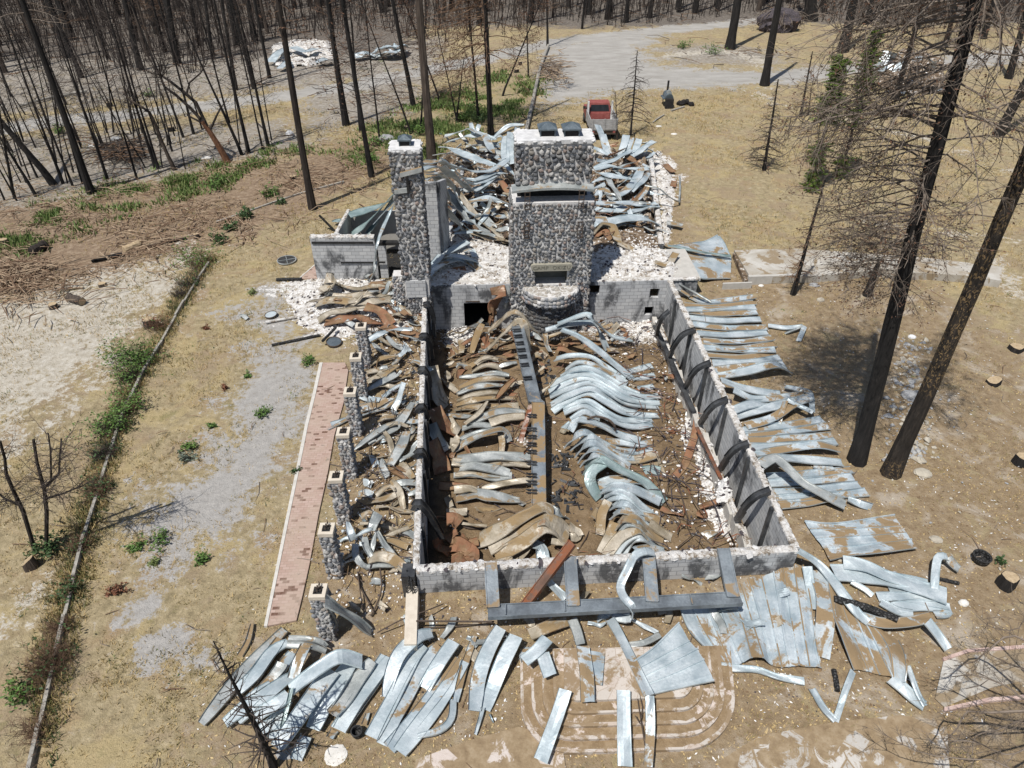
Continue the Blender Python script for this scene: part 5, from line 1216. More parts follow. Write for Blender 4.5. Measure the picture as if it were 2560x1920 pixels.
strips('QI', '''205,400 330,425 440,445 570,462 | 1.1 .9 .7 .5 | .2 | e
495,345 530,400 565,480 | .6 .4 .3 | .16 | d
235,600 340,660 455,725 | .8 .5 .2 | .1 | g
250,640 330,690 | .5 .2 | .3 | g
780,860 880,872 980,862 | .1 .12 .3 | .28 | d
990,862 975,900 955,948 | .3 .2 .06 | .22 | d
880,905 940,880 985,858 | .06 .2 .3 | .14 | g
130,495 200,510 255,440 | 1.2 1.1 1.3 | .4 | t''', '{c} loose metal trim near the concrete walkway, {o} from the hall', 'loose trim near the concrete walkway', seed=32)
# ---------------------------------------------------------------- burnt trees
def limb(mb, p, d, L, r, depth, rng, droop=.25, nsub=6, m=0, jit=.22, tips=None, upturn=0):
    n = 5 if L > 1 else 3; pts = [Vector(p)]; d = Vector(d).normalized()
    for i in range(n):
        d = (d + Vector((rng.uniform(-jit, jit), rng.uniform(-jit, jit), rng.uniform(-jit, jit) - droop * (1 - upturn * 1.8 * i / n)))).normalized(); pts.append(pts[-1] + d * (L / n))
    mb.tube(pts, [r * (1 - .75 * i / n) for i in range(n + 1)], 5 if r > .05 else (4 if r > .02 else 3), m, False)
    if tips is not None and depth == 0: tips.append((pts[-1], d)); tips.append((pts[n // 2], d))
    if depth > 0:
        for k in range(nsub):
            t = rng.uniform(.2, 1) * n; i = min(int(t), n - 1); q = pts[i].lerp(pts[i + 1], t - i); ax = Vector((rng.gauss(0, 1), rng.gauss(0, 1), rng.gauss(0, 1)))
            dd = (pts[i + 1] - pts[i]).normalized(); s_ = dd.cross(ax).normalized(); nd = (dd * rng.uniform(.4, 1) + s_ * rng.uniform(.5, 1.1)).normalized()
            limb(mb, q, nd, L * rng.uniform(.22, .48), max(r * .45, .006), depth - 1, rng, droop, max(2, int(nsub * .7)), m, jit * 1.2, tips, upturn)
def trunk(mb, a, b, r0, r1, rng, n=12, sides=9, wob=.05, flare=.35):
    a, b = Vector(a), Vector(b); pts = []; rad = []; ph = rng.uniform(0, 6)
    for i in range(n + 1):
        t = i / n; p = a.lerp(b, t) + Vector((math.sin(t * 5 + ph), math.cos(t * 4 + ph), 0)) * wob * (b - a).length * .06 * math.sin(math.pi * t)
        pts.append(p); rad.append((r0 + (r1 - r0) * t) * (1 + flare * math.exp(-t * (b - a).length / .9)))
    pts[0] = pts[0] - Vector((0, 0, .3)); mb.tube(pts, rad, sides, 0, True, .07, rng); return pts
def leaves(mb, pts, n, size, spread, rng, m=0, drop=0):
    for _ in range(n):
        c = Vector(rng.choice(pts)) + Vector((rng.gauss(0, spread), rng.gauss(0, spread), rng.gauss(0, spread) - drop * rng.random())); q = rrot(rng); s = size * rng.uniform(.6, 1.5)
        a, b = q @ Vector((s, 0, 0)), q @ Vector((0, s * .5, 0)); mb.quad(c - a - b * .2, c - b, c + a + b * .2, c + b, m)
def on_axis(P, h0, h1, k):
    z0 = P[0].z; 
    for a, b in zip(P[:-1], P[1:]):
        if a.z <= k <= b.z: return a.lerp(b, (k - a.z) / max(b.z - a.z, 1e-6))
    return P[-1]
def tree(name, crop, bx, by, tx, ty, wd, label, cat='tree', group=None, H=None, bark='bark_black', nb=0, bl=(1, 2.5), h0=.3, twig='twig_dark', depth=1, nsub=5, droop=.12, seed=0, needles=None, nn=0, nsz=.06, taper=.35, bdir=None, spread=.12, up=.1, h1=1.0, ndrop=.3, shape='cone', bz=0, br=1.0):
    rg = random.Random(seed + 77); base = GC(crop, bx, by, bz); q = GY(*S(crop, tx, ty), base.y); d = q - base
    top = q if H is None else base + d * (H / d.z); 
    r0 = wd * CR[crop][2] / pxm(base) / 2
    root = empty(name, base, label, cat, group); mb = MB(); P = trunk(mb, base, top, r0, max(r0 * taper, .012), rg, n=14 if (top - base).length > 6 else 8); mb.build('trunk', M[bark], root, smooth=False)
    if nb:
        mb = MB(); tips = [] if needles else None; Ht = top.z - base.z
        for k in range(nb):
            f = h0 + (h1 - h0) * (k + rg.random()) / nb; p = on_axis(P, 0, 0, base.z + f * Ht); a = rg.uniform(0, 6.28)
            if bdir is not None and rg.random() < .65: a = bdir + rg.gauss(0, .7)
            sc = (1 - f) / (1 - h0 + 1e-6) if shape == 'cone' else math.sin(math.pi * min(1, max(0, (f - h0) / (1.02 - h0)))) ** .6
            L = bl[0] + (bl[1] - bl[0]) * sc * rg.uniform(.6, 1.15)
            limb(mb, p, (math.cos(a), math.sin(a), up + rg.uniform(-.15, .2)), L, min(max(r0 * .22, .009), .0075 * L + .006) * br, depth, rg, droop, nsub, 0, .2, tips, .6)
        mb.build('branches', M[twig], root)
        if needles:
            mb = MB(); leaves(mb, [t[0] for t in tips], nn, nsz, spread, rg, 0, ndrop); mb.build('foliage', M[needles], root)
    return root
gT = 'burnt trees around the clearing'
# left slope
tree('burnt_pine', 'K1', 2010, 1345, 1780, 0, 46, 'tall charred pine on dry grass nearest the left room', group=gT, H=24, bark='bark_char', nb=42, bl=(.6, 1.7), h0=.42, twig='twig_brown', depth=1, seed=1, needles='needle_brown', nn=700, nsz=.07, spread=.12, h1=.9)
tree('burnt_pine', 'K1', 585, 1240, 170, 60, 44, 'thick black trunk with pale dead twigs leaning left on the green bank', group=gT, H=20, nb=40, bl=(.6, 2.2), h0=.5, twig='twig_pale', seed=2)
tree('burnt_pine', 'K1', 350, 1185, -10, 760, 40, 'black trunk leaning strongly left at the left edge of the slope', group=gT, H=13, nb=20, bl=(.5, 1.5), h0=.5, seed=3)
SL = [(90, 1275, 15, 820, 18), (235, 1262, 0, 880, 18), (405, 1180, 190, 590, 17), (470, 1200, 270, 690, 14), (530, 1180, 410, 780, 11), (690, 1150, 480, 520, 17), (880, 1150, 730, 640, 13), (1000, 1080, 790, 400, 20), (1018, 1085, 850, 520, 16), (1180, 880, 1075, 610, 15), (1245, 860, 1120, 380, 16), (1300, 830, 1190, 480, 9), (1475, 790, 1370, 400, 13), (1540, 930, 1500, 560, 8), (1600, 985, 1500, 540, 22), (1560, 1000, 1300, 420, 20), (1690, 960, 1600, 560, 11), (1725, 935, 1600, 380, 20), (1745, 900, 1690, 560, 8), (370, 820, 350, 640, 9), (940, 1080, 830, 900, 8), (1190, 1085, 1150, 880, 7), (1040, 1080, 1030, 940, 7), (430, 1180, 380, 900, 8), (30, 1290, -60, 1080, 10), (110, 1290, 0, 1100, 10)]
for k, (bx, by, tx, ty, wd) in enumerate(sorted(SL)):
    tree('burnt_tree', 'K1', bx, by, tx, ty, wd, 'slim charred tree on the grey slope below the gravel road, %s from the left' % ORD[k], group='slim burnt trees on the left slope', H=random.Random(k).uniform(8, 13), nb=26, bl=(.4, 1.5), h0=.35, seed=10 + k, up=.45, droop=-.02, depth=1, nsub=3, wd=wd) if False else tree('burnt_tree', 'K1', bx, by, tx, ty, wd, 'slim charred tree on the grey slope below the gravel road, %s from the left' % ORD[k], group='slim burnt trees on the left slope', H=random.Random(k).uniform(8, 13), nb=40, bl=(.5, 1.9), h0=.25, seed=10 + k, up=.45, droop=-.02, depth=1, nsub=4)
# saplings over the left slope, copies of three
sap = []; rg = random.Random(31)
for k in range(3):
    mb = MB(); P = trunk(mb, (0, 0, 0), (rg.uniform(-.5, .5), rg.uniform(-.3, .3), 6.5), .055, .012, rg, 7, 5, .15); br = MB()
    for j in range(26): f = rg.uniform(.2, .95); p = on_axis(P, 0, 0, f * 6.5); a = rg.uniform(0, 6.28); limb(br, p, (math.cos(a), math.sin(a), rg.uniform(.1, .9)), rg.uniform(.4, 1.4), .012, 1, rg, 0, 4)
    sap.append((mb, br))
SPM = []
for i in range(60):
    for _ in range(50):
        x, y = rg.uniform(-40, 1250), rg.uniform(600, 1190)
        if y > 1230 - .22 * x: continue
        p = GC('K1', x, y); 
        if line_d(np.array([p.x]), np.array([p.y]), WP('D', [(-60, 290), (350, 240), (760, 186), (1090, 118)]))[0] > 2.5: break
    if i < 3: t = sap[i][0].build('burnt_sapling', M['bark_black'], None, (0, 0, 0)); sap[i][1].build('branches', M['twig_dark'], t, world=False); SPM.append(t)
    else: t = copy_tree(SPM[i % 3])
    t.location = p; s = rg.uniform(.6, 1.35); t.scale = (s, s, s); t.rotation_euler = (rg.gauss(0, .07), rg.gauss(0, .09), rg.uniform(0, 6.28)); tag(t, 'thin charred sapling among others over the left slope', 'sapling', 'thin saplings on the left slope')
# the forked orange-barked tree
rg = random.Random(5); b0 = GC('K1', 1470, 1045); F = lambda x, y, dy=0: GY(*S('K1', x, y), b0.y + dy)
root = empty('forked_tree', b0, 'forked burnt tree with orange peeling bark above the green bank', 'tree', gT); mb = MB()
w_ = 1 / pxm(b0) * K / 2
mb.tube([b0 - UP * .2, F(1400, 930), F(1350, 850), F(1300, 780)], [w_ * 46, w_ * 38, w_ * 34, w_ * 28], 8, 0, True, .08, rg); mb.build('trunk', M['bark_rustred'], root)
mb = MB()
for pts, r in (([(1310, 790), (1230, 700), (1130, 610), (1060, 560), (1035, 500)], 22), ([(1330, 810), (1260, 660), (1180, 590), (1090, 520), (1030, 480)], 24), ([(1200, 600), (1220, 530), (1290, 470)], 14), ([(1350, 840), (1390, 750), (1420, 690)], 15), ([(1300, 790), (1240, 760), (1205, 740)], 13), ([(1040, 510), (1020, 420), (980, 330)], 9), ([(1290, 470), (1330, 400), (1340, 330)], 8)):
    mb.tube([F(x, y, .3 * i) for i, (x, y) in enumerate(pts)], [w_ * r * (1 - .5 * i / len(pts)) for i in range(len(pts))], 6, 0, True, .06, rg)
    for k in range(6): limb(mb, F(*pts[-1]), (rg.uniform(-1, 1), rg.uniform(-1, 1), rg.uniform(.2, 1)), rg.uniform(.8, 2.2), w_ * r * .25, 1, rg, 0, 4)
mb.build('branches', M['bark_char'], root)
b0 = GC('K1', 1125, 1092); root = empty('curved_snag', b0, 'grey curved dead tree bending left on the green bank', 'tree', gT); mb = MB()
mb.tube([b0 - UP * .1] + [F(x, y) for x, y in ((1080, 1000), (1040, 910), (1000, 800), (960, 720), (900, 680), (830, 640), (800, 600))], [w_ * r for r in (30, 24, 22, 20, 18, 15, 12, 8)], 7, 0, True, .06, rg)
mb.build('trunk', M['bark_brown'], root); mb = MB()
for k in range(14): limb(mb, F(rg.uniform(800, 960), rg.uniform(600, 720)), (rg.uniform(-1, .6), rg.uniform(-1, 1), rg.uniform(.1, 1)), rg.uniform(.6, 1.8), w_ * 5, 1, rg, 0, 3)
mb.build('branches', M['twig_dark'], root)
# by the road, farther back
for k, (bx, by, tx, ty, wd) in enumerate([(530, 500, 330, 60, 26), (900, 450, 800, 0, 34), (1140, 415, 1070, 0, 40), (1520, 580, 1440, 100, 22), (1635, 575, 1500, 40, 22), (1735, 505, 1650, 60, 22), (1370, 380, 1330, 100, 24)]):
    tree('burnt_pine', 'K1', bx, by, tx, ty, wd, 'black pine trunk beyond the left gravel road, %s from the left' % ORD[k], group=gT, H=20, nb=36, bl=(.6, 2.2), h0=.15, seed=60 + k, nsub=4)
# middle
tree('burnt_pine', 'K2', 592, 1045, 512, 0, 56, 'tall thick brown barked trunk rising behind the slim chimney', group=gT, H=26, bark='bark_brown', nb=24, bl=(.4, 1.6), h0=.5, seed=70, bz=.2)
tree('burnt_pine', 'K2', 970, 870, 935, 0, 36, 'black pine with brown drooping dead branches behind the rear heap', group=gT, H=24, nb=95, bl=(1.2, 5.2), h0=.24, h1=.85, twig='twig_brown', depth=1, nsub=7, droop=.16, seed=71, bdir=math.pi, needles='needle_brown', nn=4500, nsz=.06, spread=.15, up=-.1)
for k, (bx, by, tx, ty, wd, H) in enumerate([(40, 805, 0, 540, 42, 14), (205, 1135, 30, 100, 34, 21), (255, 900, 190, 300, 12, 12), (460, 862, 300, 440, 12, 10), (475, 685, 380, 200, 30, 19), (520, 825, 530, 600, 12, 9), (645, 650, 580, 470, 12, 8), (755, 790, 705, 560, 10, 8), (745, 790, 770, 590, 12, 5), (890, 780, 870, 540, 17, 12), (1040, 615, 1160, 330, 12, 9), (1212, 495, 1205, 280, 10, 9), (1335, 300, 1330, 60, 14, 16), (130, 850, 100, 500, 14, 12)]):
    tree('burnt_tree', 'K2', bx, by, tx, ty, wd, 'charred bare tree between the gravel road and the lodge, %s from the left' % ORD[[0, 2, 3, 4, 5, 6, 7, 9, 8, 10, 11, 12, 13, 1][k]], group='burnt trees between road and lodge', H=H, nb=60, bl=(.6, 2.6), h0=.2, seed=80 + k, twig='twig_brown' if k % 3 == 0 else 'twig_dark', needles='needle_brown' if k in (1, 4, 6, 9, 10) else None, nn=1400, up=.35, droop=.02, nsub=4)
tree('dead_fir', 'K2', 1868, 872, 1912, 325, 13, 'small dead fir with drooping branches behind the red truck', 'tree', gT, bark='bark_black', nb=60, bl=(.25, 2.3), h0=.18, twig='twig_dark', depth=1, nsub=5, droop=.14, seed=100, up=-.05, br=2.0)
tree('bare_sapling', 'K2', 1783, 900, 1772, 590, 8, 'thin leafless sapling beside the red truck', 'tree', gT, bark='bark_brown', nb=34, bl=(.4, 1.6), h0=.25, twig='twig_dark', depth=1, nsub=4, droop=-.1, up=.7, seed=101)
# right side
tree('burnt_pine', 'K3', 320, 315, 372, 0, 56, 'black pine trunk beside the root mound at the drive bend', group=gT, H=22, nb=26, bl=(.6, 2), h0=.4, seed=110)
tree('burnt_pine', 'K3', 543, 548, 640, 0, 50, 'black pine trunk at the near edge of the right drive', group=gT, H=21, nb=24, bl=(.6, 2), h0=.45, seed=111)
tree('burnt_pine', 'K3', 1045, 335, 1122, 0, 62, 'thick black pine trunk behind the two part green firs', group=gT, H=22, nb=24, bl=(.6, 2), h0=.4, seed=112)
tree('burnt_pine', 'K3', 840, 132, 842, -60, 76, 'very thick black trunk at the forest edge behind the mound', group=gT, H=24, nb=14, bl=(.8, 2), h0=.5, seed=113)
tree('dead_fir', 'K3', 540, 1095, 632, 510, 20, 'small dead fir with brown drooping twigs on the dry grass', 'tree', gT, nb=80, bl=(.15, 1.9), h0=.08, twig='twig_dark', depth=1, nsub=6, droop=.12, seed=114, up=-.02, br=2.0)
tree('dead_fir', 'K3', 775, 750, 852, 330, 17, 'thin dead fir with short twigs beyond the part green firs', 'tree', gT, nb=50, bl=(.15, .9), h0=.12, twig='twig_brown', depth=1, nsub=4, seed=115, br=2.0)
tree('dead_fir', 'K3', 822, 740, 860, 480, 8, 'thinnest dead fir on the right lawn', 'tree', gT, nb=30, bl=(.1, .6), h0=.2, twig='twig_brown', depth=1, nsub=3, seed=116, br=2.0)
def green_fir(crop, bx, by, tx, ty, wd, label, clumps, seed):
    rg = random.Random(seed); base = GC(crop, bx, by); top = GY(*S(crop, tx, ty), base.y); r0 = wd * K / pxm(base) / 2; root = empty('singed_fir', base, label, 'tree', gT); mb = MB(); P = trunk(mb, base, top, r0, .02, rg, 10); mb.build('trunk', M['bark_char'], root); Ht = top.z - base.z
    mb = MB(); lv = MB()
    for k in range(90):
        f = rg.uniform(.02, .97); p = on_axis(P, 0, 0, base.z + f * Ht); a = rg.uniform(0, 6.28); L = .2 + 1.15 * (1 - f) * rg.uniform(.5, 1.1); d = (math.cos(a), math.sin(a), rg.uniform(-.2, .2)); tips = []
        limb(mb, p, d, L, .014, 1, rg, .1, 4, 0, .2, tips)
    mb.build('branches', M['twig_brown'], root)
    for f0, f1, rr, n in clumps:
        for k in range(n):
            f = rg.uniform(f0, f1); p = on_axis(P, 0, 0, base.z + f * Ht); a = rg.gauss(3.4, 1.7); L = rr * rg.uniform(.35, 1.1); d = Vector((math.cos(a), math.sin(a), rg.uniform(-.25, .35))).normalized()
            for j in range(14):
                c = p + d * L * (j + 1) / 14; s = .25 * (1.25 - j / 14)
                for e in range(4):
                    v = Vector((rg.gauss(0, 1), rg.gauss(0, 1), rg.gauss(0, .7))).normalized() * s + d * s * .6; h = v.cross(d).normalized() * .04; lv.tri(c - h, c + h, c + v)
    lv.build('foliage', M['leaf_conifer'], root); return root
green_fir('K3', 842, 1222, 1048, 350, 20, 'taller part green fir, its needles alive at top and foot, on the right lawn', [(.0, .16, .9, 34), (.2, .36, .9, 44), (.52, .74, 1.1, 80), (.74, .98, .75, 80)], 120)
green_fir('K3', 1030, 1142, 1275, 185, 20, 'second part green fir nearer the dead branches, sparser than its neighbour', [(.0, .15, .95, 36), (.36, .58, .7, 34), (.60, .86, .8, 76), (.86, .99, .45, 24)], 121)
tree('dead_fir', 'QI', 922, 682, 1108, 20, 26, 'slender dead fir standing before the concrete walkway', 'tree', gT, nb=70, bl=(.12, 1.1), h0=.15, twig='twig_brown', depth=1, nsub=3, droop=.1, seed=122, up=-.05, br=2.0)
tree('charred_snag', 'K6', 1200, 255, 1285, 20, 46, 'short black snag beneath the tangle of dead branches', 'tree', gT, nb=10, bl=(.3, 1.2), h0=.3, seed=123, taper=.5)
# the two big trees close on the right
tree('burnt_pine', 'K6', 1143, 1315, 1480, 0, 100, 'tall black pine with a wide tangle of dead branches right of the hall', group=gT, H=21, bark='bark_black', nb=170, bl=(1.1, 3.9), h0=.34, h1=1.0, twig='twig_pale', depth=2, nsub=8, droop=.13, seed=130, needles='needle_brown', nn=9000, nsz=.035, spread=.06, ndrop=.1, bdir=math.pi, shape='dome', up=.0, taper=.4)
tree('burnt_pine', 'K6', 1352, 1395, 1965, 0, 100, 'tall leaning pine with flaked tan bark low down, rightmost of the close pair', group=gT, H=22, bark='bark_patch', nb=60, bl=(.8, 2.8), h0=.45, twig='twig_pale', depth=2, nsub=6, droop=.12, seed=131, needles='needle_brown', nn=2500, nsz=.035, spread=.06, ndrop=.1, taper=.45)
tree('burnt_pine', 'K3', 2040, 872, 2212, 560, 58, 'black leaning trunk at the right edge behind the dead branches', group=gT, H=20, nb=40, bl=(.8, 3), h0=.3, twig='twig_pale', depth=2, nsub=6, seed=132, needles='needle_brown', nn=2500, nsz=.035, spread=.07, ndrop=.1)
tree('burnt_pine', 'K3', 2112, 505, 2195, 200, 42, 'black trunk at the right edge beside the drive', group=gT, H=20, nb=40, bl=(.8, 2.6), h0=.25, twig='twig_brown', depth=1, nsub=5, seed=133)
tree('burnt_pine', 'K3', 1380, 640, 1540, 120, 36, 'black trunk standing over the collapsed blue shed', group=gT, H=16, nb=80, bl=(.8, 3.2), h0=.2, twig='twig_brown', depth=2, nsub=6, droop=.12, seed=134, needles='needle_brown', nn=2500, nsz=.04, spread=.08, ndrop=.1)
tree('burnt_pine', 'K3', 1700, 300, 1780, 20, 30, 'brown twigged dead pine across the right drive', group=gT, H=17, nb=80, bl=(.8, 3.4), h0=.12, twig='twig_brown', depth=1, nsub=6, droop=.12, seed=135, needles='needle_brown', nn=2500, nsz=.05)
tree('burnt_pine', 'K3', 1950, 250, 2010, 20, 34, 'dead pine with brown twigs at the far right forest edge', group=gT, H=18, nb=80, bl=(.8, 3.4), h0=.12, twig='twig_brown', depth=1, nsub=6, droop=.12, seed=136, needles='needle_brown', nn=2500, nsz=.05)
# foreground: dead fir tip bottom left, branches reaching in bottom right, leafless clump at left
tree('dead_fir', 'K7', 1765, 1640, 1372, 830, 46, 'bare black dead fir leaning over the roof strips at the lower edge', 'tree', gT, nb=70, bl=(.12, 1.2), h0=.1, twig='twig_dark', depth=1, nsub=3, droop=.12, seed=140, taper=.12, up=-.1, br=2.0)
rg = random.Random(9); b0 = G(2660, 1990); root = empty('dead_oak', b0, 'leafless dead tree reaching in from the lower right corner', 'tree', gT); mb = MB(); P = trunk(mb, b0, b0 + Vector((.5, .3, 5.2)), .17, .06, rg, 8); mb.build('trunk', M['bark_char'], root); mb = MB()
def toward(c, x, y, z): return GC(c, x, y, z)
for pts, r in (([(2212, 820), (1980, 890), (1900, 960), (1760, 990)], .035), ([(2212, 1010), (2080, 960), (1960, 900)], .03), ([(2400, 1300), (2212, 1280), (1980, 1290), (1840, 1285), (1790, 1380), (1700, 1480)], .04), ([(2300, 1500), (2100, 1560), (1900, 1480), (1700, 1470)], .025), ([(2300, 1230), (2100, 1120), (1900, 1050), (1750, 1060)], .03), ([(2300, 700), (2160, 760), (2000, 740), (1900, 660)], .022), ([(2300, 1700), (2050, 1600), (1860, 1590), (1600, 1560), (1420, 1490), (1250, 1390)], .022), ([(2300, 1350), (2190, 1340), (2050, 1400), (1900, 1440), (1880, 1560)], .026)):
    P_ = [toward('K9', x, y, 3.0 - .25 * i) for i, (x, y) in enumerate(pts)]; P_.insert(0, b0 + Vector((.2, .2, 3.0 + rg.uniform(-1, 1)))); P_ = cr_spline(P_, 18); mb.tube(P_, [r * (1.5 - 1.2 * i / 18) for i in range(19)], 5, 0)
    for k in range(26):
        i = rg.randrange(3, 18); d = (P_[i] - P_[i - 1]).normalized(); limb(mb, P_[i], d + Vector((rg.uniform(-1, 1), rg.uniform(-1, 1), rg.uniform(-.5, .7))), rg.uniform(.35, 1.1), .008, 1, rg, .03, 4)
mb.build('branches', M['twig_pale'], root)
b0 = GC('K7', 290, 250); root = empty('dead_clump', b0, 'several stemmed leafless tree with ivy at its foot beside the timber edging', 'tree', gT); mb = MB(); F4 = lambda x, y, dy=0: GY(*S('K4', x, y), b0.y + dy)
stems = [[(150, 1645), (90, 1520), (40, 1400), (30, 1300), (0, 1190)], [(300, 1645), (285, 1500), (240, 1330), (215, 1180)], [(285, 1490), (330, 1440), (325, 1250), (310, 1140)], [(300, 1480), (380, 1400), (385, 1290), (395, 1175)], [(290, 1560), (400, 1530), (520, 1480)], [(120, 1600), (30, 1560), (-40, 1500)]]
for k, pts in enumerate(stems):
    p = [F4(x, y, .1 * k) for x, y in pts]
    if k < 2: p.insert(0, b0 + Vector((-.35 + .35 * k, 0, -.1)))
    mb.tube(p, [(.075 if k < 2 else .04) * (1 - .6 * i / len(p)) for i in range(len(p))], 6, 0, True, .1, rg)
mb.build('trunk', M['bark_char'], root); mb = MB()
for pts in stems:
    for k in range(30):
        i = rg.randrange(1, len(pts)); a, b = F4(*pts[i - 1]), F4(*pts[i]); limb(mb, a.lerp(b, rg.random()), (rg.uniform(-1, 1), rg.uniform(-1, 1), rg.uniform(-.3, .6)), rg.uniform(.3, 1.3), .012, 1, rg, .03, 4)
mb.build('branches', M['twig_dark'], root); mb = MB(); leaves(mb, [b0 + Vector((rg.uniform(-.3, .5), rg.uniform(-.4, .4), rg.uniform(0, .5))) for _ in range(40)], 420, .055, .1, rg); mb.build('foliage', M['leaf_dark'], root)
# ---------------------------------------------------------------- the forest behind: copies of ten charred trees
protos = []
rg = random.Random(21)
for k in range(10):
    H = rg.uniform(15, 24); r = rg.uniform(.17, .36) if k < 6 else rg.uniform(.08, .14); bk = ['bark_black', 'bark_char', 'bark_black', 'bark_brown', 'bark_black'][k % 5]
    me = MB(); P = trunk(me, (0, 0, 0), (rg.uniform(-.6, .6), rg.uniform(-.5, .5), H), r, r * .3, rg, 9, 7, .12); br = MB()
    for j in range(80):
        f = rg.uniform(.08, .97); p = on_axis(P, 0, 0, f * H); a = rg.uniform(0, 6.28); limb(br, p, (math.cos(a), math.sin(a), rg.uniform(-.3, .7)), rg.uniform(.8, 3.0) * (1.15 - f), .017, 1, rg, .05, 5)
    protos.append((me, br, bk, 'twig_brown' if k in (1, 2, 5, 8) else 'twig_dark'))
PM = []
roadpl = WP('D', [(-60, 290), (100, 262), (350, 240), (560, 216), (760, 186), (900, 155), (1090, 118), (1200, 92), (1300, 78), (1420, 66), (1700, 40)]); clear = WP('D', [(1160, 100), (1440, 55), (2212, 75), (2212, 180), (1640, 186), (1200, 235)])
clear2 = WP('D', [(560, 175), (580, 90), (900, 90), (900, 170)])
spots = []; tries = 0
while len(spots) < 262 and tries < 60000:
    tries += 1; x = rg.uniform(-80, 78); y = rg.uniform(72, 138)
    left = x < -18
    lim = 84 + (6 if not left else -8) + 5 * math.sin(x * .13)
    if not left: lim = max(lim, 95)
    if y < lim or abs(x) > .82 * y + 2: continue
    if rg.random() > (1.0 if left else .8) * (1 - (y - 80) / 90): continue
    xa, ya = np.array([x]), np.array([y])
    if line_d(xa, ya, roadpl)[0] < 4.5 or poly_sd(xa, ya, clear)[0] < 2 or poly_sd(xa, ya, clear2)[0] < 1: continue
    if any((x - a) ** 2 + (y - b) ** 2 < 1.6 for a, b, c in spots): continue
    spots.append((x, y, 0))
for i, (x, y, z) in enumerate(sorted(spots, key=lambda s: s[1])):
    k = i % 10 if i >= 10 else i; zg = max(0, (y - 110) / 100) ** 1.3 * 12
    if i < 10:
        me, br, bk, tw = protos[k]; t = me.build('burnt_forest_tree', M[bk], None, (0, 0, 0)); b = br.build('branches', M[tw], t, world=False); PM.append(t)
    else: t = copy_tree(PM[k])
    t.location = (x, y, zg - .1); s = rg.uniform(.8, 1.25); t.scale = (s, s, s); t.rotation_euler = (rg.gauss(0, .025), rg.gauss(0, .025), rg.uniform(0, 6.28))
    tag(t, 'charred trunk among the many of the dense burnt forest behind the clearing', 'tree', 'charred trunks of the forest edge')
# undergrowth of thin dead stems in the forest, past counting
mb = MB(); n = 0
while n < 12000:
    x = rg.uniform(-95, 90); y = rg.uniform(74, 165); left = x < -18
    if y < (75 if left else 93) + 5 * math.sin(x * .2): continue
    xa, ya = np.array([x]), np.array([y])
    if line_d(xa, ya, roadpl)[0] < 3.5 or poly_sd(xa, ya, clear)[0] < 1 or poly_sd(xa, ya, clear2)[0] < 0: continue
    n += 1; z = max(0, (y - 110) / 100) ** 1.3 * 12; h = rg.uniform(1.5, 8) * rg.random() ** .4; p = Vector((x, y, z - .1)); d = Vector((rg.gauss(0, .16), rg.gauss(0, .16), 1)); q = p + d * h
    mb.tube([p, (p + q) / 2 + Vector((rg.gauss(0, .15), rg.gauss(0, .15), 0)), q], [.035 + h * .006, .03, .012], 3, 0, False)
    for k in range(3):
        a = p.lerp(q, rg.uniform(.3, .95)); mb.tube([a, a + Vector((rg.gauss(0, .6), rg.gauss(0, .6), rg.uniform(-.2, .9)))], [.018, .008], 3, 0, False)
o = mb.build('undergrowth', M['twig_dark'], None, (0, 110, 0)); tag(o, 'grey dead thin stems filling the burnt forest', 'undergrowth', kind='stuff')
# ---------------------------------------------------------------- steel of the roof frame
def chan(mb, p0, p1, wd, dp=.2, th=.03, up=UP, m=0):
    """a beam lying on its side: broad web looking up, flange edges on both sides"""
    p0, p1 = Vector(p0), Vector(p1); t = (p1 - p0).normalized(); h = t.cross(up).normalized(); n = h.cross(t).normalized()
    def slab(a, b, z0, z1):
        mb.hexa([p0 + h * a + n * z0, p0 + h * b + n * z0, p1 + h * b + n * z0, p1 + h * a + n * z0], [p0 + h * a + n * z1, p0 + h * b + n * z1, p1 + h * b + n * z1, p1 + h * a + n * z1], m)
    slab(-wd / 2, wd / 2, -th, 0); slab(-wd / 2 - th, -wd / 2, -dp / 2, dp / 2 * .35); slab(wd / 2, wd / 2 + th, -dp / 2, dp / 2 * .35)
    return h, n
a0, a1 = GC('QC', 1015, 140, HF + 2.05), GC('QC', 1185, 880, HF + 1.2); b0, b1 = GC('QC', 1222, 905, HF + 1.15), GC('QG', 588, 760, HF + .8)
rb = empty('ridge_beam', ((a0 + b1) / 2)[:2] + (HF,), 'long kinked steel ridge beam fallen down the middle of the hall', 'beam')
mb = MB(); h1, n1 = chan(mb, a0, a1 + (a1 - a0).normalized() * .1, .48, .3); mb.build('upper_beam', M['steel_beam'], rb)
mb = MB(); h2, n2 = chan(mb, b0, b1, .48, .3); mb.build('lower_beam', M['steel_dirty'], rb)
mb = MB(); mb.hexa([a1 - h1 * .27 - UP * .12, a1 + h1 * .27 - UP * .12, b0 + h2 * .27 - UP * .12, b0 - h2 * .27 - UP * .12], [a1 - h1 * .27 + UP * .03, a1 + h1 * .27 + UP * .03, b0 + h2 * .27 + UP * .03, b0 - h2 * .27 + UP * .03]); mb.build('splice_plate', M['steel_beam'], rb)
def clip(p, h, t, n, par):
    mb = MB(); 
    for s_ in (-.07, .07): mb.hexa([p + t * (s_ - .015) - h * .05, p + t * (s_ + .015) - h * .05, p + t * (s_ + .015) + h * .26, p + t * (s_ - .015) + h * .26], [q + n * .1 for q in (p + t * (s_ - .015) - h * .05, p + t * (s_ + .015) - h * .05, p + t * (s_ + .015) + h * .36, p + t * (s_ - .015) + h * .36)])
    mb.build('purlin_clip', M['steel_black'], par)
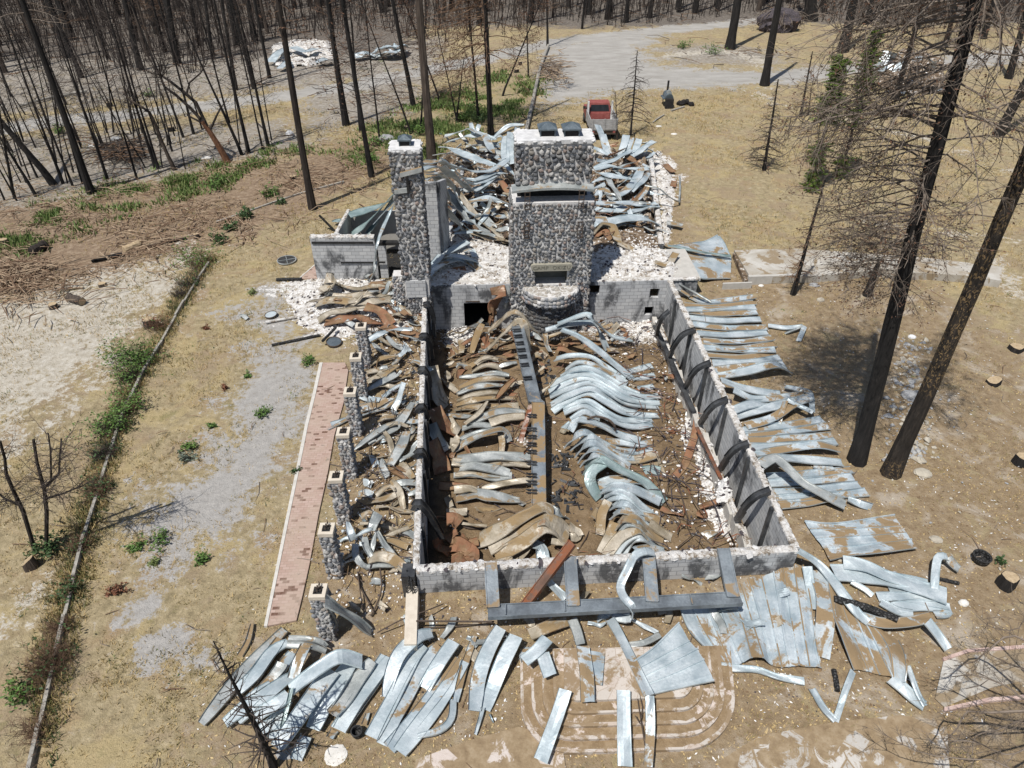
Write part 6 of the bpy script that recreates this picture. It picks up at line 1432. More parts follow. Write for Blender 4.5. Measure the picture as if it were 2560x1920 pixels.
for x, y in ((1012, 190), (1032, 250), (1050, 322), (1075, 392), (1100, 458), (1120, 542), (1172, 676)):
    f = ((y - 140) / (880 - 140)) ** .95; clip(a0.lerp(a1, f) + n1 * .02 - h1 * .05, h1, (a1 - a0).normalized(), n1, rb)
for f in (.16, .30, .375, .45, .52, .625, .735, .80, .875): clip(b0.lerp(b1, f) + h2 * .12 + n2 * .02, h2, (b1 - b0).normalized(), n2, rb)
def beam(name, crop, p, q, z0, z1, wd, label, mat='steel_beam', dp=.2):
    a, b = GC(crop, *p, z0), GC(crop, *q, z1); mb = MB(); chan(mb, a, b, wd, dp); o = mb.build(name, M[mat], None, a); return tag(o, label, 'beam', 'fallen frame steel')
a, b = GC('K8', 950, 640, .85), GC('K8', 2578, 552, .85)
fb = empty('front_frame', a, 'long steel beam with four short rafters lying across the front wall', 'beam', 'fallen frame steel')
mb = MB(); chan(mb, a, b, .36, .24); mb.build('main_beam', M['steel_beam'], fb)
for (x0, y0, x1, y1) in ((968, 325, 985, 612), (1478, 285, 1500, 602), (1982, 258, 2008, 575), (2465, 232, 2530, 545)):
    mb = MB(); chan(mb, GC('K8', x0, y0, 1.3), GC('K8', x1, y1, .92), .32, .2); mb.build('rafter', M['steel_beam'], fb)
for f in (.07, .3, .55, .8): mb = MB(); p = a.lerp(b, f); mb.box(p + Vector((0, 0, .0)), (.03, .34, .16)); mb.build('stiffener', M['steel_beam'], fb)
beam('diagonal_brace', 'K8', (1492, 195), (1175, 612), 1.75, .12, .22, 'rusty steel brace leaning diagonally over the front wall', 'steel_rusty')
beam('leaning_post', 'QC', (1150, 930), (1045, 1295), HF + 1.0, HF + .1, .15, 'rust brown steel post leaning against the kink of the ridge beam', 'steel_rusty', .12)
beam('ledge_rail', 'QD', (1110, 130), (1500, 1000), HF + .9, HF + .9, .16, 'long charred rail lying along the ledge by the right hall wall', 'steel_black', .14)
beam('ledge_rail', 'QE', (970, 190), (1215, 715), HF + .95, HF + .9, .08, 'thin straight rail on white rubble along the near right hall wall', 'steel_rusty', .08)
def arc_bracket(crop, pts, zs, wd, label, grp, rg):
    P = cr_spline([GC(crop, x, y, z) for (x, y), z in zip(pts, zs)], 14); mb = MB(); N = len(P)
    for i in range(N):
        t = (P[min(i + 1, N - 1)] - P[max(i - 1, 0)]).normalized(); sd = EY * wd / 2 if abs(t.dot(EY)) < .9 else EX * wd / 2; n = t.cross(sd).normalized() * .06
        for q in (P[i] - sd - n, P[i] + sd - n, P[i] + sd + n, P[i] - sd + n): mb.vert(q)
    for i in range(N - 1):
        for k in range(4): mb.face((i * 4 + k, i * 4 + (k + 1) % 4, i * 4 + 4 + (k + 1) % 4, i * 4 + 4 + k))
    mb.face((3, 2, 1, 0)); e = (N - 1) * 4; mb.face((e, e + 1, e + 2, e + 3))
    for sgn in (-1, 1):   # raised rims of the channel
        b_ = len(mb.v)
        for i in range(N):
            t = (P[min(i + 1, N - 1)] - P[max(i - 1, 0)]).normalized(); sd = EY * wd / 2 * sgn if abs(t.dot(EY)) < .9 else EX * wd / 2 * sgn; n = sd.cross(t).normalized() * sgn * (1 if True else 1)
            if n.z < 0: n = -n
            for q in (P[i] + sd * .86, P[i] + sd * 1.02, P[i] + sd * 1.02 + n * .11, P[i] + sd * .86 + n * .11): mb.vert(q)
        for i in range(N - 1):
            for k in range(4): mb.face((b_ + i * 4 + k, b_ + i * 4 + (k + 1) % 4, b_ + i * 4 + 4 + (k + 1) % 4, b_ + i * 4 + 4 + k))
    o = mb.build('curved_bracket', M['steel_black'], None, P[0]); return tag(o, label, 'bracket', grp)
rg = random.Random(3)
for k, (c, pts) in enumerate([('QD', [(1250, -5), (1185, 55), (1140, 130), (1120, 230)]), ('QD', [(1515, 180), (1395, 228), (1312, 330), (1245, 455)]), ('QD', [(1665, 508), (1542, 566), (1462, 660), (1405, 755)]), ('QD', [(1835, 876), (1712, 928), (1622, 1020), (1555, 1115)]), ('QD', [(2045, 1318), (1922, 1368), (1832, 1460), (1755, 1575)]), ('QE', [(1700, 825), (1562, 885), (1452, 990), (1360, 1120)])]):
    arc_bracket(c, pts, [WT + .18, WT + .05, .35, -.75], .22, 'black curved steel arm bowing from the right hall wall, %s from the fireplace' % ORD[k], 'curved arms on the right wall', rg)
for k, (c, pts) in enumerate([('QA', [(1680, 1135), (1722, 1128), (1770, 1250), (1790, 1440)]), ('QB', [(1160, 262), (1215, 235), (1268, 330), (1290, 450)]), ('QB', [(1148, 600), (1195, 572), (1248, 680), (1272, 860)]), ('QB', [(1128, 990), (1180, 945), (1222, 1040), (1245, 1210)]), ('QB', [(1112, 1440), (1168, 1395), (1218, 1480), (1245, 1650)]), ('QF', [(1015, 600), (1065, 552), (1180, 680), (1295, 885)])]):
    arc_bracket(c, pts, [WT + .1, WT + .3, .5, -.7], .26, 'black curved steel arm hooked over the left hall wall, %s from the chimney' % ORD[k], 'curved arms on the left wall', rg)
for k, t in enumerate((.10, .24, .40, .56, .72, .88)):
    for s_, side in ((.985, 'right'), (.014, 'left')):
        mb = MB(); p = ST(s_, t); mb.box((p.x, p.y, HF + 1.3), (.1, .14, 2.6), Matrix.Rotation(R(3), 3, 'Z')); o = mb.build('wall_post', M['steel_black'], None, (p.x, p.y, HF)); tag(o, 'dark steel post standing against the %s hall wall, %s from the front' % (side, ORD[k]), 'post', 'steel posts in the hall')
# rods and cables
def rod(crop, pts, z, r, label, mat='rebar', name='bent_rod'):
    P = cr_spline([GC(crop, x, y, zz) for (x, y), zz in zip(pts, interp(list(z), len(pts)))], 12); mb = MB(); mb.tube(P, r, 5); o = mb.build(name, M[mat], None, P[0]); tag(o, label, 'rod', 'bent rods and cables')
rod('QF', [(458, 1245), (490, 1400), (560, 1530), (620, 1650)], [.1, .15], .025, 'black cable curving over dirt left of the near hall corner')
rod('QF', [(680, 1200), (695, 1400), (650, 1560), (590, 1680)], [.3, .15, .1], .028, 'second black cable hanging from the crushed knot at the hall corner')
rod('K8', [(240, 775), (400, 690), (540, 640), (665, 590)], [.2, .6, .3], .02, 'thin rod resting on the fallen white post')
rod('K8', [(490, 700), (700, 702), (990, 705)], [.6, .5, .4], .03, 'long straight rod from the white post to the front beam')
rod('K8', [(520, 745), (760, 735), (990, 712)], [.1], .02, 'rusty rod flat on the dirt before the front wall')
rod('K8', [(210, 560), (150, 640), (140, 590), (115, 400)], [.2], .02, 'looped wire beside two tan scraps on the porch dirt')
rod('K8', [(1900, 1310), (1925, 1360), (1945, 1250), (1905, 1130), (1960, 1500)], [.6, .5], .016, 'thin rusty wire bent over the curved steps')
rod('QE', [(760, 690), (800, 820), (850, 1000), (900, 1180)], [HF + .25], .03, 'black cable crossing white rubble in the right of the hall')
rod('QE', [(620, 860), (760, 880), (880, 885)], [HF + .3], .025, 'short dark rod crossing the black cable in the hall')
rod('QF', [(1480, 760), (1560, 800), (1700, 800), (1850, 775)], [HF + .15], .035, 'black hose lying in the near left of the hall')
rod('QD', [(430, 1072), (520, 1045), (640, 1075), (700, 1130), (715, 1180)], [HF + .9, HF + 1.0, HF + .9, HF + .5], .05, 'brown curved pipe on the hump of arched strips')
rod('QB', [(1380, 255), (1500, 190), (1620, 150), (1700, 160)], [HF + .7], .025, 'bent black rod below the cellar doorway')
rod('QB', [(625, 690), (640, 900), (655, 1080)], [.15], .02, 'thin rod on the dirt between the middle pillars')
rod('QB', [(660, 1330), (645, 1480), (620, 1650)], [.12], .02, 'thin rod on the dirt between the near pillars')
rod('QE', [(1290, 1250), (1330, 1330), (1350, 1390)], [HF + 1.4, HF + .6, HF + .2], .03, 'rusty rod standing in the near right hall corner')
# the fallen white post, dark anchor at the corner
p = [GC('K8', x, y, .55) for x, y in ((412, 850), (492, 850), (502, 478), (426, 478))]; mb = MB(); mb.hexa([Vector((v.x, v.y, -.1)) for v in p], p); o = mb.build('stub_wall', M['capstone'], None, p[0]); tag(o, 'low whitish stub wall running out from the near left hall corner', 'wall')
mb = MB(); rg = random.Random(1)
for k in range(16): q0 = GC('K8', rg.uniform(418, 480), rg.uniform(395, 480), .95); mb.tube([q0 - UP * .5, q0 + Vector((rg.uniform(-.1, .1), rg.uniform(-.1, .1), rg.uniform(-.1, .15)))], .02, 4)
mb.box(GC('K8', 450, 440, .5), (.4, .5, 1.0)); o = mb.build('corner_anchor', M['steel_black'], None, GC('K8', 450, 440, 0)); tag(o, 'black steel anchor bristling with rods at the near left hall corner', 'anchor')
# ---------------------------------------------------------------- rubble
def rubble(crop, pts, z, h, label, mat='white_debris', res=.13, seed=0, zpix=None, name='rubble', edge=.5, chips=0):
    poly = WP(crop, pts, z if zpix is None else zpix); xs = [a for a, b in poly]; ys = [b for a, b in poly]; gx, gy = np.meshgrid(np.arange(min(xs), max(xs), res), np.arange(min(ys), max(ys), res))
    sd = -poly_sd(gx, gy, poly); nz = fbm(gx / .7, gy / .7, 4, seed); nz2 = fbm(gx / .22, gy / .22, 2, seed + 7)
    H = z - .06 + np.clip(sd / edge + .25, 0, 1) * (.08 + h * (nz * 1.3 - .15) + .12 * min(1, h * 3) * (nz2 - .4)); ok = sd > -.1 + .25 * (nz2 - .5)
    mb = MB(); ix = -np.ones(gx.shape, int)
    for i in range(gx.shape[0]):
        for j in range(gx.shape[1]):
            if ok[i, j]: ix[i, j] = mb.vert((gx[i, j], gy[i, j], H[i, j]))
    for i in range(gx.shape[0] - 1):
        for j in range(gx.shape[1] - 1):
            q = (ix[i, j], ix[i, j + 1], ix[i + 1, j + 1], ix[i + 1, j])
            if min(q) >= 0: mb.face(q)
    rg = random.Random(seed); n0 = len(mb.v)
    for k in range(chips):
        i = rg.randrange(n0); p = mb.v[i]; r = rg.uniform(.03, .10); blob(mb, p, (r, r * rg.uniform(.6, 1), r * rg.uniform(.3, .7)), rrot(rg), 0, .3, rg, rg.choice([1, 1, 1, 0, 2]))
    o = mb.build(name, [M[mat], M['chip_white'], M['chip_dark']], None, (poly[0][0], poly[0][1], z)); return tag(o, label, 'rubble', kind='stuff')
rubble('K5', [(1612, -10), (1700, -60), (1900, -70), (2110, -30), (2170, 60), (2160, 135), (1620, 150)], WT, .25, 'white crumbled plaster on the slab right of the massive chimney', seed=1, chips=420)
rubble('K2', [(1615, 1500), (1900, 1470), (2060, 1530), (2060, 1640), (1615, 1640)], WT, .15, 'brown and white debris behind the right slab', 'debris', seed=2, chips=200)
rubble('QA', [(1690, 900), (1720, 800), (1900, 640), (1760, 480), (2000, 400), (2600, 560), (2620, 900)], WT, .18, 'white crumbled plaster on the slab left of the massive chimney', seed=3, chips=420)
rubble('K2', [(640, 960), (1130, 960), (1115, 1500), (760, 1500), (580, 1420), (560, 1150)], .3, 1.2, 'dark mixed debris under the rear heap left of the massive chimney', 'debris', seed=4, zpix=1.0, chips=500)
rubble('K2', [(1620, 960), (1990, 960), (2050, 1500), (1610, 1500)], .3, 1.1, 'dark mixed debris under the rear heap right of the massive chimney', 'debris', seed=5, zpix=1.0, chips=500)
rubble('QA', [(240, 910), (620, 850), (1150, 860), (1480, 880), (1560, 1260), (1640, 1400), (1100, 1470), (760, 1480), (560, 1380), (420, 1340), (300, 1180)], 0, .16, 'white plaster rubble on the porch before the left room', seed=6, chips=900, edge=1.2)
rubble('K2', [(2005, 980), (2060, 970), (2120, 1080), (2160, 1250), (2120, 1560), (2085, 1560)], 0, .22, 'white plaster rubble outside the right rear wall', seed=7, chips=300)
rubble('QD', [(560, 130), (1100, 60), (1190, 260), (1120, 330), (900, 300), (700, 220)], HF, .35, 'white plaster rubble at the foot of the back wall', seed=8, chips=400)
rubble('QB', [(1390, 190), (1620, 150), (1760, 170), (1700, 330), (1560, 400), (1400, 330)], HF, .3, 'white plaster rubble before the cellar doorway', seed=9, chips=250)
rubble('QC', [(1020, 1200), (1150, 1190), (1145, 1380), (1060, 1360), (990, 1290)], HF, .2, 'small white plaster heap left of the ridge beam', seed=10, chips=60)
rubble('QE', [(880, 20), (960, 180), (1250, 760), (1380, 1250), (1330, 1400), (1150, 1250), (1000, 900), (900, 560), (800, 200)], HF, .2, 'white plaster rubble along the foot of the right ledge', seed=11, chips=500)
rubble('QE', [(1190, 740), (1270, 730), (1330, 870), (1250, 930), (1170, 880)], HF + .75, .55, 'pile of fluffy white plaster on the right ledge', 'plaster', seed=12, res=.07, chips=60, edge=.25)
rubble('QF', [(1270, 1010), (1330, 1000), (1320, 1110), (1260, 1160)], HF, .4, 'white lump among rust red sheets in the near left corner', 'plaster', seed=13, chips=20)
rubble('K1', [(1740, 300), (1900, 260), (2120, 270), (2150, 380), (2000, 430), (1760, 440)], 0, .45, 'white rubble of another burnt building across the gravel road', seed=14, res=.3, chips=500)
rubble('QL', [(250, 260), (420, 120), (720, 200), (720, 420), (420, 440), (250, 380)], 0, .6, 'dark debris of the collapsed shed behind the branches', 'debris', seed=15, res=.3, chips=150)
# scattered white chips, dark scraps and litter, past counting
def scatter(name, label, n, region, z, size, mats, rg, flat=.4, cat='debris'):
    mb = MB()
    for _ in range(n):
        p = region(rg); r = rg.uniform(*size) * rg.choice([.6, .8, 1, 1.4]); blob(mb, (p[0], p[1], z + r * .2), (r * rg.uniform(.7, 1.6), r * rg.uniform(.6, 1), r * flat), Matrix.Rotation(rg.uniform(0, 6), 3, 'Z'), 0, .3, rg, rg.randrange(len(mats)))
    o = mb.build(name, [M[m] for m in mats], None, (0, 20, z)); return tag(o, label, cat, kind='stuff')
rg = random.Random(44)
scatter('debris', 'white and dark chips strewn over the hall floor', 2200, lambda r: ST(.04 + .93 * r.random(), r.random() ** .9, 0), HF + .06, (.015, .05), ['chip_white', 'chip_brown', 'chip_brown', 'chip_dark'], rg)
scatter('debris', 'white chips strewn over the right half of the hall', 900, lambda r: ST(.66 + .3 * r.random() ** .8, r.random(), 0), HF + .07, (.015, .07), ['chip_white', 'chip_white', 'chip_brown', 'chip_dark'], rg)
scatter('debris', 'chips strewn over the porch between pillars and hall', 1500, lambda r: ST(-.02 - .22 * r.random(), -.05 + 1.05 * r.random(), 0), .02, (.015, .05), ['chip_white', 'chip_white', 'chip_brown', 'chip_dark'], rg)
scatter('debris', 'chips strewn along the front of the hall', 800, lambda r: ST(-.1 + 1.2 * r.random(), -.02 - .26 * r.random() ** 1.3, 0), .02, (.012, .04), ['chip_white', 'chip_brown', 'chip_brown', 'chip_dark'], rg)
def sticks(name, label, n, region, z, ln, r, mats, rg, lift=.12):
    mb = MB()
    for _ in range(n):
        p = Vector(region(rg)); p.z = z + rg.uniform(0, lift); a = rg.uniform(0, 6.28); L = rg.uniform(*ln); d = Vector((math.cos(a), math.sin(a), rg.uniform(-.08, .12))); k = Vector((rg.gauss(0, .12), rg.gauss(0, .12), rg.uniform(0, .1))) * L
        mb.tube([p, p + d * L * .5 + k, p + d * L], [rg.uniform(*r) * f for f in (1, .9, .5)], 4, rg.randrange(len(mats)), False)
    o = mb.build(name, [M[m] for m in mats], None, (0, 20, z)); return tag(o, label, 'debris', kind='stuff')
sticks('scrap_rods', 'thin dark rods and wires scattered over the hall floor', 260, lambda r: ST(.05 + .9 * r.random(), r.random(), 0), HF + .08, (.3, 1.3), (.012, .025), ['rebar', 'chip_dark', 'steel_rusty'], rg, .25)
sticks('scrap_rods', 'thin dark rods along the right side of the hall', 180, lambda r: ST(.72 + .22 * r.random(), r.random(), 0), HF + .1, (.3, 1.6), (.012, .028), ['rebar', 'chip_dark', 'steel_rusty'], rg, .4)
sticks('scrap_rods', 'thin dark scraps scattered between pillars and hall', 260, lambda r: ST(-.02 - .2 * r.random(), r.random(), 0), .05, (.3, 1.2), (.012, .025), ['rebar', 'chip_brown', 'chip_dark'], rg, .2)
sticks('scrap_rods', 'thin dark scraps in the rear heaps', 320, lambda r: ST(.03 + .9 * r.random(), 1.25 + .6 * r.random(), 0), .9, (.4, 1.8), (.015, .03), ['rebar', 'chip_brown', 'steel_rusty'], rg, .6)
# purlin clips fallen right of the beam
mb = MB()
for k in range(70):
    p = GC('QG', rg.uniform(720, 1000), rg.choice([rg.uniform(200, 380), rg.uniform(480, 780)]), HF + .1) if k < 45 else GC('QC', rg.uniform(1190, 1400), rg.uniform(440, 800), HF + .1); q = rrot(rg); mb.box(p, (.34, .1, .03), q); mb.box(p + q @ Vector((.14, 0, .06)), (.03, .1, .14), q)
o = mb.build('steel_clips', M['steel_black'], None, GC('QG', 860, 500, HF)); tag(o, 'dark steel clips strewn beside the ridge beam', 'clips', kind='stuff')

def scraps(name, label, n, region, z, size, mats, rg, lift=.2):
    """torn bits of roofing and ducting too many to count"""
    mb = MB()
    for _ in range(n):
        p = Vector(region(rg)); p.z = z + rg.uniform(0, lift); a = rg.uniform(0, 6.28) if rg.random() < .5 else rg.gauss(0, .5); L = rg.uniform(*size); d = Vector((math.cos(a), math.sin(a), rg.uniform(-.2, .25))).normalized(); q = [p]
        for k in range(3): d = (d + Vector((rg.gauss(0, .22), rg.gauss(0, .22), rg.gauss(0, .25)))).normalized(); q.append(q[-1] + d * L / 3)
        for k in q: k.z = max(k.z, z - .02)
        s = strip_mesh(q, rg.uniform(.10, .28), rg, (rg.uniform(-.7, .7), rg.uniform(-.9, .9)), .02, .03, 0, .3, .08); b = len(mb.v); mb.v += s.v; mb.c += s.c; m = rg.randrange(len(mats))
        mb.f += [tuple(b + i for i in f) for f in s.f]; mb.m += [m] * len(s.f)
    o = mb.build(name, [M[m] for m in mats], None, (0, 20, z)); return tag(o, label, 'scrap', kind='stuff')
rg = random.Random(91)
scraps('scrap_metal', 'torn tan and grey bits between the buckled strips in the left of the hall', 45, lambda r: ST(.06 + .42 * r.random(), r.random() ** .85, 0), HF + .08, (.4, 1.5), ['metal_tan', 'metal_tan', 'metal_tan', 'metal_rust'], rg, .2)
scraps('scrap_metal', 'torn bits below the cellar doorway and fireplace', 50, lambda r: ST(.08 + .75 * r.random(), .8 + .18 * r.random(), 0), HF + .1, (.3, 1.2), ['metal_tan', 'metal_grey', 'metal_rust'], rg, .35)
scraps('scrap_metal', 'torn bits among the strips on the porch', 70, lambda r: ST(-.03 - .16 * r.random(), .0 + 1.0 * r.random(), 0), .05, (.4, 1.4), ['metal_tan', 'metal_grey', 'metal_grey', 'metal_dusty'], rg, .25)
scraps('scrap_metal', 'torn bits among the brown sheets before the left room', 35, lambda r: GC('QA', r.uniform(640, 1560), r.uniform(900, 1400), 0), .1, (.4, 1.4), ['metal_tan', 'metal_rust', 'metal_grey'], rg, .3)
scraps('scrap_metal', 'torn bits in the left rear heap', 80, lambda r: GC('K2', r.uniform(640, 1110), r.uniform(900, 1540), 1.2), 1.0, (.5, 1.8), ['metal_dusty', 'metal_grey', 'metal_clean', 'metal_tan'], rg, .9)
scraps('scrap_metal', 'torn bits in the right rear heap', 70, lambda r: GC('K2', r.uniform(1630, 1980), r.uniform(930, 1560), 1.0), .9, (.5, 1.6), ['metal_dusty', 'metal_grey', 'metal_clean', 'metal_rust'], rg, .6)
scraps('scrap_metal', 'torn bits along the front wall and corner', 36, lambda r: ST(-.1 + 1.15 * r.random(), -.02 - .13 * r.random(), 0), .03, (.3, 1.2), ['metal_grey', 'metal_tan', 'metal_dusty'], rg, .15)
scraps('scrap_metal', 'torn bits on the right side of the hall', 26, lambda r: ST(.7 + .24 * r.random(), r.random(), 0), HF + .08, (.3, 1.1), ['metal_tan', 'metal_rust', 'metal_grey'], rg, .2)
# ---------------------------------------------------------------- paths, steps, slabs
def flat(name, crop, pts, z, mat, label, cat, z0=None, kind='structure'):
    p = [GC(crop, x, y, z) for x, y in pts]; mb = MB()
    if z0 is None: mb.f.append(tuple(range(len(p)))); mb.m.append(0); [mb.vert(q) for q in p]
    else: mb.hexa([Vector((q.x, q.y, z0)) for q in p], p)
    o = mb.build(name, M[mat], None, p[0]); return tag(o, label, cat, kind=kind)
flat('brick_path', 'D', [(697, 783), (745, 783), (752, 800), (742, 870), (722, 940), (708, 1020), (688, 1110), (668, 1220), (650, 1300), (640, 1340), (577, 1352), (600, 1240), (622, 1130), (645, 1020), (665, 920), (682, 850)], .075, 'brickpath', 'pinkish brick path left of the pillars', 'path', -.1)
flat('path_kerb', 'D', [(690, 783), (697, 783), (682, 850), (665, 920), (645, 1020), (622, 1130), (600, 1240), (577, 1352), (570, 1352), (593, 1240), (615, 1130), (638, 1020), (658, 920), (675, 850)], .095, 'pathkerb', 'pale kerb of the brick path', 'kerb', -.1)
flat('brick_path', 'QA', [(640, 725), (600, 728), (430, 868), (640, 860)], .06, 'brickpath', 'short brick path beside the left room', 'path', -.1)
flat('path_kerb', 'QA', [(600, 722), (586, 722), (418, 868), (432, 868)], .08, 'pathkerb', 'pale kerb of the short brick path', 'kerb', -.1)
tier = []
st = empty('curved_steps', GC('K8', 1870, 1000), 'five pale curved stone steps leading down from the front of the hall', 'steps')
for k in range(5):
    x0, x1, yb, r = 1442 - 70 * k, 2268 + 68 * k, 1212 + 84 * k, 90 + 58 * k; zz = .55 - .105 * k; pts = [(x0 - 4, 880), (x0, yb - r)]
    for i in range(1, 9): a = math.pi - i / 9 * math.pi / 2; pts.append((x0 + r * (1 + math.cos(a)), yb - r + r * math.sin(a)))
    pts += [(x0 + r, yb), (x1 - r, yb - 22)]
    for i in range(1, 9): a = math.pi / 2 - i / 9 * math.pi / 2; pts.append((x1 - r + r * math.cos(a), yb - 22 - r + r * math.sin(a)))
    pts += [(x1, yb - r - 22), (x1 - 30, 860)]
    DR = [(x + (1870 - x) * .022, 900 + (y - 900) * .975) for x, y in pts]
    p = [GC('K8', x, y, zz) for x, y in pts][::-1]; mb = MB(); mb.hexa([Vector((q.x, q.y, -.1)) for q in p], p); stp = mb.build('step', M['flag'], st)
    if k:     # soil blown against each riser, leaving the pale nosing bare in places
        mb = MB(); rgd = random.Random(k); q = [GC('K8', x + (1870 - x) * rgd.uniform(.012, .05), 900 + (y - 900) * rgd.uniform(.945, .98), zz + .006) for x, y in pts][::-1]; mb.f.append(tuple(range(len(q)))); mb.m.append(0); [mb.vert(v) for v in q]; mb.build('soil', M['soil'], stp)
flat('flagstones', 'D', [(1010, 1600), (1120, 1570), (1210, 1590), (1230, 1700), (880, 1700), (900, 1640)], .055, 'flagpink', 'pinkish flagstones at the lower edge', 'paving', None)
flat('flagstones', 'D', [(1560, 1640), (1640, 1590), (1800, 1560), (1940, 1545), (2045, 1555), (2055, 1720), (1500, 1720)], .05, 'flagdirt', 'pale flagstones at the lower right', 'paving', None)
flat('concrete_walkway', 'QI', [(586, 424), (940, 416), (1180, 432), (1700, 470), (2120, 520), (2120, 600), (1900, 570), (1400, 540), (1050, 574), (680, 582)], .42, 'slab', 'broad dusty concrete walkway right of the lodge', 'walkway', -.1)
mb = MB(); p = [GC('QI', x, y, z) for x, y, z in ((672, 578, .5), (940, 570, .45))]; mb.hexa([Vector((q.x, q.y - dy, -.1)) for q, dy in ((p[0], 0), (p[1], 0), (p[1], -.2), (p[0], -.2))], [Vector((q.x, q.y - dy, q.z)) for q, dy in ((p[0], 0), (p[1], 0), (p[1], -.2), (p[0], -.2))]); o = mb.build('block_kerb', M['concrete'], None, p[0]); tag(o, 'grey block kerb along the near side of the walkway', 'kerb')
mb = MB(); p = [GC('QI', x, y, .35) for x, y in ((522, 618), (690, 612), (688, 606), (522, 612))]; mb.hexa([Vector((q.x, q.y, -.1)) for q in p], p); o = mb.build('block_kerb', M['concrete'], None, p[0]); tag(o, 'short grey block kerb between hall and walkway', 'kerb')
flat('stone_bank', 'QI', [(580, 440), (600, 430), (690, 590), (650, 600)], .3, 'debris', 'rough bank at the walkway end', 'bank', -.1)
flat('gravel_path', 'K9', [(1700, 935), (1900, 880), (2260, 860), (2260, 1075), (2000, 1130), (1700, 1255), (1640, 1200)], .05, 'slab', 'grey gravel path at the right edge', 'path', None)
flat('path_kerb', 'K9', [(1690, 935), (1850, 880), (2260, 850), (2260, 872), (1860, 900), (1700, 955)], .09, 'pinkstone', 'pinkish kerb above the gravel path', 'kerb', -.1)
flat('path_kerb', 'K9', [(1700, 1255), (2000, 1190), (2260, 1170), (2260, 1195), (2000, 1215), (1700, 1280)], .09, 'pinkstone', 'pinkish kerb below the gravel path', 'kerb', -.1)
# low timber edging
poly = [S('K4', x, y) for x, y in ((1340, 30), (1250, 165), (1170, 300), (1060, 490), (980, 640), (900, 760), (820, 930), (760, 1070), (660, 1370), (580, 1640))] + [S('K7', x, y) for x, y in ((570, 0), (500, 270), (430, 560), (300, 1120), (180, 1640), (150, 1780))]
W3 = [G(x, y, .2) for x, y in poly]; C = cr_spline(W3, 60); te = empty('timber_edging', (C[30].x, C[30].y, 0), 'long weathered timber edging with sleepers end to end along the lawn', 'edging'); rg = random.Random(12); k = 0
while k < 58:
    n = rg.choice([3, 4, 4, 5]); a, b = C[k], C[min(k + n, 60)]; t = (b - a).normalized(); h = Vector((t.y, -t.x, 0)) * .05; a, b = a + t * .02, b - t * .02; mb = MB(); z = rg.uniform(.14, .22)
    mb.hexa([q - UP * .35 for q in (a - h, a + h, b + h, b - h)], [Vector((q.x, q.y, z)) for q in (a - h, a + h, b + h, b - h)]); mb.build('sleeper', M['timber'], te); k += n
W3 = [GC('K1', x, y, .1) for x, y in ((1390, 1425), (1640, 1340), (1900, 1250), (2212, 1165))]; C = cr_spline(W3, 18); te = empty('timber_edging', (C[9].x, C[9].y, 0), 'thin upper timber edging at the top of the dry lawn', 'edging')
for k in range(0, 18, 3):
    a, b = C[k], C[k + 3]; t = (b - a).normalized(); h = Vector((t.y, -t.x, 0)) * .06; mb = MB(); mb.hexa([q - UP * .3 for q in (a - h, a + h, b + h, b - h)], [Vector((q.x, q.y, .12)) for q in (a - h, a + h, b + h, b - h)]); mb.build('sleeper', M['timber'], te)
W3 = [GC('K2', x, y, .25) for x, y in ((1200, 830), (1240, 650), (1290, 430), (1340, 290))]; C = cr_spline(W3, 20); te = empty('log_edging', (C[10].x, C[10].y, 0), 'row of pale logs edging the gravel drive behind the lodge', 'edging')
for k in range(0, 20, 2): mb = MB(); mb.tube([C[k], C[k + 2] - (C[k + 2] - C[k]) * .03], .16, 7, 0, True, .06, rg); mb.build('log', M['timber'], te)
# ---------------------------------------------------------------- plants
def bush(crop, x, y, wpx, label, leaf='leaf_green', nl=300, twigs=40, h=1.05, seed=0, tw='twig_dark', group='shrubs along the timber edging', cat='shrub', ls=.05, name='shrub'):
    rg = random.Random(seed + 500); b = GC(crop, x, y); r = wpx * CR[crop][2] / pxm(b) / 2 * (1.3 if name == 'shrub' else 1.1); nl = int(nl * 1.7); root = empty(name, b, label, cat, group); mb = MB(); tips = []
    for k in range(twigs):
        a = rg.uniform(0, 6.28); limb(mb, b + Vector((rg.gauss(0, r * .25), rg.gauss(0, r * .25), -.02)), (math.cos(a) * rg.uniform(.2, 1), math.sin(a) * rg.uniform(.2, 1), rg.uniform(.5, 1.2)), r * rg.uniform(.6, 1.3) * h, .010, 1, rg, .05, 5, 0, .25, tips)
    mb.build('stems', M[tw], root)
    if nl: mb = MB(); leaves(mb, [t[0] for t in tips], nl, ls, r * .13, rg); mb.build('foliage', M[leaf], root)
    return root
for k, (x, y, w_, lf, nl, tw, lab) in enumerate([(1290, 60, 200, 'leaf_green', 420, 40, 'green shrub at the upper end of the timber edging'), (1225, 190, 130, 'leaf_dark', 60, 60, 'bare twiggy shrub below the uppermost green one'), (1160, 260, 110, 'leaf_dark', 0, 60, 'bare pale shrub with a thin dead stem by the edging'), (1020, 470, 130, 'leaf_red', 60, 50, 'reddish dead shrub beside a fresh stump'), (880, 680, 250, 'leaf_green', 900, 50, 'largest green shrub midway along the timber edging'), (840, 800, 170, 'leaf_green', 260, 60, 'half green shrub just below the largest one'), (810, 1000, 180, 'leaf_green', 420, 40, 'round green shrub right of the timber edging'), (725, 1130, 190, 'leaf_green', 480, 50, 'green shrub with a dark shaded foot on the edging'), (680, 1290, 140, 'leaf_dark', 90, 110, 'bare grey brush above the exposed sleeper'), (640, 1520, 170, 'leaf_dark', 160, 90, 'dark brush spilling over the edging sleepers')]):
    bush('K4', x, y, w_, lab, lf, nl, tw, seed=k, tw='twig_dark' if k % 3 else 'twig_brown')
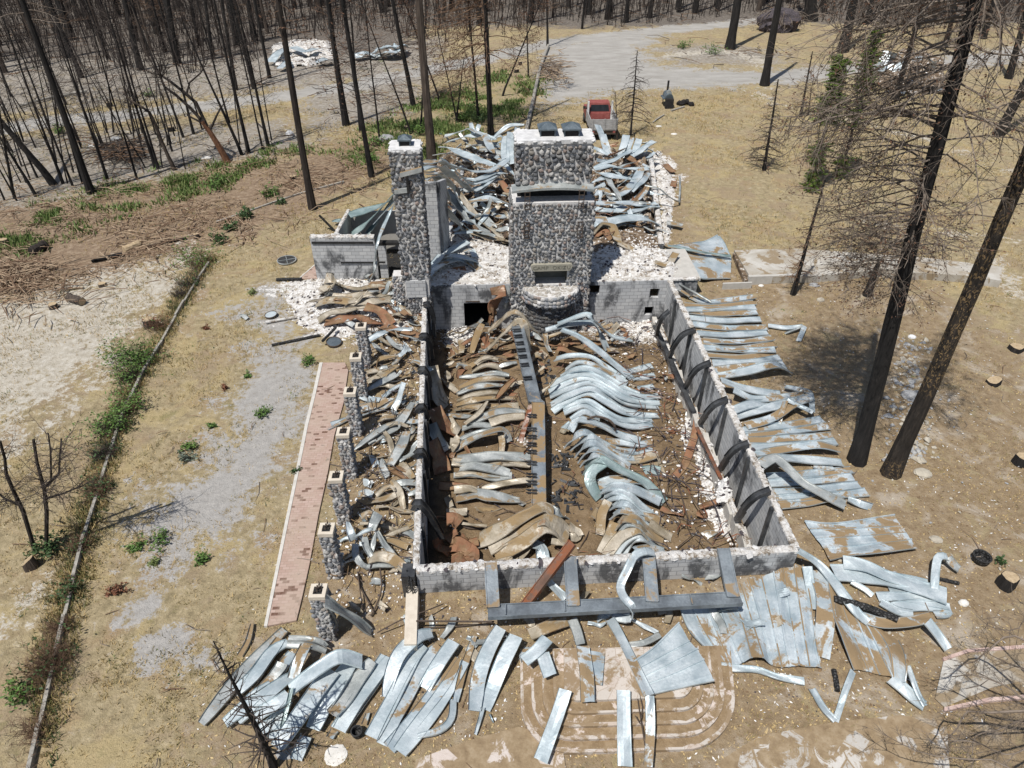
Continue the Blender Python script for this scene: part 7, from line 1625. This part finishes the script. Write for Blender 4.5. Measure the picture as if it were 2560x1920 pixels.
for k, (x, y, w_, lf, nl, tw, lab) in enumerate([(520, 230, 130, 'leaf_dark', 60, 80, 'dark brush on the edging near the leafless clump'), (455, 520, 140, 'leaf_dark', 160, 40, 'small dark green shrub crossing the sleepers'), (380, 760, 150, 'leaf_dark', 0, 80, 'dead brush above the largest dead one'), (330, 1000, 260, 'leaf_dark', 120, 150, 'largest dead brush in the lower left corner'), (240, 1420, 160, 'leaf_dark', 0, 80, 'lowest dead brush on the timber edging'), (130, 1190, 160, 'leaf_green', 200, 20, 'low green growth left of the edging')]):
    bush('K7', x, y, w_, lab, lf, nl, tw, seed=20 + k, tw='twig_brown')
HERB = [('K4', 1630, 245, 60, 'herb_green', 'green weed near the charred boards'), ('K4', 1990, 690, 100, 'leaf_green', 'tall green weed at the head of the brick path'), ('K4', 1590, 775, 50, 'leaf_green', 'small weed in the ash below the thin metal scrap'), ('K4', 1690, 1020, 90, 'leaf_green', 'lone green weed in the middle of the ash'), ('K4', 1365, 1100, 50, 'leaf_green', 'small green weed at the upper ash edge'), ('K4', 1215, 1240, 80, 'leaf_green', 'green weed beside a grey one in the ash'), ('K4', 1210, 1310, 100, 'leaf_grey', 'grey green weed in the ash'), ('K4', 1895, 1390, 60, 'leaf_dark', 'thin upright weed beside the path kerb'), ('K4', 1450, 850, 45, 'leaf_red', 'reddish weed in the dry grass above the ash'), ('K4', 1320, 470, 40, 'leaf_red', 'small red weed on the upper lawn'), ('K7', 1005, 200, 150, 'leaf_green', 'largest green weed at the foot of the ash'), ('K7', 880, 235, 80, 'leaf_green', 'green weed left of the largest weed'), ('K7', 1305, 320, 90, 'leaf_green', 'spiky green weed right of the largest weed'), ('K7', 995, 330, 60, 'herb_green', 'slender weed below the largest weed'), ('K7', 760, 520, 90, 'leaf_red', 'brown red weed on the near lawn'), ('K3', 205, 350, 110, 'leaf_green', 'green shrub at the foot of the bent sapling by the drive'), ('K3', 25, 310, 80, 'leaf_green', 'green shrub under the bare crooked tree by the drive'), ('K9', 2060, 320, 60, 'leaf_dark', 'small weed by the black pot'), ('K2', 240, 930, 130, 'leaf_green', 'green bush at the foot of a charred trunk left of the lodge'), ('K2', 500, 870, 110, 'leaf_green', 'green bush behind the slim chimney'), ('K2', 890, 790, 120, 'leaf_dark', 'dark green bush left of the drooping pine'), ('K2', 770, 780, 110, 'leaf_green', 'bright green bush on the bank behind the lodge'), ('K2', 850, 700, 110, 'leaf_green', 'upper green bush on the bank behind the lodge'), ('K2', 220, 1050, 70, 'leaf_green', 'small green bush at the upper lawn edge'), ('K1', 1745, 1260, 110, 'leaf_green', 'green bush on red dirt left of the tall pine'), ('K1', 1810, 1310, 70, 'leaf_dark', 'dark shrub right of the green bush on red dirt'), ('K1', 380, 860, 80, 'leaf_green', 'green shrub below the left gravel road'), ('K1', 950, 620, 70, 'leaf_green', 'green shrub above the left gravel road'), ('K1', 1390, 1200, 150, 'leaf_green', 'wide green bush on the green bank'), ('K1', 1580, 1400, 100, 'leaf_dark', 'dark shrub at the top of the timber edging'), ('K1', 1490, 1480, 90, 'leaf_dark', 'dark shrub below the top of the edging'), ('K1', 1410, 1560, 90, 'leaf_dark', 'twiggy dark shrub at the upper lawn corner')]
for k, (c, x, y, w_, lf, lab) in enumerate(HERB): bush(c, x, y, w_, lab, lf, 160 if w_ > 70 else 90, 14, seed=60 + k, group='weeds and small bushes', cat='plant', ls=.045 if c in ('K4', 'K7', 'K9') else .08, name='weed')
# green cover on the bank, dry grass, litter: past counting
def samp(mask, n, ymax=80, seed=0):
    r = np.random.RandomState(seed); cx = (X[:-1, :-1] + X[1:, 1:]) / 2; cy = (Y[:-1, :-1] + Y[1:, 1:]) / 2
    ar = np.abs((X[:-1, 1:] - X[:-1, :-1]) * (Y[1:, :-1] - Y[:-1, :-1])); m_ = (mask[:-1, :-1] + mask[1:, 1:]) / 2 * keep
    dist = np.hypot(cx, cy + 5); wgt = ar * m_ * (cy < ymax) * (cy > 5) * (np.abs(cx) < .8 * cy + 5) / np.maximum(dist, 14) ** 1.1; wgt = wgt.ravel(); wgt /= wgt.sum()
    i = r.choice(len(wgt), n, p=wgt); jx, jy = r.rand(n), r.rand(n); x00, x10, x01 = X[:-1, :-1].ravel()[i], X[:-1, 1:].ravel()[i], X[1:, :-1].ravel()[i]; y00, y10, y01 = Y[:-1, :-1].ravel()[i], Y[:-1, 1:].ravel()[i], Y[1:, :-1].ravel()[i]
    return x00 + (x10 - x00) * jx + (x01 - x00) * jy, y00 + (y10 - y00) * jx + (y01 - y00) * jy, Zg[:-1, :-1].ravel()[i]
dirt, ash, road, pale, red, gray, green, white = [np.clip(q_, 0, 1) for q_ in (dirt, ash, road, pale, red, gray, green, white)]
other = np.clip(dirt + ash * .9 + road * 1.2 + pale * .9 + red * .9 + gray + forest + white, 0, 1); gm = 1 - other; patch = np.clip((fbm(X / 2.2, Y / 2.2, 4, 31) - .38) * 4, 0.03, 1)
def tufts(name, label, n, mask, mats, hgt, seed, wd=.012, blades=5, ymax=70, spread=.07):
    xs, ys, zs = samp(mask, n, ymax, seed); rg = random.Random(seed); mb = MB()
    for x, y, z in zip(xs, ys, zs):
        m = rg.randrange(len(mats)); k = 1 + max(0, y - 25) / 40
        for b in range(blades):
            p = Vector((x + rg.gauss(0, spread) * k, y + rg.gauss(0, spread) * k, z - .01)); a = rg.uniform(0, 6.28); h = rg.uniform(*hgt); t = Vector((rg.gauss(0, .5), rg.gauss(0, .5), 1)).normalized() * h; s = Vector((math.cos(a), math.sin(a), 0)) * wd * k * rg.uniform(.7, 1.4); mb.tri(p - s, p + s, p + t, m)
    o = mb.build(name, [M[m] for m in mats], None, (0, 20, 0)); return tag(o, label, 'grass', kind='stuff')
tufts('dry_grass', 'straw coloured dry grass over the lawns', 26000, gm * patch, ['grass_dry', 'grass_dry', 'grass_olive'], (.06, .2), 1)
tufts('dry_grass', 'thin dry grass on the brown dirt', 5000, np.clip(dirt + pale * .5 + ash * .3, 0, 1) * patch ** 2, ['grass_dry', 'grass_olive'], (.04, .12), 2)
tufts('green_herbs', 'green herbs on the bank', 3600, np.clip(green * 2.2 - .1, 0, 1) * np.clip((fbm(X / 1.5, Y / 1.5, 3, 51) - .52) * 8, 0, 1), ['herb_green', 'leaf_green', 'herb_green'], (.15, .45), 3, .035, 6, 95, .15)
tufts('green_herbs', 'small green weeds dotted over the clearing', 700, np.clip(gm * .6 + ash * .5 + pale * .4 + gray * .6, 0, 1) * patch ** 3, ['herb_green', 'leaf_dark'], (.05, .14), 4, .02, 8, 80, .08)
rgl = random.Random(5); xs, ys, zs = samp(np.clip(dirt, 0, 1), 14000, 60, 6); mb = MB()
for x, y, z in zip(xs, ys, zs):
    s = rgl.uniform(.012, .032); a = rgl.uniform(0, 6.28); u = Vector((math.cos(a), math.sin(a), rgl.uniform(-.3, .3))) * s * 1.8; v = Vector((-math.sin(a), math.cos(a), rgl.uniform(-.3, .3))) * s * .7; p = Vector((x, y, z + .02)); mb.quad(p - u, p - v, p + u, p + v, rgl.choice([0, 0, 0, 0, 0, 1, 2, 2]))
o = mb.build('leaf_litter', [M['grass_dry'], M['chip_white'], M['chip_brown']], None, (0, 20, 0)); tag(o, 'pale leaf litter over the brown dirt', 'litter', kind='stuff')
# logging slash on the red dirt and the left slope
def from_mask(mask, seed, ymax=95):
    pool = list(zip(*samp(mask, 4000, ymax, seed)))
    return lambda r: Vector(r.choice(pool)) + Vector((r.gauss(0, .3), r.gauss(0, .3), 0))
rg = random.Random(8)
sticks('slash', 'orange brown branches and bark chips on the red dirt', 1500, from_mask(np.clip(red, 0, 1) * (fbm(X / 3, Y / 3, 3, 77) > .47), 11), .02, (.3, 2.0), (.012, .035), ['slashwood', 'slashwood', 'twig_brown'], rg, .15)
sticks('slash', 'thick peeled branches heaped at the left edge', 420, lambda r: GC('K4', abs(r.gauss(0, 230)), 60 + abs(r.gauss(0, 130)), 0), .03, (.4, 2.2), (.012, .034), ['slashwood', 'slashwood', 'twig_brown'], rg, .3)
sticks('slash', 'dead sticks over the grey slope and forest edge', 2200, from_mask(np.clip(gray + forest * .7, 0, 1), 12, 125), .03, (.5, 3.0), (.02, .05), ['twig_dark', 'twig_pale', 'twig_brown'], rg, .25)
sticks('slash', 'few fallen twigs on the lawns and dirt', 500, from_mask(np.clip(gm + dirt * .5 + pale * .8, 0, 1), 13, 80), .02, (.2, 1.0), (.008, .018), ['twig_brown', 'twig_pale'], rg, .05)
sticks('slash', 'brush pile beside the log edging of the drive', 160, lambda r: GC('K2', r.gauss(1370, 35), r.gauss(470, 40), 0), .05, (.5, 2.2), (.02, .05), ['slashwood', 'twig_pale'], rg, .5)
sticks('slash', 'brush heap on the grey slope', 200, lambda r: GC('K1', r.gauss(800, 60), r.gauss(1010, 30), 0), .05, (.6, 2.6), (.02, .05), ['twig_dark', 'twig_brown'], rg, .7)
sticks('slash', 'dead branches under the tall right pine', 300, lambda r: GC('K3', r.gauss(1400, 180), r.gauss(1560, 120), 0), .04, (.4, 1.8), (.012, .03), ['twig_brown', 'twig_pale', 'twig_dark'], rg, .4)
rg = random.Random(15)
scatter('pebbles', 'grey rounded cobbles between and below the two close pines', 420, lambda r: GC('K6', r.gauss(1480, 70) + 0, r.uniform(520, 1330)), .0, (.03, .12), ['cobble_ground', 'rock'], rg, .6, 'stones')
scatter('pebbles', 'small stones scattered over the right dirt', 260, lambda r: GC('D', r.uniform(1800, 2212), r.uniform(850, 1500)), .0, (.015, .05), ['rock', 'rock', 'cobble_ground'], rg, .6, 'stones')
ed = C_edge = cr_spline([G(x, y, 0) for x, y in poly], 200)
mb = MB(); rg = random.Random(70); tp_ = []
for k in range(620):
    i = int(200 * (rg.random() ** 1.15)); p = ed[min(i, 199)] + Vector((rg.gauss(-.15, .22), rg.gauss(0, .2), 0)); a = rg.uniform(0, 6.28)
    if fbm(np.array([i / 9.]), np.array([3.3]), 2, 8)[0] < .42: continue
    limb(mb, p, (math.cos(a) * .8, math.sin(a) * .8, rg.uniform(.3, 1)), rg.uniform(.2, .75), .008, 1, rg, .08, 4, rg.randrange(2), .3, tp_)
o = mb.build('dead_brush', [M['twig_brown'], M['twig_dark']], None, ed[100]); tag(o, 'dry dead brush tangled along the timber edging', 'brush', kind='stuff')
tufts('edge_grass', 'olive grass along the timber edging', 2600, np.clip(1 - line_d(X, Y, [tuple(p)[:2] for p in ed[::5]]) / .7, 0, 1), ['grass_olive', 'grass_olive', 'grass_dry', 'leaf_dark'], (.1, .32), 9, .016, 6)
# ---------------------------------------------------------------- stumps, logs, rocks
def stump(crop, x, y, wpx, hh, label, charred=True, tilt=0, seed=0):
    rg = random.Random(seed); b = GC(crop, x, y); r = wpx * CR[crop][2] / pxm(b) / 2; root = empty('tree_stump', b, label, 'stump', 'sawn stumps'); n = 14; r *= .88; ks = [rg.uniform(.8, 1.14) for _ in range(n)]
    bt = [b + Vector((math.cos(i / n * 6.283) * r * 1.15 * ks[i], math.sin(i / n * 6.283) * r * 1.15 * ks[i], -.1)) for i in range(n)]; tp = [b + Vector((math.cos(i / n * 6.283) * r * ks[i], math.sin(i / n * 6.283) * r * ks[i], hh + tilt * math.cos(i / n * 6.283))) for i in range(n)]
    mb = MB(); mb.hexa(bt, tp); mb.build('bark', M['bark_black' if charred else 'bark_brown'], root)
    mb = MB(); c = sum(tp, Vector()) / n; t2 = [c + (q - c) * .93 + UP * .006 for q in tp]; mb.hexa([q - UP * .004 for q in t2], [q + UP * .004 for q in t2]); mb.build('cut_top', M['cutwood'], root)
for a in [('K9', 2090, 470, 115, .42, 'freshly cut stump with charred bark on pale dust at the right'), ('K6', 2155, 605, 95, .22, 'sawn stump at the upper right edge above another stump'), ('K6', 2010, 820, 90, .2, 'tilted sawn stump in the middle of the right dirt', True, .1), ('K6', 2180, 1330, 90, .35, 'charred stump cut off by the right edge'), ('K4', 660, 190, 55, .14, 'small sawn stump below the slash heap', False), ('K4', 345, 330, 60, .2, 'sawn stump left of the short log', False), ('K4', 965, 450, 80, .4, 'mossy cut stump beside the timber edging', False), ('K7', 200, 350, 90, .3, 'big sawn stump under the leafless clump', False, .15), ('K1', 1265, 1525, 42, .2, 'pale sawn stump at the foot of the green bank', False), ('K1', 28, 1565, 60, .25, 'sawn stump at the far left edge', False), ('K1', 1885, 1145, 45, .15, 'dark stump on red dirt near the tall pine'), ('K2', 1135, 465, 32, .3, 'grey stump on the bank near the log edging'), ('K2', 1158, 415, 26, .3, 'smaller grey stump higher on the bank'), ('K1', 1105, 840, 40, .3, 'black stump on the grey slope'), ('K1', 705, 680, 40, .3, 'black stump above the gravel road'), ('K2', 430, 835, 40, .3, 'cut stump behind the slim chimney', False)]:
    stump(*a)
def log(crop, pts, z, wpx, label, mat='bark_black', name='charred_log', cat='log', cut=True, group='fallen logs and beams'):
    P = [GC(crop, x, y, zz) for (x, y), zz in zip(pts, interp(list(z), len(pts)))]; r = wpx * CR[crop][2] / pxm(P[0]) / 2; P = [p + UP * r * .7 for p in P]; rg = random.Random(int(pts[0][0])); mb = MB(); n = 12
    mb.tube(cr_spline(P, n), r, 9, 0, True, .12, rg); o = mb.build(name, M[mat], None, P[0]); tag(o, label, cat, group)
    if cut: mb = MB(); d = (P[1] - P[0]).normalized(); e = (P[-1] - P[-2]).normalized(); mb.tube([P[-1] - e * .01, P[-1] + e * .012], r * .9, 9); mb.build('cut_end', M['cutwood'], o)
log('K9', [(985, 568), (1170, 615), (1395, 702)], [.3, .3, .35], 46, 'long alligator charred log across the near right sheets', 'charcoal', cut=False)
log('K9', [(985, 1022), (1000, 1090), (1008, 1158)], [.0], 34, 'short charred log on the near dirt below the sheets', 'charcoal', cut=False)
log('K9', [(1660, 435), (1790, 465)], [0], 26, 'short charred stick beside the bent strip at the right', 'charcoal', cut=False)
log('QA', [(205, 885), (330, 880), (460, 878)], [.05], 30, 'charred beam end pointing out onto the lawn', 'charcoal', cut=False)
log('QA', [(100, 1312), (330, 1270), (530, 1238)], [.05], 28, 'ash covered beam on the lawn edge before the left room', 'white_debris', cut=False)
log('QA', [(160, 1540), (400, 1490), (640, 1440)], [.02], 30, 'long charred beam nearest the first pillar', 'charcoal', cut=False)
log('QA', [(665, 1500), (800, 1362)], [.25, .3], 28, 'short charred beam over the dark metal disc', 'charcoal', cut=False)
b0 = GC('QA', 790, 392, .0); mb = MB(); mb.tube([b0, GY(*S('QA', 632, 232), b0.y)], .07, 7, 0, True, .1); o = mb.build('charred_post', M['charcoal'], None, b0); tag(o, 'charred post leaning left behind the left room', 'post')
log('K4', [(450, 280), (535, 310)], [.05], 52, 'short sawn log on pale dust', 'bark_brown')
log('K1', [(210, 1640), (300, 1590)], [.05], 60, 'thick charred log at the left edge', 'bark_char')
log('K1', [(800, 1620), (900, 1580)], [.03], 44, 'split yellow log on the red dirt', 'cutwood')
log('K1', [(950, 1590), (1200, 1535)], [.03], 16, 'thin dark pole on the red dirt', 'bark_char')
log('K4', [(590, 38), (700, 15), (790, -5)], [.03], 26, 'charred pole below the red dirt', 'bark_black', cut=False)
log('K1', [(120, 690), (300, 640), (560, 590)], [.1], 18, 'felled pale trunk along the forest edge at left', 'timber')
log('QK', [(840, 490), (890, 450), (965, 405)], [.05], 16, 'bleached forked branch on grass behind the lodge', 'timber', cut=False)
log('K2', [(2130, 715), (2212, 690)], [.05], 12, 'bleached branch near the barrel smoker', 'timber', cut=False)
def rock(crop, x, y, w_, hpx, label, mat='rock', seed=0, zf=.5):
    rg = random.Random(seed); b = GC(crop, x, y); r = w_ * CR[crop][2] / pxm(b) / 2; mb = MB(); blob(mb, b + UP * r * zf * .3, (r, r * hpx, r * zf), Matrix.Rotation(rg.uniform(-.4, .4), 3, 'Z'), 2, .07, rg); o = mb.build('rock', M[mat], None, b); tag(o, label, 'rock', 'rocks')
for a in [('K1', 1865, 872, 55, .8, 'smooth white boulder left of the tall pine', 'capwhite', 1, .9), ('K7', 2160, 1565, 150, .9, 'flat pale stone slab at the lower edge', 'stonewhite', 2, .15), ('K6', 1560, 1400, 110, .8, 'angular tan rock before the leaning pine', 'rock', 3, .35), ('K9', 1645, 180, 80, .8, 'tan rock on dirt right of the flat sheet', 'rock', 4, .4), ('K9', 1820, 590, 65, .8, 'pale round stone left of the charred stump', 'stonewhite', 5, .7), ('K9', 965, 1395, 55, .8, 'white stone below the folded metal edging', 'stonewhite', 6, .3), ('K6', 1475, 905, 110, .8, 'dark boulder in the shade of the leaning pine', 'cobble_ground', 7, .6), ('QI', 1045, 630, 60, .6, 'grey stone beside the slender dead fir', 'cobble_ground', 8, .4), ('QI', 740, 632, 32, .7, 'small white stone at the walkway kerb', 'stonewhite', 9, .5), ('QI', 1080, 715, 45, .8, 'grey rock on the white dust patch', 'rock', 10, .6), ('QK', 1080, 625, 70, .7, 'flat pale rock on the grass behind the lodge', 'stonewhite', 11, .3), ('QK', 905, 535, 70, .6, 'low pale rock near the bleached branch', 'stonewhite', 12, .25), ('K1', 610, 940, 90, .6, 'pale flat rock on the grey slope', 'stonewhite', 13, .3), ('K1', 750, 900, 80, .6, 'grey rock on the slope by the pale one', 'cobble_ground', 14, .4), ('K1', 1325, 1020, 70, .6, 'white rock at the foot of the forked tree', 'stonewhite', 15, .3), ('K2', 300, 900, 110, .6, 'grey boulder behind the slim chimney', 'cobble_ground', 16, .5), ('QH', 940, 1530, 200, .7, 'flat grey stone under the dead fir at the lower edge', 'cobble_ground', 17, .15), ('K6', 1490, 525, 50, .8, 'white crumpled lump between the two close pines', 'capwhite', 18, .6)]:
    rock(*a)
# ---------------------------------------------------------------- things standing about
def disc(crop, x, y, w_, z, mat, label, cross=False, tilt=(0, 0)):
    b = GC(crop, x, y, z); r = w_ * CR[crop][2] / pxm(b) / 2; root = empty('metal_disc', b, label, 'disc'); mb = MB(); n = 28; q = Matrix.Rotation(tilt[0], 3, 'X') @ Matrix.Rotation(tilt[1], 3, 'Y'); ring = lambda rr, zz: [b + q @ Vector((rr * math.cos(i / n * 6.283), rr * math.sin(i / n * 6.283), zz)) for i in range(n)]
    mb.hexa(ring(r, 0), ring(r, .04)); mb.build('plate', M[mat], root)
    mb = MB(); o_, i_ = ring(r * 1.03, 0), ring(r * .95, 0)
    for k in range(n): j = (k + 1) % n; mb.hexa([o_[k], o_[j], i_[j], i_[k]], [v + UP * .06 for v in (o_[k], o_[j], i_[j], i_[k])])
    mb.build('rim', M['rebar' if not cross else 'metal_grey'], root)
    if cross:
        for a in (.35, .35 + 1.57): mb = MB(); d = Vector((math.cos(a), math.sin(a), 0)) * r * .96; h = Vector((-d.y, d.x, 0)).normalized() * .015; mb.hexa([b + q @ v + UP * .041 for v in (-d - h, d - h, d + h, -d + h)], [b + q @ v + UP * .06 for v in (-d - h, d - h, d + h, -d + h)]); mb.build('cross_bar', M['metal_grey'], root)
disc('QA', 308, 685, 185, .05, 'rubber', 'large black disc with a crossed bar on the lawn by the left room', True)
disc('QA', 780, 1505, 150, .1, 'hood_metal', 'dark metal disc crossed by a charred stick', False, (.1, .1))
disc('QA', 150, 1232, 120, .08, 'metal_clean', 'pale dented metal disc on the lawn edge', False, (.05, -.08))
def pot(crop, x, y, w_, label):
    b = GC(crop, x, y); r = w_ * CR[crop][2] / pxm(b) / 2; root = empty('charred_pot', b, label, 'pot', 'black round pots'); n = 18; mb = MB(); R_ = [(r * .7, 0), (r, .14), (r * 1.0, .26), (r * .86, .26), (r * .8, .1), (.001, .08)]
    for rr, zz in R_:
        for i in range(n): mb.vert(b + Vector((rr * math.cos(i / n * 6.283), rr * math.sin(i / n * 6.283), zz)))
    for k in range(len(R_) - 1):
        for i in range(n): j = (i + 1) % n; mb.face((k * n + i, k * n + j, (k + 1) * n + j, (k + 1) * n + i))
    mb.build('bowl', M['charcoal'], root); mb = MB(); mb.tube([b + Vector((r * 1.02 * math.cos(i / 16 * 6.283), r * 1.02 * math.sin(i / 16 * 6.283), .27)) for i in range(17)], .02, 6); mb.build('rim', M['rubber'], root)
pot('K9', 1925, 318, 105, 'black round pot left of the charred stump at the right'); pot('K8', 115, 1440, 68, 'black round pot on dirt below the left fan of strips')
# bent scrap at the ash
strips('QA', '''-160,1245 -130,1240 -90,1270 | .1 | .2 | g
850,285 810,290 790,300 | .3 | .5 | e''', '{c} small scrap lying on the lawn, {o} from the left room', 'small scraps on the lawn', seed=40)
# ---- red pickup with a slatted bed
tb = G(1507, 352); tr = empty('pickup_truck', tb, 'faded red pickup truck with grey slatted bed sides behind the lodge', 'truck', rz=R(2)); V = lambda x, y, z: tb + Matrix.Rotation(R(2), 3, 'Z') @ Vector((x, y, z))
def tbox(mb, x0, x1, y0, y1, z0, z1, m=0): mb.hexa([V(x0, y0, z0), V(x1, y0, z0), V(x1, y1, z0), V(x0, y1, z0)], [V(x0, y0, z1), V(x1, y0, z1), V(x1, y1, z1), V(x0, y1, z1)], m)
mb = MB(); tbox(mb, -.95, .95, .1, 4.9, .45, .72); mb.build('chassis', M['rebar'], tr)
mb = MB(); tbox(mb, -1.0, 1.0, .05, 2.5, .72, .84); mb.build('bed', M['truck_wood'], tr)
for nm, (x0, x1, y0, y1) in (('tailgate', (-1.02, 1.02, 0, .06)), ('bed_side', (-1.06, -1.0, .05, 2.5)), ('bed_side', (1.0, 1.06, .05, 2.5))):
    mb = MB()
    for k in range(4): z = .84 + k * .2; tbox(mb, x0, x1, y0, y1, z, z + .17)
    if nm == 'tailgate':
        for x in (-.9, 0, .85): tbox(mb, x, x + .08, -.04, 0.0, .8, 1.66)
    else:
        for y in (.2, 1.2, 2.3): tbox(mb, x0 - .03 if x0 < 0 else x1, x0 if x0 < 0 else x1 + .03, y, y + .08, .8, 1.66)
    mb.build(nm, M['truck_wood'], tr)
for x in (-1.0, .86): mb = MB(); tbox(mb, x, x + .14, 2.45, 2.55, .85, 2.25); mb.build('stake', M['white_paint'], tr)
mb = MB(); tbox(mb, -.95, .95, 2.62, 4.1, .72, 1.28)
mb.hexa([V(-.93, 2.66, 1.28), V(.93, 2.66, 1.28), V(.93, 4.05, 1.28), V(-.93, 4.05, 1.28)], [V(-.78, 2.84, 2.02), V(.78, 2.84, 2.02), V(.78, 3.7, 2.02), V(-.78, 3.7, 2.02)])
tbox(mb, -.93, .93, 4.1, 5.3, .6, 1.22); cab = mb.build('cab', M['truck_red'], tr)
mb = MB(); a, b, c, d = V(-.76, 2.70, 1.42), V(.76, 2.70, 1.42), V(.68, 2.81, 1.88), V(-.68, 2.81, 1.88); o_ = Matrix.Rotation(R(2), 3, 'Z') @ Vector((0, -.03, .012)); mb.quad(a + o_, b + o_, c + o_, d + o_); mb.build('rear_window', M['glass_dark'], tr)
mb = MB(); a, b, c, d = V(.7, 4.03, 1.34), V(-.7, 4.03, 1.34), V(-.64, 3.76, 1.92), V(.64, 3.76, 1.92); o_ = Matrix.Rotation(R(2), 3, 'Z') @ Vector((0, .03, .012)); mb.quad(a + o_, b + o_, c + o_, d + o_); mb.build('windscreen', M['glass_dark'], tr)
for sx in (-1, 1):
    mb = MB(); tbox(mb, sx * 1.06 - .1, sx * 1.06 + .1, 3.75, 3.83, 1.3, 1.5); mb.build('mirror', M['rubber'], tr)
    mb = MB(); a, b, c, d = V(sx * .92, 2.85, 1.36), V(sx * .92, 3.85, 1.36), V(sx * .80, 3.6, 1.92), V(sx * .80, 2.98, 1.92); o_ = Matrix.Rotation(R(2), 3, 'Z') @ Vector((sx * .012, 0, .006)); mb.quad(a + o_, b + o_, c + o_, d + o_); mb.build('side_window', M['glass_dark'], tr)
    for y in (.95, 4.6):
        mb = MB(); mb.tube([V(sx * .78, y, .36), V(sx * 1.0, y, .36)], .36, 16); wh = mb.build('wheel', M['rubber'], tr); mb = MB(); mb.tube([V(sx * 1.0, y, .36), V(sx * 1.012, y, .36)], .19, 12); mb.build('rim', M['hood_metal'], wh)
    mb = MB(); tbox(mb, sx * .8 - .09, sx * .8 + .09, -.07, -.045, .62, .76); mb.build('tail_light', M['truck_red'], tr)
# ---- barrel smoker
sb = G(1670, 268); sm = empty('barrel_smoker', sb, 'dark metal barrel smoker with a short chimney on the grass behind the lodge', 'smoker')
mb = MB(); mb.tube([sb + Vector((0, -.1, .75)), sb + Vector((0, 1.2, .75))], .36, 18); mb.build('barrel', M['hood_metal'], sm)
mb = MB(); mb.tube([sb + Vector((0, .15, 1.12)), sb + Vector((0, .5, 1.12))], .2, 12); mb.build('lid', M['metal_grey'], sm)
mb = MB(); mb.tube([sb + Vector((0, 1.1, 1.0)), sb + Vector((0, 1.1, 1.9))], .09, 10); mb.build('smoke_pipe', M['soot_shade'], sm)
mb = MB(); mb.box(sb + Vector((0, -.3, .4)), (.66, .45, .8)); mb.build('firebox', M['soot_shade'], sm)
mb = MB(); mb.box(sb + Vector((-.45, .5, .7)), (.2, 1.1, .05)); mb.build('shelf', M['hood_metal'], sm)
for x in (-.3, .3): mb = MB(); mb.box(sb + Vector((x, 1.0, .3)), (.06, .06, .6)); mb.build('leg', M['soot_shade'], sm)
b0 = GC('QK', 1195, 295); mb = MB(); rg = random.Random(2)
for k in range(7): blob(mb, b0 + Vector((rg.gauss(0, .25), rg.gauss(0, .15), .12 + rg.random() * .2)), (.25, .2, .22), None, 1, .25, rg)
o = mb.build('charred_stump', M['bark_black'], None, b0); tag(o, 'black burnt out stump on grass right of the smoker', 'stump')
# upturned root mound at the drive bend
b0 = GC('K3', 625, 195); rm = empty('root_mound', b0, 'big grey upturned root mass on the grass at the drive bend', 'roots'); mb = MB(); rg = random.Random(6); blob(mb, b0 + UP * .9, (2.5, 1.6, 1.5), None, 2, .16, rg); mb.build('soil', M['chip_dark'], rm); mb = MB()
for k in range(120): a = rg.uniform(0, 6.28); p = b0 + Vector((math.cos(a) * rg.uniform(.2, 2.2), math.sin(a) * rg.uniform(.2, 1.3), rg.uniform(.9, 2.3))); limb(mb, p, (math.cos(a), math.sin(a), rg.uniform(-1, .2)), rg.uniform(.8, 1.8), .05, 1, rg, .2, 3)
mb.build('roots', M['twig_pale'], rm)
# wrecks farther off
strips('K1', '''1740,400 1790,340 1850,310 | .4 .9 .6 | 1.0 | c
1880,300 1960,330 2040,310 | .8 .9 .6 | .9 | c
2030,400 2090,380 2140,390 | .5 .7 .4 | .9 | c
1800,440 1850,400 1880,410 | .4 .6 .4 | .8 | d''', '{c} sheet on the white rubble across the gravel road, {o} from the left', 'sheets of the burnt building across the road', seed=41)
strips('K2', '''90,370 160,340 230,360 | .4 .7 .4 | 1.2 | d
220,330 290,300 360,310 | .6 1.1 .7 | 1.2 | c
250,350 330,330 420,320 | .5 .9 .5 | 1.2 | c
300,310 360,290 430,300 | .8 1.2 .6 | 1.0 | c
180,365 260,360 330,355 | .3 .4 .3 | .9 | d''', '{c} crumpled sheet in the far shiny pile, {o} from the left', 'shiny sheet pile beyond the road', seed=42, wob=.12)
strips('QL', '''275,270 300,200 325,130 | .3 1.2 2.0 | .9 | d
320,265 350,190 365,140 | .3 1.2 2.0 | .9 | d
390,280 420,220 450,160 | .3 1.0 1.6 | .9 | d
520,200 570,170 620,200 | 1.2 1.5 1.0 | .8 | d
330,420 380,410 450,420 | .3 | .8 | c
600,380 680,400 750,410 | .3 | .8 | d
630,250 650,220 665,200 | .4 .9 1.2 | .7 | d''', '{c} sheet of the collapsed shed at right, {o} from the left', 'sheets of the collapsed shed', seed=43)
